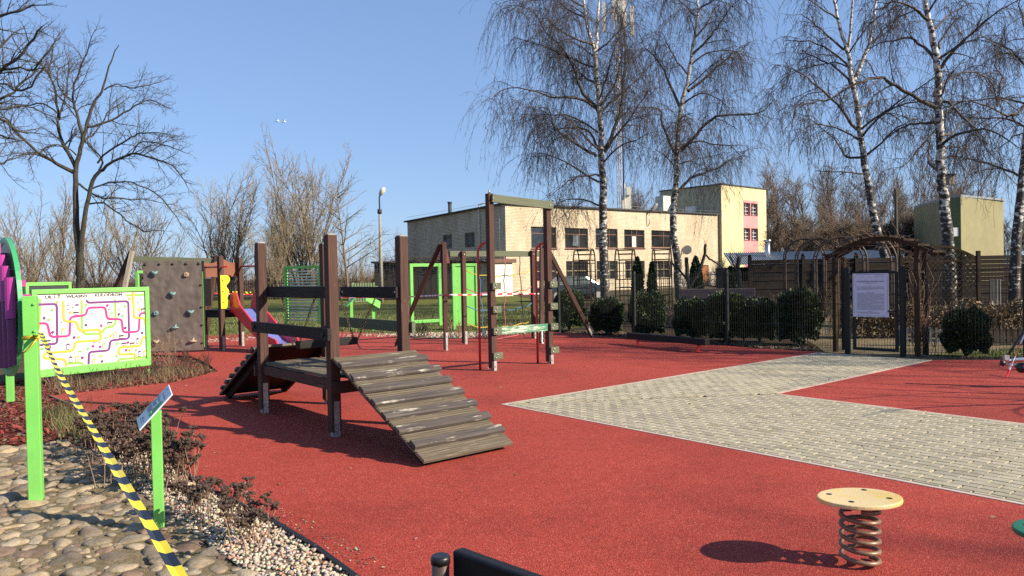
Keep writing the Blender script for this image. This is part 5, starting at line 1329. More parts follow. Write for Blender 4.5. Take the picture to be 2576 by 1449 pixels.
def gate():
    e = (gR-gL).normalized(); n = V3(e.y, -e.x); n = n if n.y < 0 else -n
    t = thing('garden_gate', 'dark green metal gate between two posts in the mesh fence', 'gate', (gL+gR)/2); w = (gR-gL).length
    for p in (gL, gR):
        mb = MB(); mb.box(p+UP*.79, (.085, .085, 1.58), (e, n, UP)); po = mb.build('gate_post', M['fence_green'], t, bevel=.004)
        mb = MB(); mb.box(p+UP*1.59, (.095, .095, .02), (e, n, UP)); mb.build('cap', M['fence_dark'], po)
    a, b = gL+e*.10, gR-e*.075; L = (b-a).length
    mb = MB()
    for p in (a+e*.025, b-e*.025): mb.box(p+UP*.79, (.05, .045, 1.44), (e, n, UP))
    for z in (.095, 1.50): mb.box((a+b)/2+UP*z, (L-.1, .045, .05), (e, n, UP))
    mb.build('leaf_frame', M['fence_green'], t)
    mb = MB()
    for i in range(1, int(L/.05)): p = a+e*(i*.05); mb.tube([p+UP*.10, p+UP*1.5], .0035, 3, caps=False)
    for z in (.3, .5, .7, .9, 1.1, 1.3): mb.tube([a+UP*z, b+UP*z], .004, 3, caps=False)
    mb.build('wire_mesh', M['fence_green'], t)
    mb = MB(); mb.box(b-e*.10+n*.05+UP*.80, (.10, .05, .03), (e, n, UP)); mb.build('handle', M['black_plastic'], t)
    # notice sheet on the gate
    O = a+e*.01+n*.05; TL = D(2156, 686, gL.y); zt = 1.485; zb = .69; sw = L*.80; s0 = .01
    s = thing('gate_notice', 'white framed notice sheet with rules hung on the dark green gate', 'notice', O+e*(sw/2)+UP*zb)
    mb = MB(); mb.prism([(s0, zb), (s0+sw, zb), (s0+sw, zt), (s0, zt)], O, e, UP, .006, n); sh = mb.build('sheet', M['paper'], s)
    N0 = O+n*.0072; mb = MB()
    def bar(x0, x1, z, h): mb.quad(N0+e*x0+UP*z, N0+e*x1+UP*z, N0+e*x1+UP*(z+h), N0+e*x0+UP*(z+h))
    m_ = .022; r_ = .04
    bar(s0+m_+r_, s0+sw-m_-r_, zt-m_, .004); bar(s0+m_+r_, s0+sw-m_-r_, zb+m_, .004)
    for x in (s0+m_, s0+sw-m_): mb.quad(N0+e*(x-.002)+UP*(zb+m_+r_), N0+e*(x+.002)+UP*(zb+m_+r_), N0+e*(x+.002)+UP*(zt-m_-r_), N0+e*(x-.002)+UP*(zt-m_-r_))
    mb.build('border', M['ink'], sh)
    mb = MB(); H = zt-zb; rows = [(.06, .62, .90, .008), (.175, .14, .86, 0), (.205, .28, .72, .006), (.228, .34, .64, .006), (.275, .47, .53, .006), (.30, .12, .88, .006)]
    y = .32
    for k in range(4): rows.append((y+.016*k, .12, .88 if k < 3 else .55, .007))
    rows.append((.425, .36, .62, .008)); y = .45
    for k in range(24): rows.append((y+.0165*k, .12, .88 if k % 5 else .60+.1*(k % 3), .0072))
    rows.append((.865, .42, .55, .007))
    for k in range(3): rows.append((.885+.015*k, .12, .75, .0065))
    for v, u0, u1, h in rows:
        if h: bar(s0+sw*u0, s0+sw*u1, zt-H*v-h, h)
    mb.build('print', M['ink_soft'], sh)
    mb = MB(); put_text(mb, 'REGULAMIN KORZYSTANIA Z OGRODU SENSORYCZNEGO', .02, N0+e*(s0+sw*.12)+UP*(zt-H*.19), e, UP, n, width=sw*.76, bold=.001); mb.build('lettering', M['ink'], sh)
gate()

# ------------------------------------------------------------------ rose arches, gate arch, lattice
def rose_arch(c, span_d, span, depth, H, label, group, Hs=None, r=.024, lattice=True):
    sd = Vector(span_d).normalized(); dd = V3(-sd.y, sd.x); t = thing('rose_arch', label, 'garden arch', c, group)
    Hs = Hs or H-span*.55
    def hoop(u): return [c+sd*(-span/2)+dd*u]+[c+sd*(-span/2)+dd*u+UP*Hs*k for k in (.5, 1)]+[c+sd*(-span/2*math.cos(a))+dd*u+UP*(Hs+(H-Hs)*math.sin(a)) for a in [math.pi*k/14 for k in range(1, 14)]]+[c+sd*(span/2)+dd*u+UP*Hs*k for k in (1, .5, 0)]
    A, B = hoop(-depth/2), hoop(depth/2)
    for h in (A, B):
        mb = MB(); mb.tube(h, r, 6); mb.build('hoop', M['hoop_rust'], t)
    mb = MB()
    for k in range(3, 16, 2): mb.tube([A[k], B[k]], r*.62, 5)
    for k in (2, 16): mb.tube([A[k], B[k]], r*.62, 5)
    mb.build('rungs', M['hoop_rust'], t)
    if lattice:
        for s in (-1, 1):
            mb = MB(); O = c+sd*(s*span/2)
            for z in [Hs*q/7 for q in range(1, 8)]: mb.tube([O-dd*(depth/2)+UP*z, O+dd*(depth/2)+UP*z], .012, 4)
            for u in (-.25, 0, .25): mb.tube([O+dd*(u*depth), O+dd*(u*depth)+UP*Hs], .012, 4)
            mb.build('lattice', M['hoop_rust'], t)
    return t
for (px, lb) in ((1472, 'narrow brown rose arch left of the white birch trunk'), (1575, 'narrow brown rose arch beside the left dark thuja column'), (1667, 'narrow brown rose arch beside the right dark thuja column')):
    p = D(px, 760, 25); zt = top_z(V3(p.x, 25), px, 626+(1575-px)*.008)
    rose_arch(V3(p.x, 25), V3(.28, .96), 1.0, .55, zt, lb, 'narrow rose arches behind the hedge', zt*.80)
for px, y, py, lb in ((2176, 17.0, 590, 'wide brown arch of the rose tunnel nearest the gate'), (2114, 19.5, 597, 'wide brown rose tunnel arch, second behind the gate'), (2060, 22.0, 600, 'wide brown rose tunnel arch, third behind the gate'), (2025, 24.3, 601, 'wide brown rose tunnel arch farthest from the gate')):
    p = D(px, 760, y); zt = top_z(V3(p.x, y), px, py); rose_arch(V3(p.x, y), V3(.97, -.22), 1.22, .45, zt, lb, 'rose tunnel arches beyond the gate', zt-.62, .024)
def gate_arch():
    a, b = gL+V3(-.12, .25), G(2309, 897); b2 = G(2329, 892); a2 = a+(b2-b)
    t = thing('gate_arch', 'wide low wooden pergola arch standing behind the gate', 'pergola', (a+b)/2)
    for p, h in ((a, 1.80), (b, 1.92), (a2, 1.80), (b2, 1.92)):
        mb = MB(); mb.box(p+UP*(h/2), (.075, .075, h), (V3(.6, -.8), V3(.8, .6), UP)); mb.build('post', M['wood_trellis'], t)
    for p, q in ((a, b), (a2, b2)):
        e = (q-p); mb = MB(); pts = [p+e*u+UP*(1.78+.34*math.sin(math.pi*min(max((u+.12)/1.35, 0), 1))) for u in [k/14*1.35-.12 for k in range(15)]]
        for k in range(14): mb.beam(pts[k], pts[k+1], .05, .075)
        mb.build('curved_beam', M['wood_trellis'], t)
    mb = MB()
    for k in range(9):
        u = k/8*1.3-.1; z = 1.78+.34*math.sin(math.pi*min(max((u+.12)/1.35, 0), 1))+.05; p = a+(b-a)*u+UP*z; mb.beam(p-(a2-a)*.4, p+(a2-a)*1.4, .04, .04)
    mb.build('battens', M['wood_trellis'], t)
    for z in (.5, 1.0, 1.5):
        mb = MB(); mb.beam(b+UP*z, b2+UP*z, .03, .03); mb.build('side_rung', M['wood_trellis'], t)
gate_arch()
def lattice_panel():
    l, r_ = D(2268, 800, 20), D(2462, 800, 20.0); l.z = r_.z = 0; e = (r_-l).normalized(); n = V3(e.y, -e.x); w = (r_-l).length
    t = thing('lattice_panel', 'wooden lattice screen with a curved top behind the clipped round bush', 'trellis', (l+r_)/2)
    for p, h in ((l, 1.9), (r_, 1.98)):
        mb = MB(); mb.box(p+UP*(h/2), (.085, .085, h), (e, n, UP)); mb.build('post', M['wood_trellis'], t)
    def topz(u): return 1.76+.36*math.sin(math.pi*u)
    mb = MB(); pts = [l+e*(w*k/12)+UP*topz(k/12) for k in range(13)]
    for k in range(12): mb.beam(pts[k], pts[k+1], .045, .06)
    mb.beam(l+UP*.28, r_+UP*.28, .045, .06); mb.beam(l+UP*1.72, r_+UP*1.72, .045, .05); mb.build('frame', M['wood_trellis'], t)
    mb = MB(); st = .155
    for s in (-1, 1):
        k = -2.4
        while k < w+2.4:
            p0 = None; pts = []
            for i in range(41):
                z = .30+i*.046; x = k+s*(z-.3)
                if .03 < x < w-.03 and z < topz(x/w): pts.append((x, z))
            if len(pts) > 2: mb.beam(l+e*pts[0][0]+UP*pts[0][1]+n*(s*.01), l+e*pts[-1][0]+UP*pts[-1][1]+n*(s*.01), .018, .03, n)
            k += st
    mb.build('lattice', M['wood_trellis'], t)
lattice_panel()
p = D(2509, 800, 18); t = thing('sign_post', 'grey concrete post next to the back of a small dark sign', 'post', V3(p.x, 18))
zt = top_z(V3(p.x, 18), 2509, 703); mb = MB()
mb.box(V3(p.x, 18, zt/2), (.085, .02, zt)); mb.box(V3(p.x-.035, 17.96, zt/2), (.016, .07, zt)); mb.box(V3(p.x+.035, 17.96, zt/2), (.016, .07, zt)); mb.build('shaft', M['concrete'], t)
p = D(2497, 800, 17.9); t = thing('small_sign', 'back of a small dark sign on a thin white pole', 'sign', V3(p.x, 17.9)); zt = top_z(V3(p.x, 17.9), 2497, 702)
mb = MB(); mb.box(V3(p.x, 17.9, zt-.26), (.13, .03, .52)); mb.build('plate', M['fence_dark'], t)
mb = MB(); mb.cyl(V3(p.x, 17.9, 0), V3(p.x, 17.9, zt-.53), .012, 6); mb.build('pole', M['frame_white'], t)
def garden_bench():
    a, b = D(1711, 745, 21.5), D(1900, 746, 21.0); e = V3(b.x-a.x, b.y-a.y); w = e.length; e.normalize(); n = V3(e.y, -e.x)
    t = thing('garden_bench', 'long dusky brown bench back seen through the fence between the bare stumps', 'bench', V3((a.x+b.x)/2, 21.3))
    a.z = b.z = .93; mb = MB(); mb.beam(a, b, .05, .30); mb.build('backrest', M['bench_brown'], t, bevel=.03)
    mb = MB(); mb.box((a+b)/2+n*.25-UP*.45, (w, .4, .06), (e, n, UP)); mb.build('seat', M['bench_brown'], t)
    for s in (.1, .9):
        mb = MB(); q = a+(b-a)*s; mb.box(V3(q.x, q.y, .45)-n*.03, (.08, .06, .9), (e, n, UP)); mb.build('leg', M['fence_dark'], t)
simple('bench_brown', (.13, .075, .075), (.10, .06, .06), 5, .7)
garden_bench()
def parked_car():
    c = D(1440, 750, 44); c.z = 0
    t = thing('parked_car', 'dark parked car half hidden behind the hedge and rose arch', 'car', c)
    X = V3(.95, .30).normalized(); Y = V3(-.30, .95).normalized()
    sec = [(-2.1, .35), (-2.15, .75), (-1.5, .88), (-.75, 1.38), (.55, 1.42), (1.35, .98), (2.05, .90), (2.1, .35)]
    mb = MB(); mb.prism(sec, c-Y*.82+UP*.0, X, UP, 1.64, Y); mb.build('body', M['car_paint'], t, bevel=.08)
    for y in (-.83, .825):
        mb = MB(); mb.prism([(-1.3, .92), (-.72, 1.32), (-.05, 1.35), (-.05, .92)], c+Y*y, X, UP, .01, Y); mb.build('window', M['glass_pale'], t)
        mb = MB(); mb.prism([(.02, .92), (.02, 1.35), (.52, 1.35), (1.2, .96)], c+Y*y, X, UP, .01, Y); mb.build('window', M['glass_pale'], t)
    for x in (-1.3, 1.3):
        for y in (-.86, .66):
            mb = MB(); mb.cyl(c+X*x+Y*y+UP*.32, c+X*x+Y*(y+.2)+UP*.32, .32, 16); w_ = mb.build('wheel', M['tyre'], t)
            mb = MB(); mb.cyl(c+X*x+Y*(y-.01)+UP*.32, c+X*x+Y*(y+.21)+UP*.32, .19, 12); mb.build('rim', M['galv'], w_)
parked_car()
# street lamp, wooden pole, radio mast, gulls
def street_lamp():
    b = D(960, 745, 47); b.z = 0; h = top_z(b, 958, 478)
    t = thing('street_lamp', 'lone concrete street lamp against the sky beside the brick building', 'street lamp', b)
    mb = MB(); mb.tube([b, b+UP*h*.80], [.13, .075], 10); mb.build('pole', M['concrete'], t)
    mb = MB(); mb.tube([b+UP*h*.79, b+UP*h*.83], .14, 8); mb.tube([b+UP*h*.8, b+UP*(h-.45), b+UP*(h-.2)+V3(.10, -.04)], .045, 6); mb.build('bracket', M['roof_dark'], t)
    mb = MB(); mb.tube([b+UP*(h-.35)+V3(.02, 0), b+UP*(h-.22)+V3(.12, -.05), b+UP*h+V3(.26, -.1), b+UP*(h+.12)+V3(.36, -.14)], [.06, .15, .16, .06], 8); mb.build('lamp_head', M['cream_white'], t)
street_lamp()
b = D(2256, 700, 60); b.z = 0; mb = MB(); mb.tube([b, V3(b.x, b.y, top_z(b, 2256, 475))], [.17, .12], 8); tag(mb.build('utility_pole', M['bark_dark']), 'dark wooden utility pole among the woods right of the leaning birch', 'utility pole')
def mast():
    b = D(1562, 690, 95); b.z = 0; H = top_z(b, 1556, -60); t = thing('radio_mast', 'tall pale lattice radio mast with antennas behind the birches', 'radio mast', b)
    mb = MB(); L = [(math.cos(a)*.32, math.sin(a)*.32) for a in (.4, .4+2.094, .4+4.189)]
    for x, y in L: mb.tube([b+V3(x, y), b+V3(x*.9, y*.9, H)], .06, 5)
    z = 0; k = 0
    while z < H-1.0:
        for i in range(3):
            p, q = L[i], L[(i+1) % 3]; 
            if k % 2: p, q = q, p
            mb.tube([b+V3(*p, z), b+V3(*q, z+1.0)], .03, 3, caps=False)
        z += 1.0; k += 1
    mb.build('lattice', M['mast_paint'], t)
    mb = MB(); mb.tube([b+V3(.5, -.3), b+V3(.5, -.3, H)], .09, 5); mb.build('cable_run', M['fence_dark'], t)
    for px, y0, y1, w, m in ((1519, 10, 84, .45, 'mast_paint'), (1546, -20, 55, .5, 'cream_white'), (1571, 0, 70, .55, 'cream_white'), (1590, 20, 95, .45, 'cream_white'), (1560, -40, 40, .5, 'mast_paint')):
        za, zb = EYE+ray(px, y1).z*95/ray(px, y1).y, EYE+ray(px, y0).z*95/ray(px, y0).y; p = D(px, 40, 94.5)
        mb = MB(); mb.box(V3(p.x, 94.5, (za+zb)/2), (w, .25, zb-za)); mb.box(V3((p.x+b.x)/2, 94.8, (za+zb)/2), (abs(p.x-b.x)+.1, .08, .08)); mb.build('antenna', M[m], t)
    p = D(1577, 505, 75); mb = MB(); mb.box(V3(p.x, 75.5, 8.6), (.9, .6, 1.4)); mb.tube([V3(p.x-.2, 75, 7), V3(p.x-.2, 75, 10.5)], .05, 5); mb.box(V3(p.x+.2, 75, 9.7), (.45, .3, .8)); tag(mb.build('roof_cabinet', M['cream_white']), 'white antenna cabinet on the brick building roof beside the mast', 'antenna cabinet')
mast()
for px, py, w, lb in ((697, 305, .95, 'pale grey gull flying, the left bird of the pair in the sky'), (714, 307, 1.0, 'bright white gull flying, the right bird of the pair in the sky')):
    c = D(px, py, 100); mb = MB(); mb.tube([c+V3(-.32, 0, -.03), c+V3(-.1, 0, 0), c+V3(.15, 0, .02), c+V3(.32, 0, .02)], [.02, .09, .08, .02], 6)
    for s in (-1, 1):
        q = [c+V3(-.08, 0, .03), c+V3(.10, 0, .03), c+V3(.02+.03*s, s*.35, .28), c+V3(.16, s*.62, .46), c+V3(-.02, s*.36, .28)]
        for z_ in (0, .012): mb.poly([p_+UP*z_ for p_ in (q if z_ else q[::-1])])
    tag(mb.build('gull', M['gull_white']), lb, 'bird', 'two gulls in the sky')

# ------------------------------------------------------------------ trees: branches as polylines, skinned in bulk
def skin(name, brs, ns, m, parent):
    """brs: list of (pts [(x,y,z)..], radii [..]) -> one tube mesh"""
    by = {}
    for p, r in brs: by.setdefault(len(p), []).append((p, r))
    Vs = []; Qs = []; off = 0
    for n, L in by.items():
        P = np.array([b[0] for b in L], dtype=np.float64).reshape(len(L), n, 3); R = np.array([b[1] for b in L], dtype=np.float64)
        T = np.gradient(P, axis=1); T /= np.linalg.norm(T, axis=2, keepdims=True)+1e-9
        mean = T.mean(axis=1); ref = np.where(np.abs(mean[:, 2:3]) < .8, np.array([[0., 0, 1]]), np.array([[1., 0.2, 0]]))
        A = np.cross(T, ref[:, None, :]); A /= np.linalg.norm(A, axis=2, keepdims=True)+1e-9; B = np.cross(T, A)
        q = np.arange(ns)*2*np.pi/ns
        V = P[:, :, None, :]+R[:, :, None, None]*(A[:, :, None, :]*np.cos(q)[None, None, :, None]+B[:, :, None, :]*np.sin(q)[None, None, :, None])
        Vs.append(V.reshape(-1, 3))
        i = np.arange(len(L))[:, None, None]*(n*ns); j = np.arange(n-1)[None, :, None]*ns; k = np.arange(ns)[None, None, :]; k2 = (k+1) % ns
        Q = np.stack([i+j+k, i+j+k2, i+j+ns+k2, i+j+ns+k], -1).reshape(-1, 4)+off; Qs.append(Q); off += len(L)*n*ns
    return np_obj(name, np.concatenate(Vs), np.concatenate(Qs), m, parent, None, True)

def unit(x, y, z):
    l = math.sqrt(x*x+y*y+z*z) or 1; return x/l, y/l, z/l
def grow(p, d, L, r, n, wander, trop, R, tip=.35):
    pts = [p]; rad = [r]; x, y, z = p; dx, dy, dz = d; s = L/n; g = R.gauss
    for i in range(n):
        dx, dy, dz = unit(dx+g(0, wander), dy+g(0, wander), dz+g(0, wander)+trop)
        x += dx*s; y += dy*s; z += dz*s; pts.append((x, y, z)); rad.append(r*(1-(1-tip)*(i+1)/n))
    return pts, rad
def at(b, t):
    P, r = b; f = t*(len(P)-1); i = min(int(f), len(P)-2); u = f-i; a, c = P[i], P[i+1]
    return (a[0]+(c[0]-a[0])*u, a[1]+(c[1]-a[1])*u, a[2]+(c[2]-a[2])*u), unit(c[0]-a[0], c[1]-a[1], c[2]-a[2]), r[i]+(r[i+1]-r[i])*u
def blen(b): return sum(math.dist(b[0][i], b[0][i+1]) for i in range(len(b[0])-1))
def side(d, ang, R, up=0.0):
    """direction at angle ang from d, random roll, nudged up"""
    a = unit(R.gauss(0, 1), R.gauss(0, 1), R.gauss(0, 1)); k = a[0]*d[0]+a[1]*d[1]+a[2]*d[2]
    s = unit(a[0]-d[0]*k, a[1]-d[1]*k, a[2]-d[2]*k); c, q = math.cos(ang), math.sin(ang)
    return unit(d[0]*c+s[0]*q, d[1]*c+s[1]*q, d[2]*c+s[2]*q+up)
def path3(pxs, Y, dy, r0, r1, jit, R, sub=3, a=.3905, b=0, c=.3905, e=0, power=.8):
    """picture polyline -> 3D branch; depth drifts by dy along it"""
    K = [D(a*x+b, c*y+e, Y+dy*(i/max(1, len(pxs)-1))) for i, (x, y) in enumerate(pxs)]; out = []
    for i in range(len(K)-1):
        p0, p1, p2, p3 = K[max(i-1, 0)], K[i], K[i+1], K[min(i+2, len(K)-1)]
        for k in range(sub):
            u = k/sub; v = .5*((2*p1)+(p2-p0)*u+(2*p0-5*p1+4*p2-p3)*u*u+(3*p1-p0-3*p2+p3)*u**3)
            out.append((v.x+R.gauss(0, jit), v.y+R.gauss(0, jit), v.z+R.gauss(0, jit)))
    out.append(tuple(K[-1])); n = len(out)
    return out, [r0+(r1-r0)*(i/(n-1))**power for i in range(n)]

def birch(loc, trunks, limbs, seed, label, density=1.0, extra=8, tw=.0068, group='birch trees around the garden', limb_r=.05, strand=(1.0, 3.8), top_lim=None):
    R = random.Random(seed); t = thing('birch_tree', label, 'tree', loc, group)
    skin('trunk', trunks, 10, M['birch_bark'], t)
    L = list(limbs); tr = trunks[0]; n0 = len(L)
    for k in range(extra):
        p, d, r = at(tr, .38+.58*(k+R.random())/extra); a = R.choice((1.57, -1.57))+R.gauss(0, .7)
        Ln = R.uniform(2.4, 4.2)*(1.15-.5*(k/extra)); dd = unit(math.cos(a), math.sin(a), .75)
        L.append(grow(p, dd, Ln, r*.42, 9, .10, -.06, R, .22))
    sec = []; st = []; mini = []
    def hang(p, r, ln):
        a = R.uniform(0, 6.28); h = R.uniform(.1, .9)
        b = grow(p, unit(math.cos(a)*h, math.sin(a)*h, R.uniform(-.6, .5)), ln, r, 6, .10, -.42, R, .55); st.append(b)
        for _ in range(int(ln*2.6)):
            q, d, r_ = at(b, R.uniform(.15, .98)); mini.append(grow(q, side(d, R.uniform(.5, 1.1), R, -.15), R.uniform(.10, .32), r*.85, 2, .15, -.25, R, .6))
    for b in L:
        ln = blen(b); k = max(2, int(ln/.36*density))
        for i in range(k):
            t_ = .18+.82*(i+R.random())/k; p, d, r = at(b, min(t_, .995))
            s = grow(p, side(d, R.uniform(.55, 1.15), R, .22), R.uniform(.5, 1.7)*(1.15-.4*t_), max(.009, min(.024, r*.5)), 6, .16, -.11, R, .5); sec.append(s)
            sl = blen(s)
            for q in range(max(2, int(sl*11.5*density))):
                p2, _, r2 = at(s, R.uniform(.2, 1)); hang(p2, tw, R.uniform(*strand)*R.choice((.45, .7, 1)))
        for q in range(int(ln*5.0*density)):
            p2, _, r2 = at(b, R.uniform(.3, 1)); hang(p2, tw, R.uniform(*strand)*R.choice((.4, .7, 1)))
    skin('limbs', L, 7, M['birch_limb'], t)
    skin('twigs', sec, 4, M['birch_twig'], t); skin('hanging_twigs', st+mini, 3, M['birch_twig'], t)
    return t
R1 = random.Random(3)
def Z2(pts, Y, dy, r0, r1=.014, jit=.02, sub=3): return path3(pts, Y, dy, r0, r1, jit, R1, sub, .3906, 1194.9, .3906, 0)
def Z3(pts, Y, dy, r0, r1=.014, jit=.02, sub=3): return path3(pts, Y, dy, r0, r1, jit, R1, sub, .3905, 1886.7, .3905, 0)
def PX(pts, Y, dy, r0, r1, jit=.015, sub=3, power=.8): return path3(pts, Y, dy, r0, r1, jit, R1, sub, 1, 0, 1, 0, power)
# birch 1
Y = 34.0; loc = D(1522, 778, Y); loc.z = 0
tr = [PX([(1522, 779), (1520, 700), (1518, 600), (1517, 520), (1517, 461), (1512, 390), (1514, 332), (1507, 273), (1501, 195), (1496, 129), (1478, 72), (1468, 0), (1462, -70), (1455, -140)], Y, 0, .24, .03), PX([(1498, 150), (1502, 100), (1503, 59), (1507, 0), (1512, -70), (1514, -130)], Y, .4, .10, .02)]
lm = [Z2([(795, 700), (660, 630), (510, 630), (400, 590), (220, 565), (120, 620)], Y, -1.2, .075), Z2([(800, 720), (700, 600), (655, 500), (620, 400), (560, 310), (450, 200), (380, 80), (260, 25)], Y, .9, .09),
      Z2([(785, 540), (700, 490), (640, 420), (570, 340)], Y, 1.5, .06), Z2([(785, 1000), (700, 960), (560, 860), (500, 800), (470, 700), (330, 690)], Y, -1.8, .08), Z2([(790, 960), (740, 850), (620, 825), (520, 840), (465, 890)], Y, 1.6, .07),
      Z2([(800, 1130), (700, 1130), (600, 1165), (500, 1250)], Y, -1.0, .055), Z2([(805, 1330), (700, 1290), (580, 1290), (500, 1340)], Y, 1.0, .05), Z2([(830, 970), (900, 830), (940, 680), (960, 500), (970, 300), (950, 150), (990, 0)], Y, .8, .10, .02),
      Z2([(835, 980), (920, 860), (1000, 760), (1080, 640), (1130, 560)], Y, -1.2, .07), Z2([(815, 720), (900, 640), (980, 570), (1060, 500), (1140, 400)], Y, 1.4, .07), Z2([(825, 1050), (920, 950), (1040, 900), (1120, 860)], Y, -1.5, .05),
      Z2([(780, 330), (850, 280), (930, 200), (1000, 150)], Y, -1, .05), Z2([(770, 290), (650, 250), (560, 200), (470, 130), (440, 80)], Y, -1.5, .06), Z2([(785, 440), (620, 380), (450, 300), (250, 240)], Y, 1.2, .055), Z2([(720, 120), (600, 60), (480, -40), (350, -60)], Y, 1, .05), Z2([(790, 150), (880, 60), (960, -60)], Y, 1, .045),
      Z2([(700, 40), (560, -10), (400, 0), (300, 20), (215, 80)], Y, -1, .05), Z2([(790, 850), (640, 760), (450, 740), (300, 800)], Y, 2.0, .05), Z2([(800, 1180), (640, 1080), (480, 1000), (380, 980)], Y, .8, .05)]
birch(loc, tr, lm, 21, 'broad weeping birch with forked white trunk standing before the middle of the brick facade', 1.0, 7)
# birch 2
Y = 36.0; loc = D(1712, 768, Y); loc.z = 0
tr = [PX([(1712, 768), (1708, 731), (1705, 695), (1703, 643), (1695, 598), (1694, 536), (1698, 490), (1702, 450), (1703, 390), (1709, 310), (1717, 250), (1733, 188), (1741, 130), (1749, 78), (1757, 25), (1753, 0), (1750, -60), (1752, -130)], Y, 0, .23, .03)]
lm = [Z2([(1325, 970), (1420, 870), (1500, 790), (1580, 740), (1760, 740), (1860, 710), (1930, 640)], Y, -1.4, .10), Z2([(1370, 590), (1470, 510), (1560, 430), (1660, 350), (1740, 300)], Y, 1.4, .08), Z2([(1400, 350), (1500, 250), (1560, 170), (1640, 60), (1700, 0)], Y, -.8, .07),
      Z2([(1295, 1000), (1240, 880), (1200, 770), (1190, 700), (1080, 690), (980, 740)], Y, -1.2, .08), Z2([(1315, 680), (1260, 560), (1220, 460), (1150, 360), (1100, 310), (1060, 220)], Y, 1.2, .08), Z2([(1300, 1240), (1390, 1150), (1480, 1110), (1580, 1070), (1660, 1020), (1740, 1000)], Y, .9, .085),
      Z2([(1325, 950), (1430, 910), (1540, 930), (1640, 940), (1720, 1010)], Y, -1.8, .05), Z2([(1420, 240), (1500, 140), (1540, 60), (1600, -40)], Y, 1, .055), Z2([(1380, 480), (1300, 400), (1250, 300), (1200, 200)], Y, -1.4, .05), Z2([(1340, 660), (1450, 600), (1540, 620), (1640, 700)], Y, -.9, .05),
      Z2([(1420, 100), (1340, 20), (1250, -40)], Y, .8, .045), Z2([(1440, 60), (1540, 0), (1680, -30), (1790, 40)], Y, -.8, .05), Z2([(1300, 1060), (1420, 1020), (1560, 1000)], Y, 1.5, .04), Z2([(1390, 420), (1500, 340), (1640, 330), (1800, 380)], Y, .5, .05), Z2([(1300, 1090), (1230, 1010), (1160, 960)], Y, 1, .04)]
birch(loc, tr, lm, 22, 'weeping birch with a bent lower trunk in front of the cream tower', 1.0, 6)
# birch 3
Y = 27.0; loc = D(2260, 790, Y); loc.z = 0
tr = [PX([(2262, 792), (2255, 746), (2240, 690), (2221, 631), (2205, 570), (2190, 500), (2179, 440), (2166, 352), (2156, 273), (2142, 203), (2137, 156), (2125, 109), (2109, 55), (2099, 0), (2090, -60), (2084, -130)], Y, 0, .20, .025), PX([(2147, 205), (2168, 156), (2187, 109), (2199, 47), (2205, 0), (2212, -70), (2216, -130)], Y, .5, .085, .02), PX([(2133, 129), (2142, 51), (2144, 0), (2147, -80)], Y, -.4, .06, .02)]
lm = [Z3([(690, 840), (560, 670), (440, 560), (330, 470), (220, 430)], Y, -1.2, .06), Z3([(610, 320), (500, 230), (400, 140), (330, 90)], Y, 1, .045), Z3([(715, 1010), (620, 1010), (590, 960), (520, 870), (380, 760)], Y, 1.2, .05), Z3([(730, 1120), (600, 1110), (420, 1100)], Y, -1, .035),
      Z3([(745, 1000), (850, 910), (950, 820), (1010, 800)], Y, -.8, .05), Z3([(655, 550), (540, 420), (470, 400), (330, 320)], Y, .5, .045), Z3([(700, 900), (560, 820), (420, 800), (320, 850)], Y, -.6, .04), Z3([(770, 280), (900, 200), (980, 130)], Y, .8, .04), Z3([(560, 120), (440, 40), (340, -30)], Y, -.8, .04), Z3([(680, 720), (780, 660), (880, 640)], Y, 1.2, .04), Z3([(640, 430), (520, 330), (380, 270), (230, 260)], Y, 1.6, .045), Z3([(810, 60), (900, 20), (960, -60)], Y, -.5, .035)]
birch(loc, tr, lm, 23, 'slender leaning birch with dark forked trunk behind the gate', 1.0, 6, .0068, strand=(.6, 1.9))
# birch 4
Y = 21.5; loc = D(2392, 845, Y); loc.z = 0
tr = [PX([(2393, 846), (2390, 760), (2387, 690), (2386, 640), (2384, 593), (2377, 527), (2372, 480), (2366, 430), (2367, 352), (2361, 273), (2359, 187), (2351, 129), (2336, 51), (2324, 0), (2315, -70), (2308, -130)], Y, 0, .21, .05)]
lm = [Z3([(1200, 700), (1100, 640), (940, 560), (860, 510), (770, 510), (650, 560), (520, 640), (400, 660), (300, 700), (270, 830)], Y, -.8, .065), Z3([(1185, 370), (1080, 270), (1000, 250), (880, 270), (740, 320)], Y, 1, .05), Z3([(1205, 800), (1100, 795), (1000, 810), (920, 860), (780, 980)], Y, 1, .045), Z3([(1220, 440), (1280, 370), (1340, 300), (1440, 220), (1500, 90)], Y, -.7, .06),
      Z3([(1240, 870), (1300, 850), (1380, 780), (1460, 860)], Y, .6, .04), Z3([(1240, 650), (1300, 680), (1400, 780), (1480, 860), (1530, 930)], Y, -.9, .045), Z3([(1250, 960), (1310, 940), (1370, 960), (1420, 930)], Y, .8, .03), Z3([(1150, 130), (1060, 50), (940, 10), (860, 20)], Y, -.8, .05), Z3([(1210, 310), (1270, 200), (1330, 120)], Y, .9, .04),
      Z3([(1215, 560), (1330, 480), (1460, 470), (1560, 560)], Y, 1.2, .04), Z3([(1170, 200), (1280, 100), (1400, 30)], Y, .5, .04), Z3([(1210, 830), (1160, 880), (1060, 1000), (960, 1090)], Y, -.5, .03), Z3([(1225, 640), (1270, 500), (1310, 460)], Y, -1.2, .03)]
t4 = birch(loc, tr, lm, 24, 'thick white birch trunk with a nest box near the right side', 1.0, 5, .0056, strand=(.6, 2.0))
c = D(2384, 454, 21.2); X_ = V3(1, .1).normalized()
t = thing('nest_box', 'small wooden nest box hung on the thick birch trunk', 'nest box', c-UP*.15)
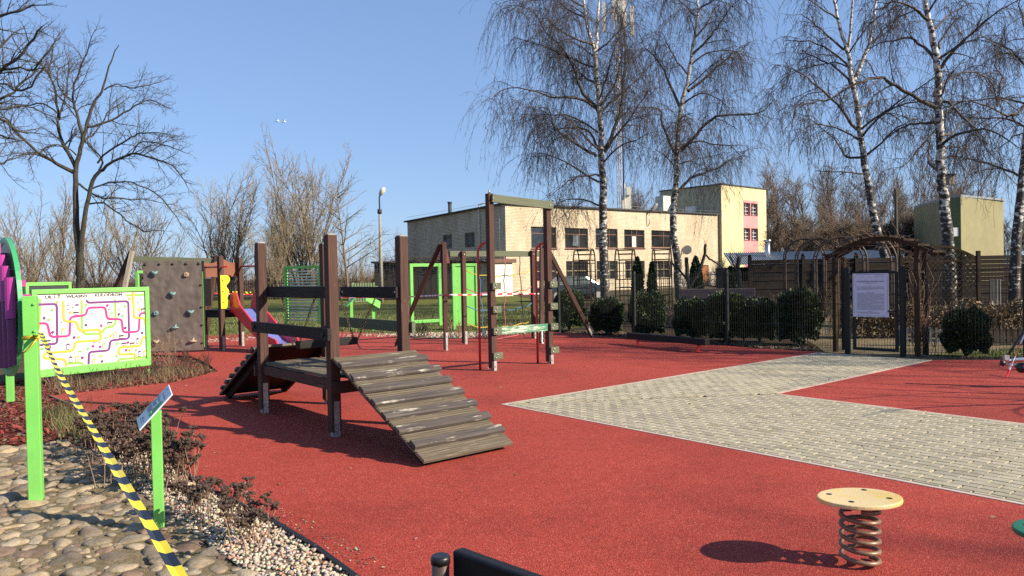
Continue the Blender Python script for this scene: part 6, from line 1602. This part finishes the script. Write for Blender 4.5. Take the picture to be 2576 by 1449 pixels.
mb = MB(); mb.box(c+V3(.03, -.08), (.16, .16, .28)); mb.build('body', M['wood_pale'], t); mb = MB(); mb.box(c+V3(.03, -.10, .155), (.22, .24, .025)); mb.build('roof', M['wood_brown'], t)
# birch 5 at the right edge
Y = 24.0; loc = D(2552, 815, Y); loc.z = 0
tr = [PX([(2550, 816), (2554, 700), (2557, 600), (2566, 520), (2574, 430), (2584, 330), (2600, 230), (2612, 120), (2622, 0), (2630, -120)], Y, 0, .19, .04)]
lm = [Z3([(1800, 700), (1765, 690), (1690, 740), (1640, 740), (1560, 690), (1430, 650), (1250, 660)], Y, -.6, .06), Z3([(1590, 690), (1570, 560), (1500, 480), (1440, 480)], Y, -.4, .03), Z3([(1590, 640), (1620, 500), (1580, 420), (1600, 330), (1650, 250)], Y, .3, .03), Z3([(1690, 740), (1710, 800), (1760, 810)], Y, -.5, .03), Z3([(1600, 650), (1700, 630), (1790, 630)], Y, .5, .03),
      Z3([(1800, 500), (1740, 380), (1650, 300), (1540, 260)], Y, .6, .04), Z3([(1830, 300), (1760, 150), (1740, 0)], Y, .5, .05), Z3([(1790, 850), (1700, 880), (1600, 960)], Y, .8, .03)]
birch(loc, tr, lm, 25, 'birch trunk standing farthest along the plank fence with a crooked black limb', 1.0, 5, .0058, strand=(.5, 1.7))
# shading birches standing right of the view
def free_birch(x, y, H, seed, lb):
    R = random.Random(seed); tr = [grow((x, y, 0), unit(R.gauss(0, .04), R.gauss(0, .04), 1), H, .20, 14, .03, .02, R, .15)]; lm = []
    for k in range(22):
        p, d, r = at(tr[0], .18+.8*(k+R.random())/22); a = R.uniform(0, 6.28); lm.append(grow(p, unit(math.cos(a), math.sin(a), .8), R.uniform(2.2, 4.2)*(1.2-.6*k/22), r*.42, 8, .1, -.05, R, .25))
    return birch(V3(x, y), tr, lm, seed, lb, .6, 0, .0075)

for x_, y_, H_, sd_, lb_ in ((30, -6, 17, 26, 'tall birch well to the right of and behind the yellow disc seat'), (32, 1.5, 16, 27, 'tall birch well right of the block path'), (21, 7.5, 14, 28, 'tall birch beyond the silver rocker arm'), (27, 14.5, 15, 29, 'tall birch past the far right end of the mesh fence')):
    free_birch(x_, y_, H_, sd_, lb_)

def bare_tree(loc, roots, seed, label, group, levels, tm='bark_dark', km='bark_twig', name='bare_tree', limbs=()):
    """roots: trunk/limb polylines; levels: list of (spacing, angle lo, hi, length lo, hi, radius ratio, min radius, segs, wander, trop, start)"""
    R = random.Random(seed); t = thing(name, label, 'tree', loc, group)
    skin('trunk', roots, 9, M[tm], t)
    if limbs: skin('limbs', list(limbs), 7, M[tm], t)
    cur = list(limbs) or list(roots); tw = []
    for li, (sp, a0, a1, l0, l1, rr, rmin, ns, wd, tp, st) in enumerate(levels):
        nx = []
        for b in cur:
            ln = blen(b); k = max(1, int(ln/sp))
            for i in range(k):
                t_ = st+(1-st)*(i+R.random())/k; p, d, r = at(b, min(t_, .999))
                nx.append(grow(p, side(d, R.uniform(a0, a1), R, .12), R.uniform(l0, l1)*(1.1-.45*t_), max(rmin, r*rr), ns, wd, tp, R, .45))
            if li < len(levels)-1 and len(b[0]) > 3:
                p, d, r = at(b, .999); nx.append(grow(p, d, R.uniform(l0, l1)*.8, max(rmin, r*.9), ns, wd, tp, R, .4))
        tw.append(nx); cur = nx
    for i, nx in enumerate(tw): skin('branches' if i == 0 else 'twigs', nx, 5 if i == 0 else 3, M[tm if i == 0 else km], t)
    return t
# low spreading tree just right of the view; its limbs throw the forked shadow on the red surface
Rq = random.Random(9); tr = [grow((10.9, 7.3, 0), (-.1, 0, 1), 1.7, .075, 5, .05, 0, Rq, .8)]; lm = []
for a_, up_, l_, r_ in ((2.5, .55, 2.6, .05), (3.5, .8, 2.4, .045), (1.2, .7, 2.2, .045), (5.0, .6, 2.2, .045), (4.2, 1.4, 2.0, .04), (.2, .8, 2.0, .04)):
    lm.append(grow(tr[0][0][-1], unit(math.cos(a_), math.sin(a_), up_), l_, r_, 8, .12, -.03, Rq, .25))
bare_tree(V3(10.9, 7.3), tr, 33, 'low spreading leafless tree beside the silver rocker arm', None, [(.45, .5, 1.0, .5, 1.2, .55, .012, 4, .14, .0, .2), (.4, .5, 1.0, .2, .5, .6, .006, 3, .15, .0, .2)], limbs=lm)
# linden on the left
def Z1(pts, Y, dy, r0, r1=.03, jit=.03): return path3(pts, Y, dy, r0, r1, jit, R1, 3, .434, 0, .434, 0)
Y = 40.0; loc = D(203, 742, Y); loc.z = 0
tr = [PX([(204, 770), (203, 735), (201, 680), (199, 629), (193, 580), (191, 542), (190, 480), (191, 425), (200, 385), (210, 345), (225, 290), (238, 255), (256, 230), (269, 182), (285, 140), (299, 113)], Y, 0, .24, .02), PX([(198, 690), (205, 600), (209, 575), (217, 520), (234, 455), (252, 430)], Y, -.5, .15, .09)]
lm = [Z1([(440, 980), (400, 890), (350, 790), (335, 650), (310, 500), (285, 390), (320, 230)], Y, 1, 0.116), Z1([(480, 800), (450, 680), (425, 600), (430, 490), (470, 380), (510, 290)], Y, -1, 0.088), Z1([(430, 1000), (330, 950), (220, 880), (110, 780), (50, 700), (0, 650)], Y, -1, 0.116), Z1([(580, 990), (650, 940), (770, 890), (850, 910), (960, 940), (1050, 1020)], Y, -1, 0.088), Z1([(580, 990), (590, 920), (520, 850), (490, 820)], Y, 1.5, 0.061),
      Z1([(500, 1180), (600, 1180), (700, 1250), (800, 1330), (870, 1340)], Y, -1.5, 0.054), Z1([(450, 1060), (560, 1140), (700, 1150), (870, 1160)], Y, 1.5, 0.061), Z1([(510, 740), (640, 700), (750, 640), (840, 580), (920, 600)], Y, 1, 0.068), Z1([(560, 940), (700, 830), (780, 790), (830, 770), (920, 770)], Y, -1, 0.054), Z1([(770, 890), (800, 830), (900, 830), (1010, 860)], Y, -1.5, 0.034), Z1([(600, 520), (680, 490), (760, 510), (830, 500)], Y, .5, 0.041), Z1([(335, 650), (240, 600), (150, 610), (60, 600)], Y, 1.8, 0.048), Z1([(300, 450), (240, 380), (150, 350)], Y, -1, 0.041), Z1([(430, 600), (350, 520), (330, 420), (390, 370)], Y, 2, 0.041), Z1([(340, 700), (390, 520), (400, 400)], Y, .5, 0.041),
      Z1([(440, 900), (380, 850), (300, 840), (200, 900), (170, 920)], Y, -2, 0.041), Z1([(520, 1100), (640, 1060), (760, 1060), (900, 1120), (1000, 1230)], Y, .5, 0.048), Z1([(490, 820), (560, 760), (620, 660), (700, 600)], Y, 2.5, 0.048)]
tw = [(.36, .5, 1.0, .7, 2.0, .5, .012, 5, .13, .0, .15), (.22, .5, 1.0, .35, 1.0, .6, .009, 3, .15, .0, .15), (.16, .5, 1.0, .15, .45, .7, .0075, 2, .15, .0, .2)]
bare_tree(loc, tr, 31, 'large leafless linden with wide crown rising behind the picture board', None, tw, limbs=lm)
# big tree whose branches reach in from the left edge
Y = 27.0; loc = V3(-23.2, 27)
tr = [([(-23.2, 27, 0), (-23.1, 27, 3), (-22.9, 27, 6), (-22.8, 26.8, 9), (-22.5, 26.9, 13)], [.36, .32, .27, .2, .08])]
lm = [Z1([(-330, 620), (-180, 520), (0, 410), (110, 340), (180, 230), (230, 170)], Y, -1, 0.082), Z1([(-330, 800), (-150, 660), (0, 575), (100, 500), (200, 420)], Y, .6, 0.075), Z1([(-330, 300), (-150, 180), (0, 90), (100, 65), (200, 30)], Y, 0, 0.068), Z1([(-330, 760), (-160, 700), (0, 690), (80, 750), (160, 770)], Y, 1, 0.054), Z1([(-330, 900), (-160, 850), (0, 790), (60, 800)], Y, -.5, 0.048), Z1([(-330, 500), (-140, 380), (0, 270), (70, 200)], Y, 1.2, 0.061), Z1([(-330, 980), (-150, 930), (0, 940), (40, 930)], Y, .8, 0.041), Z1([(-300, 120), (-140, 20), (0, -60), (80, -90)], Y, 1, 0.048), Z1([(-300, 640), (-150, 560), (0, 480), (120, 530), (250, 400)], Y, -1.2, 0.048), Z1([(-260, 560), (-120, 600), (0, 640), (120, 610), (220, 640)], Y, 1.4, 0.041), Z1([(-260, 420), (-100, 420), (60, 390), (200, 400), (280, 300)], Y, -.6, 0.041)]
bare_tree(loc, tr, 32, 'leafless tree reaching its branches in from the left picture edge', None, [(.36, .5, 1.0, .5, 1.7, .5, .011, 5, .13, .0, .12), (.22, .5, 1.0, .3, .8, .6, .007, 3, .15, .0, .15), (.17, .5, 1.0, .12, .35, .7, .006, 2, .15, .0, .2)], limbs=lm)

# mid-distance bushy trees, one prototype per kind then copies
def bushy(H, spread, seed, label, group, stems=7, tm='willow_bark', km='willow_twig', fine=.0095):
    R = random.Random(seed); roots = []
    for k in range(stems):
        a = 6.28*k/stems+R.uniform(-.4, .4); s = R.uniform(.15, 1)*spread
        roots.append(grow((R.gauss(0, .2), R.gauss(0, .2), 0), unit(math.cos(a)*s, math.sin(a)*s, 1), H*R.uniform(.55, .95), .085*H/9, 10, .09, .03, R, .15))
    return bare_tree(V3(0, 0), roots, seed, label, group, [(.50, .35, .8, H*.12, H*.32, .5, .024, 6, .10, .05, .12), (.36, .35, .85, H*.05, H*.15, .6, fine*1.4, 4, .12, .04, .12), (.20, .35, .9, H*.025, H*.08, .7, fine*1.1, 2, .14, .02, .12)], tm, km, 'bushy_tree')
def place(proto, used, x, y, s, rz, label, sz=None):
    o = proto if not used else copy_tree(proto); o.location = (x, y, 0); o.rotation_euler = (0, 0, rz); o.scale = (s, s, sz or s); o['label'] = label; return o
gm = 'sunlit bare trees beyond the lawn'
W1 = bushy(9.5, .46, 41, 'x', gm, 11); W2 = bushy(9.0, .60, 42, 'x', gm, 13); W3 = bushy(8.0, .7, 43, 'x', 'bare thicket behind the picket fence', 7, 'wood_twig', 'willow_twig')
def pxh(px, top, Y): q = D(px, 700, Y); return q.x, Y, top_z(V3(q.x, Y), px, top)
x, y, h = pxh(570, 432, 66); place(W1, False, x, y, h/9.6, .3, 'pale twiggy bare tree standing alone in the gap right of the linden')
x, y, h = pxh(768, 388, 62); place(W2, False, x, y, h/9.3, 1.0, 'tallest pale bare tree above the bridge posts')
x, y, h = pxh(700, 480, 66); place(W1, True, x, y, h/9.6, 2.2, 'bare tree crowding the left side of the tallest pale tree')
x, y, h = pxh(690, 560, 60); place(W2, True, x, y, h/9.3, 2.6, 'low bare tree under the tallest pale tree')
for i, (px, tp, Y, lb) in enumerate(((125, 440, 70, 'bare thicket tree directly left of the linden trunk'), (35, 470, 64, 'bare thicket tree at the left picture edge'), (330, 450, 68, 'tall bare thicket tree right of the linden trunk'), (390, 520, 62, 'bare thicket tree above the climbing wall'), (250, 500, 74, 'bare thicket tree straight behind the linden trunk'), (480, 600, 60, 'low bare bush above the brown slide panel'), (870, 590, 60, 'low bare bush right of the tallest pale tree'), (920, 640, 66, 'low bare bush left of the street lamp'), (1000, 575, 88, 'small bare tree between the street lamp and the brick building'), (180, 560, 58, 'low bare thicket bush at the foot of the linden'), (60, 580, 56, 'low bare thicket bush behind the purple wheel'))):
    x, y, h = pxh(px, tp, Y); place(W3, i > 0, x, y, h/8.0, i*1.3, lb)
# young lawn tree
Y = 46.0; q = D(878, 745, Y); H = top_z(V3(q.x, Y), 880, 460); Rr = random.Random(5)
tr = [grow((q.x, Y, 0), (0, 0, 1), H*.97, .10, 12, .025, .02, Rr, .12)]
lm = []
for k in range(20):
    p, d, r = at(tr[0], .30+.66*(k+Rr.random())/20); a = Rr.uniform(0, 6.28); lm.append(grow(p, unit(math.cos(a), math.sin(a), .55), Rr.uniform(1.8, 3.1)*(1.1-.65*k/20), .035, 7, .06, .03, Rr, .3))
bare_tree(V3(q.x, Y), tr, 51, 'slim young tree with open fan crown on the lawn by the street lamp', None, [(.30, .4, .8, .5, 1.3, .5, .012, 4, .1, .0, .2), (.28, .4, .9, .2, .6, .6, .0095, 3, .12, .0, .2)], 'willow_bark', 'willow_twig', 'young_tree', lm)
# pollarded stumps in the garden
def stump(px, Y, lines, lb, r=.07):
    loc = D(px, 760, Y); loc.z = 0
    t = thing('pollard_tree', lb, 'tree', loc); br = [PX(l, Y, dy, r0, r0*.7, .01, 3) for l, dy, r0 in lines]
    skin('trunk', br[:1], 8, M['bark_dark'], t); skin('limbs', br[1:], 7, M['bark_dark'], t)
    R = random.Random(px); tw = []
    for b in br[1:]:
        for _ in range(9): p, d, r_ = at(b, R.uniform(.4, 1)); tw.append(grow(p, side(d, R.uniform(.4, 1), R, .3), R.uniform(.2, .6), .006, 3, .1, .03, R, .5))
    skin('twigs', tw, 3, M['bark_twig'], t)
stump(1737, 22.5, [([(1737, 800), (1736, 760), (1733, 735), (1730, 690), (1727, 648)], 0, .085), ([(1734, 725), (1745, 705), (1760, 680), (1770, 650), (1775, 614)], -.2, .06), ([(1733, 710), (1718, 690), (1700, 672), (1690, 660)], .2, .04), ([(1776, 642), (1790, 655), (1810, 668), (1825, 682)], -.3, .03), ([(1735, 740), (1752, 725), (1775, 716), (1800, 722)], .2, .025)], 'pruned bare stump with a tall bent branch left of the garden bench middle')
stump(1858, 22.5, [([(1860, 800), (1860, 760), (1862, 731), (1858, 690), (1857, 648)], 0, .09), ([(1858, 700), (1848, 672), (1836, 644)], -.2, .035), ([(1857, 662), (1861, 652), (1858, 646)], 0, .06)], 'thick pruned stump with pale cut top behind the right end of the garden bench')

# woodland far behind on the right: one mass
def woodland():
    R = random.Random(61); tr = []; br = []; tw = []
    for px, Y, tp, n in [(1915+i*19+R.uniform(-6, 8), R.uniform(92, 112), 452+40*math.sin(i*1.7)+R.uniform(-22, 22)-14*(i < 6), 0) for i in range(31)]+[(1590+i*24, 118, 478+R.uniform(-8, 16), 0) for i in range(6)]+[(2490+i*22, 110, 560+R.uniform(-25, 20), 0) for i in range(7)]+[(1950+i*12, R.uniform(70, 82), 560+R.uniform(-35, 35), 0) for i in range(44)]:
        q = D(px, 690, Y); H = top_z(V3(q.x, Y), px, tp)
        st = grow((q.x, Y, 0), unit(R.gauss(0, .06), 0, 1), H*.86, .16*H/13, 8, .05, .03, R, .2); tr.append(st)
        for k in range(20):
            t_ = .25+.74*(k+R.random())/20; p, d, r = at(st, t_); b = grow(p, side(d, R.uniform(.35, .9), R, .25), H*R.uniform(.12, .33)*(1.2-.5*t_), max(.025, r*.5), 5, .1, .06, R, .4); br.append(b)
            for _ in range(10):
                p2, d2, r2 = at(b, R.uniform(.15, 1)); s = grow(p2, side(d2, R.uniform(.3, .9), R, .15), H*R.uniform(.05, .13), .020, 3, .12, .04, R, .5); tw.append(s)
                for _ in range(3): p3, d3, r3 = at(s, R.uniform(.2, 1)); tw.append(grow(p3, side(d3, R.uniform(.3, .9), R, .1), R.uniform(.4, 1.0), .016, 2, .12, .03, R, .6))
    o = skin('woodland', tr+br+tw, 3, M['wood_twig'], None); o['kind'] = 'stuff'
woodland()
def far_scrub():
    """low brown brush along the horizon on the left and behind the fence"""
    R = random.Random(62); tw = []
    for i in range(900):
        px = R.uniform(-80, 1030); Y = R.uniform(75, 120); q = D(px, 690, Y); h = R.uniform(1.2, 4.2)
        for k in range(7): tw.append(grow((q.x+R.gauss(0, .8), Y, 0), unit(R.gauss(0, .35), R.gauss(0, .3), 1), h*R.uniform(.5, 1), .028, 4, .12, .02, R, .4))
    o = skin('scrub', tw, 3, M['wood_twig'], None); o['kind'] = 'stuff'
far_scrub()

# ------------------------------------------------------------------ evergreens, hedges, dry plants
def leaves(shape_fn, n, size, pal, R, up=.35, elong=2.0, jit=.5):
    """n sprays: flat quads spread through a volume; shape_fn -> (p, outward)"""
    P = []; O = []
    for _ in range(n): p, o = shape_fn(R); P.append(p); O.append(o)
    P = np.array(P); O = np.array(O); O = O+nrg.normal(0, jit, O.shape); O[:, 2] += up; O /= np.linalg.norm(O, axis=1, keepdims=True)
    A = np.cross(O, nrg.normal(0, 1, O.shape)); A /= np.linalg.norm(A, axis=1, keepdims=True)
    s = size*nrg.uniform(.6, 1.3, (n, 1)); a = O*s*elong/2; b = A*s/2
    V = np.stack([P-a-b*.5, P-a+b*.5, P+a*.3+b, P+a, P+a*.3-b], 1); k = np.arange(n)[:, None]*5
    Q = np.concatenate([k+np.array([[0, 1, 2, 4]]), k+np.array([[4, 2, 3, 3]])]); Q = np.concatenate([k+np.array([[0, 1, 2]]), k+np.array([[0, 2, 4]]), k+np.array([[4, 2, 3]])])
    c = np.array([R.choice(pal) for _ in range(n)])*nrg.uniform(.7, 1.25, (n, 1))
    return V.reshape(-1, 3), Q, np.repeat(c, 5, 0)
EG = [(.026, .054, .016), (.036, .068, .019), (.052, .082, .020), (.020, .042, .015), (.095, .105, .024)]
TH = [(.022, .055, .022), (.030, .065, .025), (.018, .042, .020), (.045, .07, .025)]
def bush_shape(rx, ry, h, lob):
    def fn(R):
        a = R.uniform(0, 6.28); u = R.uniform(-.75, 1); k = R.random()**.33; c = math.sqrt(max(0, 1-u*u))**.6
        w = 1+.09*math.sin(a*3+lob)+.07*math.sin(a*5+u*4+lob*2)+.06*math.sin(u*9+lob)
        d = (math.cos(a)*c*w, math.sin(a)*c*w, u); k = .72+.30*k
        return (d[0]*rx*k, d[1]*ry*k, h*.5+d[2]*h*.5*k*w), d
    return fn
def make_bush(label, seed, rx, h, n=7500):
    R = random.Random(seed); t = thing('clipped_bush', label, 'bush', (0, 0, 0), 'clipped evergreen bushes along the mesh fence')
    V, Q, T = leaves(bush_shape(rx, rx, h, seed), n, .048, EG, R, .15, 2.0, .38); np_obj('foliage', V, Q, M['foliage'], t, None, False, T)
    br = [grow((0, 0, 0), unit(R.gauss(0, .4), R.gauss(0, .4), 1), h*.7, .02, 5, .1, 0, R) for _ in range(9)]; skin('stem', br, 4, M['bark_dark'], t)
    mb = MB(); mb.ball((0, 0, h*.5), 1, 12, 8, (rx*.70, rx*.70, h*.36)); mb.build('shade_core', M['fence_green'], t); return t  # solid dark core added to keep sunlight out of the loose foliage
B1 = make_bush('x', 71, .375, .92); B2 = make_bush('x', 72, .35, .86)
bl = [(1432, 835, 'leftmost clipped bush of the row, beside the foot of the slanting frame leg'), (1530, 846, 'clipped bush second from the left end of the row'), (1628, 852, 'clipped bush behind the left end of the balance beam'), (1742, 858, 'clipped bush behind the right end of the balance beam'), (1826, 864, 'clipped bush hidden behind the fence post right of the balance beam'), (1912, 864, 'clipped bush second from the right end of the row'), (2010, 872, 'largest clipped bush, last of the row before the gate')]
for i, (px, py, lb) in enumerate(bl):
    g = G(px, py)*1.03; g.z = 0; s = 1.12 if i < 6 else 1.2
    o = (B1 if i % 2 == 0 else B2); o = o if i < 2 else copy_tree(o); o.location = g; o.rotation_euler = (0, 0, i*1.1); o.scale = (s*(.96+.06*math.sin(i*2)), s, s*(1+.04*math.cos(i*3))); o['label'] = lb
g = V3(7.97, 13.15); B3 = make_bush('round clipped bush standing alone right of the gate', 73, .335, .80, 7500); B3.location = g
def thuja(px, Y, top, w, label, seed):
    q = D(px, 760, Y); H = top_z(V3(q.x, Y), px, top); R = random.Random(seed); t = thing('thuja', label, 'tree', V3(q.x, Y), 'dark thuja columns in the garden')
    def fn(R_):
        z = R_.random()**.9; a = R_.uniform(0, 6.28); r = w*(1-z)**.55*(.9+.2*math.sin(a*4+z*12))*math.sqrt(R_.uniform(.3, 1)); return (q.x+math.cos(a)*r, Y+math.sin(a)*r, .05+z*H), (math.cos(a), math.sin(a), .6)
    V, Q, T = leaves(fn, 4200, .06, TH, R, .8); np_obj('crown', V, Q, M['foliage'], t, None, False, T)
    skin('trunk', [([(q.x, Y, 0), (q.x, Y, H*.8)], [.05, .01])], 6, M['bark_dark'], t)
thuja(1605, 24.5, 652, .30, 'dark thuja column with pointed top between two narrow rose arches', 81); thuja(1641, 24.0, 665, .24, 'slim dark thuja column close to the right narrow rose arch', 82); thuja(1752, 25.0, 650, .38, 'broad dark thuja between the two pruned stumps', 83); thuja(1838, 25.5, 676, .30, 'dark thuja at the left end of the plank fence', 84)
# low shrubs and brush in the shaded bed
def brush(name, label, cat, base, n, h, spread, m, r=.005, kids_=5, seed=0, group=None, lean=.45, head=None):
    R = random.Random(seed+n); t = thing(name, label, cat, base, group); st = []; tw = []
    for _ in range(n):
        a = R.uniform(0, 6.28); s = R.uniform(0, lean); hh = h*R.uniform(.55, 1.05)
        b = grow((base.x+R.gauss(0, spread), base.y+R.gauss(0, spread), -.02), unit(math.cos(a)*s, math.sin(a)*s, 1), hh, r, 4, .09, 0, R, .5); st.append(b)
        for _ in range(kids_): p, d, r_ = at(b, R.uniform(.4, 1)); tw.append(grow(p, side(d, R.uniform(.3, .9), R, .2), hh*R.uniform(.12, .32), r*.7, 2, .12, 0, R, .6))
    skin('stems', st, 4, M[m], t)
    if tw: skin('twigs', tw, 3, M[m], t)
    return t, st
for i, (px, py, n, h, lb) in enumerate(((1063, 846, 26, .42, 'bare twiggy shrub at the foot of the empty green frame'), (1150, 846, 26, .42, 'bare twiggy shrub in front of the bright green board'), (1215, 850, 22, .40, 'bare twiggy shrub left of the red sliding pole'), (1285, 845, 24, .42, 'bare twiggy shrub under the climbing net'), (960, 838, 22, .34, 'bare low shrub below the two lawn stands'), (700, 824, 18, .36, 'bare low shrub right of the slide tower legs'), (2350, 893, 12, .5, 'bare climbing shrub at the foot of the pergola post'))):
    g = G(px, py); brush('bare_shrub', lb, 'shrub', g, n, h, .12, 'dry_stem' if i % 2 else 'bark_twig', .006, 6, i*7, 'bare shrubs along the far edge of the red surface')
for i, (px, Y, n, h, lb) in enumerate(((1800, 21.0, 30, .8, 'bare tangled shrub below the garden bench'), (1905, 19.5, 34, .9, 'bare tangled shrub right of the garden bench'), (1960, 19.0, 28, .8, 'bare tangled shrub behind the largest clipped bush'), (2090, 18.0, 30, 1.1, 'bare climber tangle on the rose tunnel'), (1690, 21.5, 24, .7, 'bare tangled shrub below the left stump'))):
    q = D(px, 800, Y); brush('garden_shrub', lb, 'shrub', V3(q.x, Y), n, h, .22, 'bark_twig', .006, 9, 50+i*5, 'bare shrubs in the shaded garden')
# dry hedge behind the gate
def dry_hedge():
    R = random.Random(91); t = thing('dry_hedge', 'low beech hedge with brown dry leaves behind the gate', 'hedge', V3(11, 17)); V = []
    def fn(R_):
        x = R_.uniform(7.6, 14.5); y = 17.2-(x-8)*.08+R_.uniform(-.25, .25); z = R_.random()**.8*.72*(1+.12*math.sin(x*5)+.08*math.sin(x*11)); return (x, y, z), (R_.gauss(0, 1), -.6, .4)
    P, Q, T = leaves(fn, 11000, .045, [(.23, .15, .075), (.30, .20, .10), (.16, .10, .05), (.36, .26, .14)], R, .3, 1.6); np_obj('foliage', P, Q, M['foliage'], t, None, False, T)
    st = [grow((x, 17.2-(x-8)*.08+R.gauss(0, .1), 0), unit(R.gauss(0, .2), R.gauss(0, .2), 1), R.uniform(.5, .85), .006, 3, .1, 0, R) for x in [R.uniform(7.6, 14.5) for _ in range(420)]]; skin('stems', st, 3, M['dry_stem'], t)
dry_hedge()
# climber on the gate arch and tunnel
def climbers():
    R = random.Random(95); t = thing('climbing_plant', 'leafless climber tangled over the pergola posts beside the gate', 'climbing plant', G(2320, 895)); br = []
    b = G(2318, 895)
    for _ in range(46):
        p = (b.x+R.gauss(0, .07), b.y+R.gauss(0, .07), R.uniform(0, .6)); br.append(grow(p, unit(R.gauss(0, .1), R.gauss(0, .1), 1), R.uniform(.5, 1.5), .005, 7, .22, .08, R, .6))
    for _ in range(70):
        u = R.random(); p = (gL.x-.1+(b.x-gL.x+.1)*u, gL.y+.25+(b.y-gL.y)*u, 1.80+.3*math.sin(u*3.1)); br.append(grow(p, unit(R.gauss(0, 1), R.gauss(0, .5), R.uniform(-.6, .6)), R.uniform(.2, .6), .005, 4, .25, -.04, R, .6))
    skin('vines', br, 3, M['dry_stem'], t)
climbers()
# sedum clumps with flat brown flower heads
def sedum(px, py, n, h, spread, label, seed):
    base = G(px, py); R = random.Random(seed); t, st = brush('sedum_plant', label, 'plant', base, n, h, spread, 'dry_stem', .0038, 0, seed, 'dry sedum plants beside the red surface', .38)
    V = []; F_ = []; bv, bf = ICO1
    heads = []; sub = []
    for b in st:
        p, d, r = at(b, .999)
        for _ in range(R.randint(7, 12)):
            a = R.uniform(0, 6.28); q = R.random()**.5*.036; e_ = (p[0]+math.cos(a)*q, p[1]+math.sin(a)*q, p[2]+R.gauss(0, .004)+.012); sub.append(([(p[0], p[1], p[2]-.03), e_], [.0022, .0016])); heads.append(e_)
            heads.append((e_[0]+R.gauss(0, .008), e_[1]+R.gauss(0, .008), e_[2]+R.gauss(0, .004)))
        for _ in range(2):
            p2, d2, _r = at(b, R.uniform(.55, .9)); s = grow(p2, side(d2, .7, R, .4), h*R.uniform(.12, .22), .0026, 2, .05, .1, R, .7); sub.append((s[0], s[1])); p3 = s[0][-1]
            for _ in range(6): heads.append((p3[0]+R.gauss(0, .014), p3[1]+R.gauss(0, .014), p3[2]+R.gauss(0, .005)))
    H_ = np.array(heads); n_ = len(H_); sc = nrg.uniform(.007, .0125, (n_, 1, 1))*np.array([[[1.1, 1.1, .8]]]); v = bv[None]*sc*(1+nrg.normal(0, .16, (n_, len(bv), 1)))+H_[:, None, :]
    f = (bf[None]+(np.arange(n_)*len(bv))[:, None, None]).reshape(-1, 3); np_obj('flower_heads', v.reshape(-1, 3), f, M['dry_head'], t, None, False)
    skin('head_stalks', [s for s in sub if len(s[0]) == 2]+[s for s in sub if len(s[0]) != 2], 3, M['dry_head'], t)
for i, (px, py, n, h, sp, lb) in enumerate(((292, 1142, 34, .40, .14, 'dry sedum clump left of the tilted plate, beyond the hazard tape'), (345, 1128, 34, .44, .13, 'dry sedum clump behind the tilted plate'), (330, 1208, 34, .42, .14, 'dry sedum clump between the hazard tape and the stand post'), (442, 1222, 40, .44, .11, 'dry sedum clump just right of the stand post'), (395, 1180, 30, .42, .13, 'dry sedum clump directly behind the stand post'), (250, 1105, 22, .32, .13, 'dry sedum clump at the far end of the white gravel'), (492, 1290, 10, .26, .06, 'small dry sedum on the white gravel right of the stand'), (557, 1322, 10, .34, .06, 'tall sparse dry sedum near the black kerb'), (618, 1362, 14, .27, .07, 'nearest dry sedum on the white gravel by the kerb'))):
    sedum(px, py, n, h, sp, lb, 100+i)
for i, (px, py, n, h, lb) in enumerate(((418, 915, 30, .62, 'tall dry stalks in front of the climbing wall'), (455, 925, 26, .36, 'low dry shrub right of the tall dry stalks'), (508, 932, 26, .34, 'low dry shrub at the right tip of the mulch bed'), (370, 948, 28, .28, 'low dry shrub at the right leg of the picture board'), (300, 955, 26, .24, 'low dry shrub under the picture board middle'), (215, 965, 26, .26, 'low dry shrub under the left half of the picture board'), (140, 975, 20, .30, 'thin green weed stalks before the picture board corner'), (160, 1050, 26, .22, 'small dry tuft at the corner of the red surface'))):
    brush('dry_shrub', lb, 'shrub', G(px, py), n, h, .13, 'dry_stem' if i in (0, 6) else 'dry_head', .0038, 8, 200+i, 'dry shrubs in the bark bed', .5)
